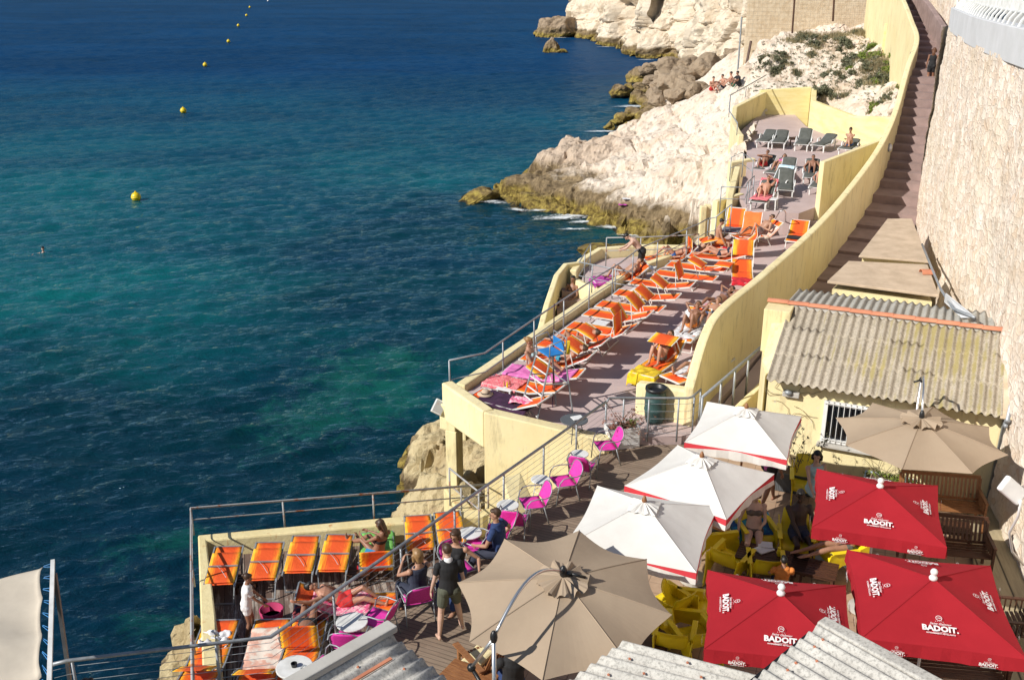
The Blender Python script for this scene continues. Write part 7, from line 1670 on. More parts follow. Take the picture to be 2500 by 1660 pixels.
# dark planters
def planter(p, rz, w_, d_, h_, m, label, kind, seed):
    q = at(p, DECK + h_); e = empty('planter', (q.x, q.y, DECK), rz); tag(e, label, 'planter'); b = MB()
    for s_ in (-1, 1): b.box((s_ * w_ / 2, 0, h_ / 2), (.03, d_, h_)); b.box((0, s_ * d_ / 2, h_ / 2), (w_ + .03, .03, h_))
    n = int(w_ / .035)
    for i in range(n): b.box((-w_ / 2 + (i + .5) * w_ / n, -d_ / 2 - .019, h_ / 2), (.012, .01, h_ * .9))
    b.build('box', MT[m], e); MB().box((0, 0, h_ - .05), (w_ - .02, d_ - .02, .02)).build('soil', MT['twig'], e)
    r_ = random.Random(seed); st = MB(); lf = MB()
    for i in range(9 if kind == 'shrub' else 34):
        x = r_.uniform(-w_ * .4, w_ * .4); p_ = V(x, r_.uniform(-d_ * .2, d_ * .2), h_ - .04); d = V(r_.gauss(0, .35), r_.gauss(0, .3), 1.2); ln = r_.uniform(.6, 1.5) if kind == 'shrub' else r_.uniform(.4, 1.0); pts = [p_]
        for j in range(7): d = (d + V(r_.gauss(0, .22), r_.gauss(0, .16), -.08 if kind == 'shrub' else -.17)).normalized(); p_ = p_ + d * ln / 7; pts.append(p_)
        st.tube(pts, [.008, .007, .006, .005, .004, .004, .003, .002], 4)
        if kind == 'shrub':
            for q_ in pts[2:]: leaf_cloud(lf, q_, (.06, .06, .06), 7, .035, r_, clump=3)
    if kind != 'shrub': leaf_cloud(lf, (0, 0, h_ + .05), (w_ * .4, d_ * .3, .08), 300, .04, r_, clump=14)
    st.build('stems', MT['twig'] if kind == 'shrub' else MT['leaf_straw'], e); lf.build('leaves', MT['leaf_green'] if kind != 'shrub' else MT['leaf_dark'], e)
planter(L_(1040, 440), R(-24), .95, .4, .42, 'grey_plastic', 'dark ribbed planter with a thin climbing shrub against the house wall', 'shrub', 3)
planter(L_(2120, 530), R(-24), 1.0, .35, .42, 't_lblue', 'pale blue planter with dry grass stems below the second taupe umbrella', 'grass', 4)
# climber twigs on the house facade
st = MB(); r_ = random.Random(9)
for i in range(12):
    p_ = V(.3 + r_.uniform(0, .4), .37, .6 + r_.uniform(0, 1.1)); d = V(r_.gauss(0, .6), 0, r_.gauss(.2, .6)); pts = [p_]
    for j in range(7): d = (d + V(r_.gauss(0, .5), 0, r_.gauss(0, .5))).normalized(); p_ = p_ + d * .1; p_.y = .385; pts.append(p_)
    st.tube(pts, .006, 4)
st.build('dry_climber', MT['leaf_straw'], house)

# ------------------------------------------------------------------ vegetation
rv = random.Random(11)
dg = bpy.context.evaluated_depsgraph_get(); dg.update()
def ground_hit(p):
    d = ray(p).normalized(); o = Vector((0, 0, CZ)); best = None
    ok, loc, n, i = hf_sea_side.ray_cast(o, d); return loc if ok else None
bl_ = [(470, 480, 90, 'leaf_dark', 'rounded dark green bush on the white rocks at the left of the scrub slope', 1), (990, 780, 130, 'leaf_dark', 'large dark bush spilling over the back wall of the upper terrace', 1), (1330, 400, 130, 'leaf_dark', 'spreading grey green bush in the middle of the scrub slope', 0), (1210, 230, 90, 'leaf_dark', 'dense dark bush below the dry grass near the hill top', 1),
       (780, 130, 150, 'leaf_straw', 'wide clump of straw coloured dry grass on the hill top', 0), (1130, 110, 130, 'leaf_straw', 'tall dry grass clump beside the grey buttress', 0), (1420, 90, 90, 'leaf_straw', 'dry grass clump under the short yellow wall stub', 0), (900, 190, 90, 'leaf_dark', 'low grey green shrub below the masonry wall', 0),
       (1540, 260, 120, 'leaf_green', 'bright green shrub trailing up to the stair wall', 0), (1720, 150, 80, 'leaf_green', 'bright green ivy clump at the top of the stair wall', 0), (1640, 470, 180, 'leaf_straw', 'broad patch of mixed scrub against the stair wall', 0), (1830, 360, 60, 'leaf_green', 'vivid green clump hugging the stair wall, upper one', 1), (1880, 480, 60, 'leaf_green', 'vivid green clump hugging the stair wall, lower one', 1),
       (1560, 600, 130, 'leaf_dark', 'dark scrub patch at the foot of the mixed scrub', 0), (1760, 620, 110, 'leaf_dark', 'grey brown scrub next to the lower green clump', 0), (1000, 590, 60, 'leaf_dark', 'small flat bush in the middle of the white rocks, left of a pair', 0), (1180, 570, 55, 'leaf_dark', 'small flat bush in the middle of the white rocks, right of a pair', 0), (690, 560, 55, 'leaf_dark', 'small creeping plant on the white rock, left part of the slope', 0),
       (1550, 970, 45, 'leaf_green', 'small bright green plant between two pale blocks above the wall', 1), (1480, 370, 110, 'leaf_green', 'green shrub at the left edge of the mixed scrub', 0), (1650, 330, 110, 'leaf_green', 'yellow green shrub in the heart of the mixed scrub', 0), (1750, 500, 120, 'leaf_green', 'leafy green shrub filling the right of the mixed scrub', 0), (1500, 480, 110, 'leaf_dark', 'grey green shrub below the left edge of the mixed scrub', 0), (1620, 650, 90, 'leaf_green', 'low green shrub at the bottom of the mixed scrub', 0), (1890, 730, 35, 'leaf_green', 'tiny green plant at the foot of the stair wall', 1), (1240, 820, 50, 'leaf_dark', 'thin creeping plant above the back wall of the upper terrace', 0), (300, 380, 40, 'leaf_dark', 'small bush on the left shoulder of the scrub slope', 0), (1720, 830, 55, 'leaf_dark', 'narrow bush in a cleft below the mixed scrub', 0), (540, 340, 60, 'leaf_dark', 'grey green tuft above the rounded dark bush', 0), (860, 350, 45, 'leaf_dark', 'low tuft in the centre of the scrub slope', 0)]
for u, v, s_, m, lab, rnd_ in bl_:
    g_ = ground_hit(S_(u, v + s_ * .25))
    if g_ is None: g_ = aty(S_(u, v), 62)
    rr = 1.45 * s_ / 4.724 * g_.y / F; e = empty('bush', g_); tag(e, lab, 'bush' if m != 'leaf_straw' else 'scrub')
    b = MB(); r2_ = random.Random(u)
    if m == 'leaf_straw':
        for _ in range(int(900 * rr)):
            x, y = r2_.gauss(0, .42) * rr, r2_.gauss(0, .42) * rr; hgt = r2_.uniform(.15, .5); dx, dy = r2_.gauss(0, .15), r2_.gauss(0, .15); ok, l_, n_, i_ = hf_sea_side.ray_cast(Vector((g_.x + x, g_.y + y, 40)), Vector((0, 0, -1))); z0 = (l_.z - g_.z) if ok else 0
            if abs(z0) > 2.5: continue
            b.add([(x - .02, y, z0 - .05), (x + .02, y, z0 - .05), (x + dx, y + dy, z0 + hgt)], [(0, 1, 2)])
        b.build('dry_blades', MT['leaf_straw'], e); b = MB()
        for _ in range(7):
            x, y = r2_.gauss(0, .4) * rr, r2_.gauss(0, .4) * rr; ok, l_, n_, i_ = hf_sea_side.ray_cast(Vector((g_.x + x, g_.y + y, 40)), Vector((0, 0, -1)))
            if ok and abs(l_.z - g_.z) < 2.5: leaf_cloud(b, (x, y, l_.z - g_.z + .1), (rr * .25, rr * .25, .18), 170, .06, r2_)
        b.build('green_tufts', MT['leaf_dark'], e)
    else:
        for _ in range(9):
            x, y = r2_.gauss(0, .38) * rr, r2_.gauss(0, .38) * rr; ok, l_, n_, i_ = hf_sea_side.ray_cast(Vector((g_.x + x, g_.y + y, 40)), Vector((0, 0, -1))); z0 = (l_.z - g_.z) if ok and abs(l_.z - g_.z) < 2 else 0
            leaf_cloud(b, (x, y, z0 + (.25 if rnd_ else .12) * rr), (rr * .3, rr * .3, rr * (.32 if rnd_ else .2)), int(130 + 260 * rr), .05 + .02 * rr, r2_, clump=7)
        b.build('foliage', MT[m], e); gb = MB()
        for _ in range(int(260 * rr)):
            a_ = r2_.uniform(0, 6.3); d_ = rr * r2_.uniform(.3, .95); x, y = cos(a_) * d_, sin(a_) * d_; ok, l_, n_, i_ = hf_sea_side.ray_cast(Vector((g_.x + x, g_.y + y, 40)), Vector((0, 0, -1)))
            if ok and abs(l_.z - g_.z) < 1.5: z0 = l_.z - g_.z; gb.add([(x - .02, y, z0 - .03), (x + .02, y, z0 - .03), (x + r2_.gauss(0, .1), y + r2_.gauss(0, .1), z0 + r2_.uniform(.1, .32))], [(0, 1, 2)])
        if gb.v: gb.build('dry_fringe', MT['leaf_straw'], e)
        MB().tube([(0, 0, -.1), (.05, 0, .2 * rr), (.15 * rr, .1 * rr, .35 * rr)], [.04, .03, .015], 5).build('stem', MT['twig'], e)
# scattered tufts in the rock cracks
b = MB(); n = 0
for _ in range(420):
    u, v = rv.uniform(150, 1750), rv.uniform(150, 900); g_ = ground_hit(S_(u, v))
    if g_ is None or g_.z < 7.5: continue
    q_ = rv.uniform(.6, 1.5); leaf_cloud(b, g_ + V(0, 0, .03), (.16 * q_, .16 * q_, .07), int(30 * q_), .045, rv, clump=4)
tag(b.build('creeping_weeds', MT['leaf_dark']), 'small dark weeds dotted over the white rocks behind the upper terrace', 'weeds', kind='stuff')
# loose pale blocks above the retaining wall
bmw = [boulder_mesh(60 + i, 4, .85, MT['rock']) for i in range(3)]
for u, v, s_, lab in ((1590, 1040, 75, 'pale squarish block standing above the retaining wall'), (1780, 990, 60, 'pale orange stained block close to the stair wall'), (1840, 800, 60, 'white boulder resting in the cleft below the scrub'), (1920, 640, 60, 'tan boulder leaning on the stair wall'), (1390, 200, 45, 'pale block at the top of the scrub slope'), (1400, 480, 70, 'white boulder beside the mixed scrub')):
    g_ = ground_hit(S_(u, v + s_ * .5)) or aty(S_(u, v), 58); rr = s_ / 4.724 * g_.y / F * .9; boulder('rock_block', (g_.x, g_.y, g_.z + rr * .4), (rr, rr, rr), rv.uniform(0, 6), lab, me=bmw[rv.randrange(3)], cat='block')
# things lying on the shelf
for (u, v), c, lab in ((N_(1418, 850), 't_magenta', 'bright pink towel left on the rocky shelf'), (N_(1452, 803), 't_white', 'white cloth left on the rocky shelf')):
    ok, l_, n_, i_ = hf_sea_side.ray_cast(Vector((0, 0, CZ)), ray((u, v)).normalized())
    q = l_ if ok else at((u, v), 2.2); g = [[(x * .5, y * .3, .06 + .05 * noise.noise(V(x * 5, y * 5, u))) for x in np.linspace(-1, 1, 12)] for y in np.linspace(-1, 1, 9)]
    o = MB().sheet(g, .01).build('towel', MT[c], smooth=True); o.location = q + n_ * .02 if ok else q; o.scale = (.5, .6, 1); tag(o, lab, 'towel')
# sea foam round the shelf
def foam_mat():
    m, t, b = nodes('sea_foam'); p = coord(t, 'World'); o = coord(t)
    sx = N(t, 'VectorMath', operation='LENGTH'); t.links.new(o, sx.inputs[0])
    f = math_(t, 'SUBTRACT', math_(t, 'ADD', noi(t, coord(t, 'World', (1, 1.6, 1)), 1.9, 10, .82, 1.5), .02), math_(t, 'MULTIPLY', sx.outputs['Value'], .28))
    b.inputs['Base Color'].default_value = (.8, .84, .86, 1); b.inputs['Roughness'].default_value = .9
    t.links.new(ramp(t, f, [(.34, (0, 0, 0)), (.52, (.95, .95, .95))]), b.inputs['Alpha']); return m
FM = foam_mat()
for (u, v), sx_, sy_, rz in ((N_(290, 745), 2.2, 1.2, .3), (N_(330, 830), 2.2, 1.0, -.5), (N_(900, 965), 3.4, 1.1, .15), (N_(1000, 950), 2.0, .8, -.2), (N_(1330, 1045), 1.8, .8, -.3), (N_(720, 905), 1.4, .6, .1), (N_(1250, 250), 3.2, 1.0, .1), (N_(1500, 45), 4.0, 1.2, .1), (M_(960, 1030), 3.5, 1.0, .2), (N_(1900, 1180), 2.0, .6, 0), (M_(270, 370), 3, 1, 0), (N_(560, 900), 1.6, .7, -.4), (N_(1080, 1000), 1.6, .7, .2), (N_(1500, 1110), 1.8, .6, -.2), (N_(1700, 1150), 1.6, .6, 0), (M_(700, 460), 3, .9, 0), (M_(1080, 585), 2.5, .9, .1), (M_(1350, 660), 2, .8, 0), (J_(680, 330), 1.1, .5, .4), (N_(1030, 1060), 1.6, .5, .1)):
    q = at((u, v), SEA); n = 24
    g = [[(x, y, .02 * sin(x * 5) * cos(y * 4)) for x in np.linspace(-1, 1, n)] for y in np.linspace(-1, 1, n)]
    o = MB().sheet(g).build('sea_foam', FM, smooth=True); o.location = (q.x, q.y, SEA + .13); o.scale = (sx_ * .8, sy_ * .75, 1); o.rotation_euler = (0, 0, rz); tag(o, 'white sea foam washing around the rocks', 'foam', kind='stuff')

# ------------------------------------------------------------------ people on the lower deck
def P_at(p, z, h): q = at(p, z + h); return (q.x, q.y, z)
person(P_at(D_(620, 1060), LOW, 0), face_dir(.85, .25), dict(pel=(0, 0, .93), tor=(0, .12, 1), hd=(0, .2, 1), lk=(0, .9, -.35), hL=(-.12, .42, .92), hR=(.16, .46, .9), aL=(-.1, .06, .09), aR=(.1, -.08, .09)),
       'girl in a white T-shirt and white shorts standing beside the pink basket', 'brown', ('bun', 'brown'), (('shirt', 'white'), ('shorts', 'white', .3)), 'f', .84, .0095)
loc, rz, _ = BD['l4']
person(P_at(D_(1545, 440), LOW, .45), face_dir(-.55, .45), dict(pel=(0, 0, .47), tor=(.1, -.25, 1), fw=(0, 1, 0), hd=(-.1, .35, 1), lk=(-.3, .8, -.5), hL=(-.15, .35, .82), hR=(.1, .38, .8), aL=(-.15, .75, .5), aR=(.12, .7, .45), kn=(0, .3, 1)),
       'woman with long dark hair reading a blue book on the green towel', 'brown', ('long', 'brown'), (('brief', 'black'), ('bra', 'black')), 'f', 1, .0095)
loc, rz, bk = BD['l3']
person(loc, rz, lie(10, (.2, .2), 'head', py=.85, hL=(-.12, 1.35, .62), hR=(.12, 1.35, .62), hd=(0, .7, .7), lk=(0, -.6, .8)), 'tanned man lying on a striped towel holding his head in his hands', 'brown', ('short', 'brown'), (('brief', 'black'),), 'm', 1, .0095)
loc, rz, bk = BD['l5']
person(loc, rz, lie(24, (.3, 0), 'side', hR=(-.5, 1.9, .8)), 'reclining man with a dark beard on a red patterned towel, one arm stretched out', 'red', ('short', 'black'), (('shorts', 'red', .35),), 'm', 1, .0095)
# ---------------- walkway people
person(P_at(D_(2065, 1050), DECK, 0), face_dir(-.28, .96), dict(pel=(0, 0, .96), tor=(0, 0, 1), hd=(-.08, .2, 1), lk=(-.35, .9, -.1), hL=(-.3, .1, .82), hR=(.27, -.02, .84), aL=(-.2, -.06, .085), aR=(.24, .12, .085), kn=(0, 1, 0), gL=(0, 0, -1), gR=(0, 0, -1)),
       'person in black top and olive shorts standing, back to the camera', 'light', ('short', 'brown'), (('shirt', 'black'), ('shorts', 'olive', .62), ('scarf', 'white')), 'f', 1.0, .0085)
person(P_at(D_(1835, 745), DECK, .46), face_dir(-.62, .78), sitp(.45, 4, ((.12, .42), (.14, .5)), ((.1, .3, 1.02), (.12, .28, 1.04)), hd=(0, .15, 1)),
       'woman with reddish blonde bob in a dark vest lifting something to her face', 'tan', ('bob', 'blond'), (('tank', 'darkblue'), ('trousers', 'darkblue')), 'f', 1.0, .0085)
person(P_at(D_(2110, 600), DECK, .46), face_dir(-.35, -.9), sitp(.45, 2, ((.14, .45), (.14, .42)), ((.48, .1, .72), (.12, .42, .66)), hd=(.02, .15, 1), lk=(.1, .95, -.1)),
       'woman with short brown hair in a black vest sitting and facing the camera', 'tan', ('bob', 'brown'), (('tank', 'black'), ('trousers', 'navy')), 'f', 1.0, .0085)
person(P_at(C_(660, 1395), DECK, .3), face_dir(-.85, .35), sitp(.45, -10, ((.16, .62), (.16, .66)), ((.2, .4, .66), (.3, .12, .62)), hd=(0, .1, 1), lk=(-.45, .85, .0), eR=(1, -.6, .1)),
       'man in a navy printed T-shirt sitting and looking out to sea', 'tan', ('short', 'brown'), (('shirt', 'navy'), ('trousers', 'darkblue')), 'm', 1.02, .0085)
# ---------------- patio people
def pp(p, h): return pt(p, h)
person(pp(L_(630, 1090), .5), face_dir(-.1, -.99), sitp(.4, 22, ((.02, .62), (.22, .55)), ((.1, .22, .72), (.3, .1, .5)), hd=(0, .3, 1), lk=(-.1, .8, -.6), py=0), 'woman in a brown bikini sitting cross legged looking at her phone', 'light', ('bob', 'auburn'), (('bra', 'taupe'), ('brief', 'taupe')), 'f', 1, .0095)
o = cloth('towel', MT['t_blue'], (pp(L_(630, 1100), .45)[0], pp(L_(630, 1100), .45)[1], DECK + .04), face_dir(-.1, -.99) + pi, .95, 1.2, .38, 'turquoise and red towel hanging over the chair of the woman in the bikini', y0=-.5, wob=.05, back=60, seed=21)
person(pp(L_(1110, 1120), .5), face_dir(.05, -1), sitp(.42, 10, ((.14, .42), (.16, .38)), ((.3, .2, .5), (.05, .3, .56)), hd=(0, .1, 1), lk=(.3, .9, -.1)), 'bare chested man with short black hair sitting in deep shade', 'dark', ('short', 'black'), (('shorts', 'darkblue', .4),), 'm', 1.02, .0095)
person(pp(L_(1290, 640), .5), face_dir(.25, -.97), sitp(.42, 4, ((.14, .42), (.14, .4)), ((.25, .2, .5), (.2, .3, .56)), hd=(.05, .1, 1), lk=(-.5, -.2, 0) if 0 else (.6, .8, 0)), 'black haired woman in a pale blue top beside the back red umbrella', 'light', ('long', 'black'), (('tank', 'lblue'), ('shorts', 'lblue', .5)), 'f', 1, .0095)
person(pp(L_(760, 850), 0), face_dir(.6, .3), dict(pel=(0, 0, .95), tor=(0, .05, 1), aL=(-.1, .28, .1), aR=(.1, -.22, .12)), 'person in black shorts walking between the white umbrella and the house', 'brown', ('short', 'black'), (('shorts', 'black', .7), ('shirt', 'pink')), 'm', 1.0, .0095)
person(pp(L_(1640, 1260), .5), face_dir(-.93, -.3), sitp(.42, 28, ((.1, .95, .52), (.16, .9, .46)), ((.12, .25, .72), (.2, .2, .74)), kn=(0, 0, 1), hd=(0, .2, 1)), 'tanned woman in a pale bikini resting her feet on the low table', 'tan', ('bob', 'brown'), (('brief', 'grey'), ('bra', 'grey')), 'f', 1, .0095)
o = cloth('towel', MT['t_lblue'], (pp(L_(1560, 1330), .4)[0], pp(L_(1560, 1330), .4)[1], DECK + .04), face_dir(.4, .9), .9, .9, .38, 'pale green and blue towel hanging from the chair under the back red umbrella', y0=-.3, wob=.06, seed=23)
person(pp(L_(90, 1080), .5), face_dir(.9, .35), sitp(.42, 25, ((.14, .45), (.14, .42)), ((.25, .2, .6), (.3, .2, .6))), 'person in a grey T-shirt in the sunlit yellow chair behind the umbrella', 'red', ('short', 'brown'), (('shirt', 'grey'), ('shorts', 'grey', .5)), 'm', 1, .012)
person(pp(P_(850, 620), .5), face_dir(-.2, .95), sitp(.4, 10), 'person in a black cap with a yellow band sitting below the taupe umbrella', 'tan', ('short', 'brown'), (('shirt', 'black'), ('cap', 'black'), ('shorts', 'navy', .6)), 'm', 1, .012)
person(pp(L_(930, 1600), .5), face_dir(.1, .98), sitp(.38, 14, hd=(0, .1, 1)), 'dark haired child sunk in the yellow armchair behind the front red umbrella', 'tan', ('short', 'black'), (('shirt', 'orange'), ('shorts', 'navy', .6)), 'm', .75, .012)
# person by the railing at the bottom left
q = at(H_(740, 1560), 5.9); person((q.x, q.y, 4.6), face_dir(-.6, -.4), dict(pel=(0, 0, .5), tor=(0, .1, 1), hd=(0, .15, 1), aL=(-.12, .4, .08), aR=(.12, .4, .08), kn=(0, .5, 1), hL=(-.25, .3, .6), hR=(.25, .3, .6)), 'woman in sunglasses with her hair tied up, below the railing at the bottom left', 'brown', ('bun', 'brown'), (('tank', 'black'), ('shorts', 'black', .5)), 'f', 1, .0095, glasses=True)
MB().prism([(q.x - .8, q.y - 2), (q.x + .9, q.y - 2), (q.x + .9, q.y + .5), (q.x - .8, q.y + .5)], 1, 4.62).build('ledge', MT['rustplaster'])['kind'] = 'structure'
MB().box((q.x, q.y - .05, 4.62 + .2), (.5, .42, .4)).build('stool', MT['wood_dark'], bevel=.02); tag(C.objects['stool'], 'dark seat block under the woman in sunglasses at the bottom left', 'stool')
# ---------------- terrace people
def onbed(key, pose, *a, dx=0, dy=0, **k):
    loc, rz, bk = BD[key] if isinstance(key, str) else key; o = Matrix.Rotation(rz, 3, 'Z') @ V(dx, dy, .045); return person((loc[0] + o.x, loc[1] + o.y, loc[2] + o.z), rz, pose, *a, **k)
person(P_at(J_(1215, 560), TER, 0), face_dir(-.85, .2), dict(pel=(0, -.1, .93), tor=(0, .68, .76), hd=(0, .8, .35), lk=(0, .6, -.8), hL=(-.16, .58, .98), hR=(.16, .56, .98), aL=(-.12, -.02, .085), aR=(.12, -.2, .085), eL=(-1, -.2, -.2), eR=(1, -.2, -.2), kn=(0, 1, 0)),
       'man in black swim shorts bending forward over the terrace railing', 'light', ('short', 'black'), (('shorts', 'black', .5),), 'm', 1.03, .0095)
onbed('tb1', sitp(.46, -4, ((.25, .5, .12), (.3, .35, .12)), ((.3, .2, .52), (.32, .25, .5)), hd=(0, .4, 1), lk=(0, .6, -.7)), 'muscular bare chested man sitting upright with his head bowed', 'tan', ('short', 'black'), (('shorts', 'orange', .6),), sex='m', vox=.0105, dx=0, dy=.35)
onbed('tb3', lie(42, (.9, .15), 'belly', z=.37), 'man in sunglasses and striped shorts reclining with one knee up, near the steps', 'tan', ('short', 'brown'), (('shorts', 'pattern', .5),), sex='m', vox=.0105, glasses=True)
onbed('tb2', lie(22, (.1, .25), 'side', z=.37), 'fair skinned woman lying on the sunbed with black clothes beside her hip', 'red', ('short', 'brown'), (('brief', 'darkblue'), ('bra', 'darkblue')), vox=.0105)
onbed('rb2', lie(16, (0, .1), 'head', z=.4), 'tanned woman in a patterned bikini lying on the pink flowered towel', 'brown', ('bob', 'black'), (('brief', 'pattern'), ('bra', 'pattern')), vox=.0095)
onbed('rb4', lie(30, (1, .8), 'head', z=.39), 'tanned woman lying on the white towel with knees up and arms behind her head', 'brown', ('bob', 'brown'), (('brief', 'orange'),), vox=.0095)
onbed('rb5', lie(36, (1.05, .9), 'side', z=.39), 'woman with both knees raised lying under the wide orange canopy on the yellow towel', 'red', ('bob', 'brown'), (('brief', 'grey'), ('bra', 'grey')), vox=.0095)
onbed('rb6', lie(20, (.6, 0), 'side', z=.39), 'man in white shorts lying half hidden behind the low yellow wall', 'tan', ('short', 'brown'), (('shorts', 'white', .6),), sex='m', vox=.0105)
onbed('rb3', lie(25, (.3, .3), 'side', z=.38), 'sunbather whose head shows just above the stair wall', 'tan', ('short', 'brown'), (('shorts', 'blue', .5),), sex='m', vox=.012)
k8 = beds[8]; onbed(k8, lie(32, (1, .1), 'book', z=.37), 'man with cropped hair reading with one knee raised, in the seaward row', 'tan', ('short', 'brown'), (('shorts', 'blue', .4),), sex='m', vox=.0095)
k9 = beds[9]; onbed(k9, lie(26, (.1, .3), 'side', z=.37), 'sunbather with bare feet pointing at the sea, face hidden by the tilted canopy', 'tan', ('short', 'brown'), (('brief', 'teal'),), sex='f', vox=.0095)
onbed(bl_loc + (0,), dict(pel=(0, .75, .5), tor=(0, -.35, 1), fw=(0, 1, 0), hd=(0, .1, 1), lk=(-.3, .9, -.3), hL=(-.25, .45, .47), hR=(.28, .95, .5), aL=(-.1, 1.45, .52), aR=(.12, 1.4, .48), kn=(0, 0, 1)), 'blonde woman sitting up on the lilac pink towel, leaning on one hand', 'tan', ('bun', 'blond'), (('brief', 'pattern'), ('bra', 'lblue')), vox=.0095)
# side platform and sea stair
onbed('sp1', lie(34, (1, .7), 'belly', z=.38), 'tanned man with a beard reclining on the magenta towel', 'tan', ('short', 'brown'), (('brief', 'orange'),), sex='m', vox=.0105)
onbed('sp2', lie(18, (1, .4), 'side', z=.37), 'person with one raised knee beside the vertical canopy on the side platform', 'red', ('short', 'brown'), (('brief', 'blue'),), sex='m', vox=.0105)
onbed('sp3', lie(40, (0, .2), 'side', z=.37), 'person in sunglasses reclining at the far end of the side platform', 'tan', ('short', 'brown'), (('brief', 'blue'),), sex='m', vox=.0105, glasses=True, dx=.1)
person(P_at(J_(235, 1150), 3.1, .0), face_dir(-.3, -.9), sitp(.3, -12, ((.12, .3), (.12, .3)), ((.2, .4, .5), (.2, .35, .5))), 'sunbather sitting on the lower steps of the narrow sea stair', 'red', ('short', 'brown'), (('brief', 'black'),), 'm', 1, .0105)
person(P_at(J_(455, 800), 3.7, .4), face_dir(-.5, -.8), sitp(.3, 4, ((.12, .3), (.12, .3)), ((.2, .3, .5), (.2, .3, .5))), 'dark haired person in the shade on the upper steps of the sea stair', 'brown', ('short', 'black'), (('brief', 'orange'),), 'f', 1, .0105)
# upper terraces
def rl_at(u, v, z, cv=I_): q = at(cv(u, v), z + .35); return (q.x, q.y, z)
for (u, v), z, cvv, rz, pose, lab, sk, hr_, cl_, sx_ in (
    ((1180, 540), T2, I_, face_dir(.45, .89), lie(45, (.75, .6), ('up', 'side'), z=.36), 'tanned man on a rust coloured towel shading his eyes with one arm', 'red', ('short', 'auburn'), (('brief', 'black'),), 'm'),
    ((1330, 200), T2, I_, face_dir(.55, .83), lie(28, (.2, .4), 'side', z=.36), 'woman with a pink scarf lying on the middle terrace', 'tan', ('bob', 'brown'), (('scarf', 'pink'), ('brief', 'pink'), ('bra', 'pink')), 'f'),
    ((1790, 255), T2, I_, face_dir(.3, .95), lie(42, (1.15, 1.1), 'side', z=.36), 'tanned man with both knees raised on the middle terrace', 'brown', ('short', 'black'), (('shorts', 'darkblue', .4),), 'm'),
    ((1860, 370), T2, I_, face_dir(.4, .9), lie(30, (1, .9), 'side', z=.36), 'sunbather half hidden by the tall end wall', 'red', ('short', 'brown'), (('brief', 'red'),), 'f'),
    ((1160, 180), T2, I_, face_dir(.5, .86), lie(40, (.9, .7), 'book', z=.36), 'sunbather bent over in the seaward corner of the middle terrace', 'brown', ('short', 'black'), (('shorts', 'red', .5),), 'm'),
    ((1240, 1440), T3, S_, face_dir(.5, .86), dict(pel=(0, .9, .46), tor=(0, -.1, 1), hd=(0, -.25, 1), fw=(0, -1, 0), lk=(0, -.8, -.5), aL=(-.1, .35, .42), aR=(.1, .38, .42), kn=(0, 0, 1), hL=(-.1, .55, .75), hR=(.1, .55, .75)), 'sunbather sitting up hugging the knees on the upper terrace', 'tan', ('short', 'brown'), (('brief', 'blue'),), 'f'),
    ((1440, 1435), T3, S_, face_dir(.85, .5), dict(pel=(0, .95, .47), tor=(0, 1, .12), fw=(0, .1, -1), hd=(.1, 1, .1), lk=(.8, .2, -.5), aL=(-.12, .1, .42), aR=(.12, .12, .42), kn=(0, 0, -1), hL=(-.2, 1.75, .5), hR=(.25, 1.65, .5)), 'sunbather in red trunks lying face down on the upper terrace', 'red', ('short', 'brown'), (('brief', 'red'),), 'm')):
    q = rl_at(u, v, z, cvv); person(q, rz, pose, lab, sk, hr_, cl_, sx_, 1, .0125)
q = rl_at(1180, 540, T2); cloth('towel', MT['t_coral'], q, face_dir(.45, .89), .7, 1.9, .41, 'rust coloured towel under the man shading his eyes', back=45)
q = rl_at(1300, 370, T2); cloth('towel', MT['t_lblue'], q, face_dir(.6, .8), .7, .8, .41, 'pale blue towel over the back of a lounger on the middle terrace', back=45, y0=1.15)
q = rl_at(1490, 235, T2); tag(MB().box((q[0] + .1, q[1] + .5, q[2] + .46), (.4, .25, .03), Matrix.Rotation(.6, 3, 'Z')).build('magazine', MT['white_plastic']), 'open magazine on the empty green cushion', 'magazine')
# woman going up the stairs
q = at(K_(1052, 830), 9.55); person((q.x, q.y, 9.55), face_dir(.45, .89), dict(pel=(0, 0, .95), tor=(0, .1, 1), hd=(.05, .1, 1), hL=(-.26, .05, .8), hR=(.3, .08, .85), aL=(-.12, -.12, .09), aR=(.1, .1, .1)), 'woman dressed in black climbing the long stairs', 'brown', ('long', 'auburn'), (('tank', 'black'), ('shorts', 'black', .55)), 'f', 1, .0125)
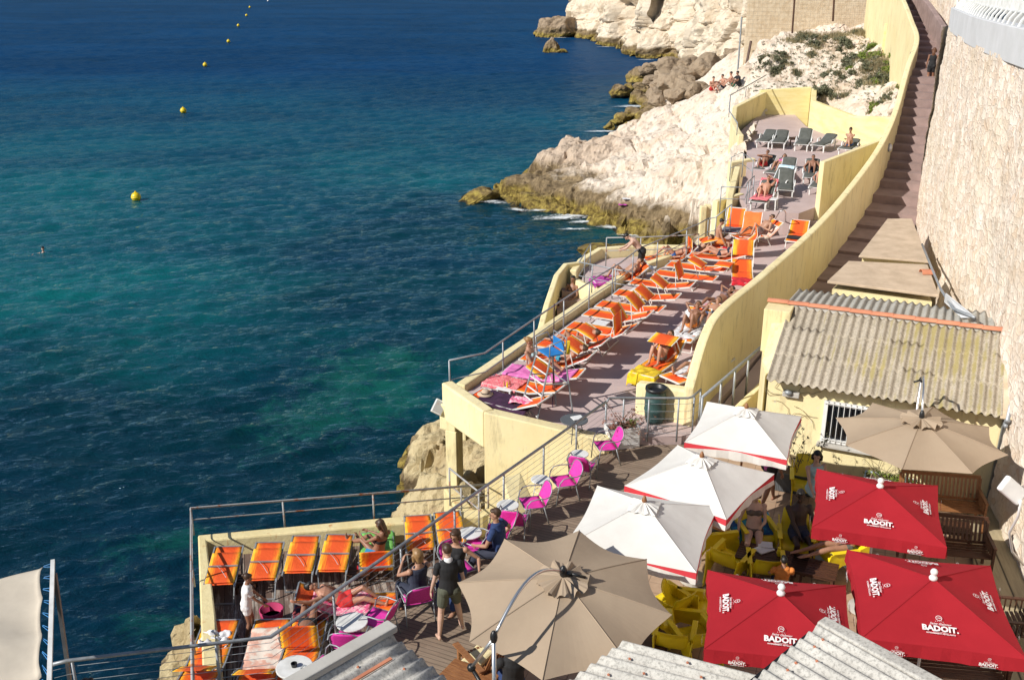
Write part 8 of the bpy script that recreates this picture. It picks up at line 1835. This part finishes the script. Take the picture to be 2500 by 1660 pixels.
# boys on the rocks
for (u, v), fd, lab, cl_ in (((1722, 870), (.3, -.9), 'bare backed boy sitting apart at the left of the group on the rocks, red shorts', 'red'), ((1840, 850), (-.8, -.3), 'boy in dark trunks leaning forward in the middle of the group on the rocks', 'darkblue'), ((1925, 830), (-.9, .1), 'boy in green trunks with his arms stretched forward on the rocks', 'green'), ((1985, 825), (-.9, -.3), 'person in black at the right end of the group on the rocks', 'black')):
    ok, l_, n_, i_ = hf_sea_side.ray_cast(Vector((0, 0, CZ)), ray(M_(u, v)).normalized()); l_ = l_ if ok else aty(M_(u, v), 71)
    person((l_.x, l_.y, l_.z - .02), face_dir(*fd), dict(pel=(0, 0, .1), tor=(0, .25, 1), hd=(0, .2, 1), aL=(-.15, .55, .08), aR=(.15, .6, .08), kn=(0, .2, 1), hL=(-.15, .5, .42), hR=(.15, .48, .45)), lab, 'red' if cl_ != 'black' else 'brown', ('short', 'black'), (('shorts', cl_, .5),) if cl_ != 'black' else (('shirt', 'black'), ('shorts', 'black', .6)), 'm', 1.05, .016, face=False, group='group sitting on the rocks')
p = aty(M_(1965, 790), 71); o = MB().tube([(p.x, p.y, p.z - 1), (p.x, p.y, p.z + 4.2)], .06, 6).build('old_pole', MT['grey_metal']); tag(o, 'bare grey pole standing behind the group on the rocks', 'post')
p = aty(M_(2045, 680), 73); p2 = aty(M_(2100, 400), 74); o = MB().tube([p, p2], .09, 6).build('old_pole', MT['wood_dark']); tag(o, 'dark leaning post between the cliff and the white rocks', 'post')
# flip-flops on the terrace
for (u, v), lab in ((B_(1060, 1035), 'pair of black flip-flops next to the seaward row'), (B_(1035, 1095), 'pair of black flip-flops nearest the lifeguard chair'), (I_(850, 1235), 'black bag under the sunbed of the fair skinned woman')):
    q = at((u, v), TER); e = empty('flip_flops' if 'flip' in lab else 'bag', (q.x, q.y, TER), .6); tag(e, lab, 'flip-flops' if 'flip' in lab else 'bag')
    if 'flip' in lab:
        for s_ in (-1, 1): MB().lathe([(.05, 0), (.052, .018)], (s_ * .07, s_ * .03, .001), 14, 0, 1, 2.4).build('sole', MT['black_plastic'], e); MB().tube([(s_ * .07 - .045, s_ * .03 - .02, .015), (s_ * .07, s_ * .03 + .07, .045), (s_ * .07 + .045, s_ * .03 - .02, .015)], .006, 4).build('strap', MT['black_plastic'], e)
    else: MB().ell((0, 0, .14), (.24, .16, .15), None, 12).build('pouch', MT['t_black'], e, smooth=True); MB().tube([(-.14, 0, .24), (0, .03, .36), (.14, 0, .24)], .012, 5).build('handle', MT['t_black'], e)
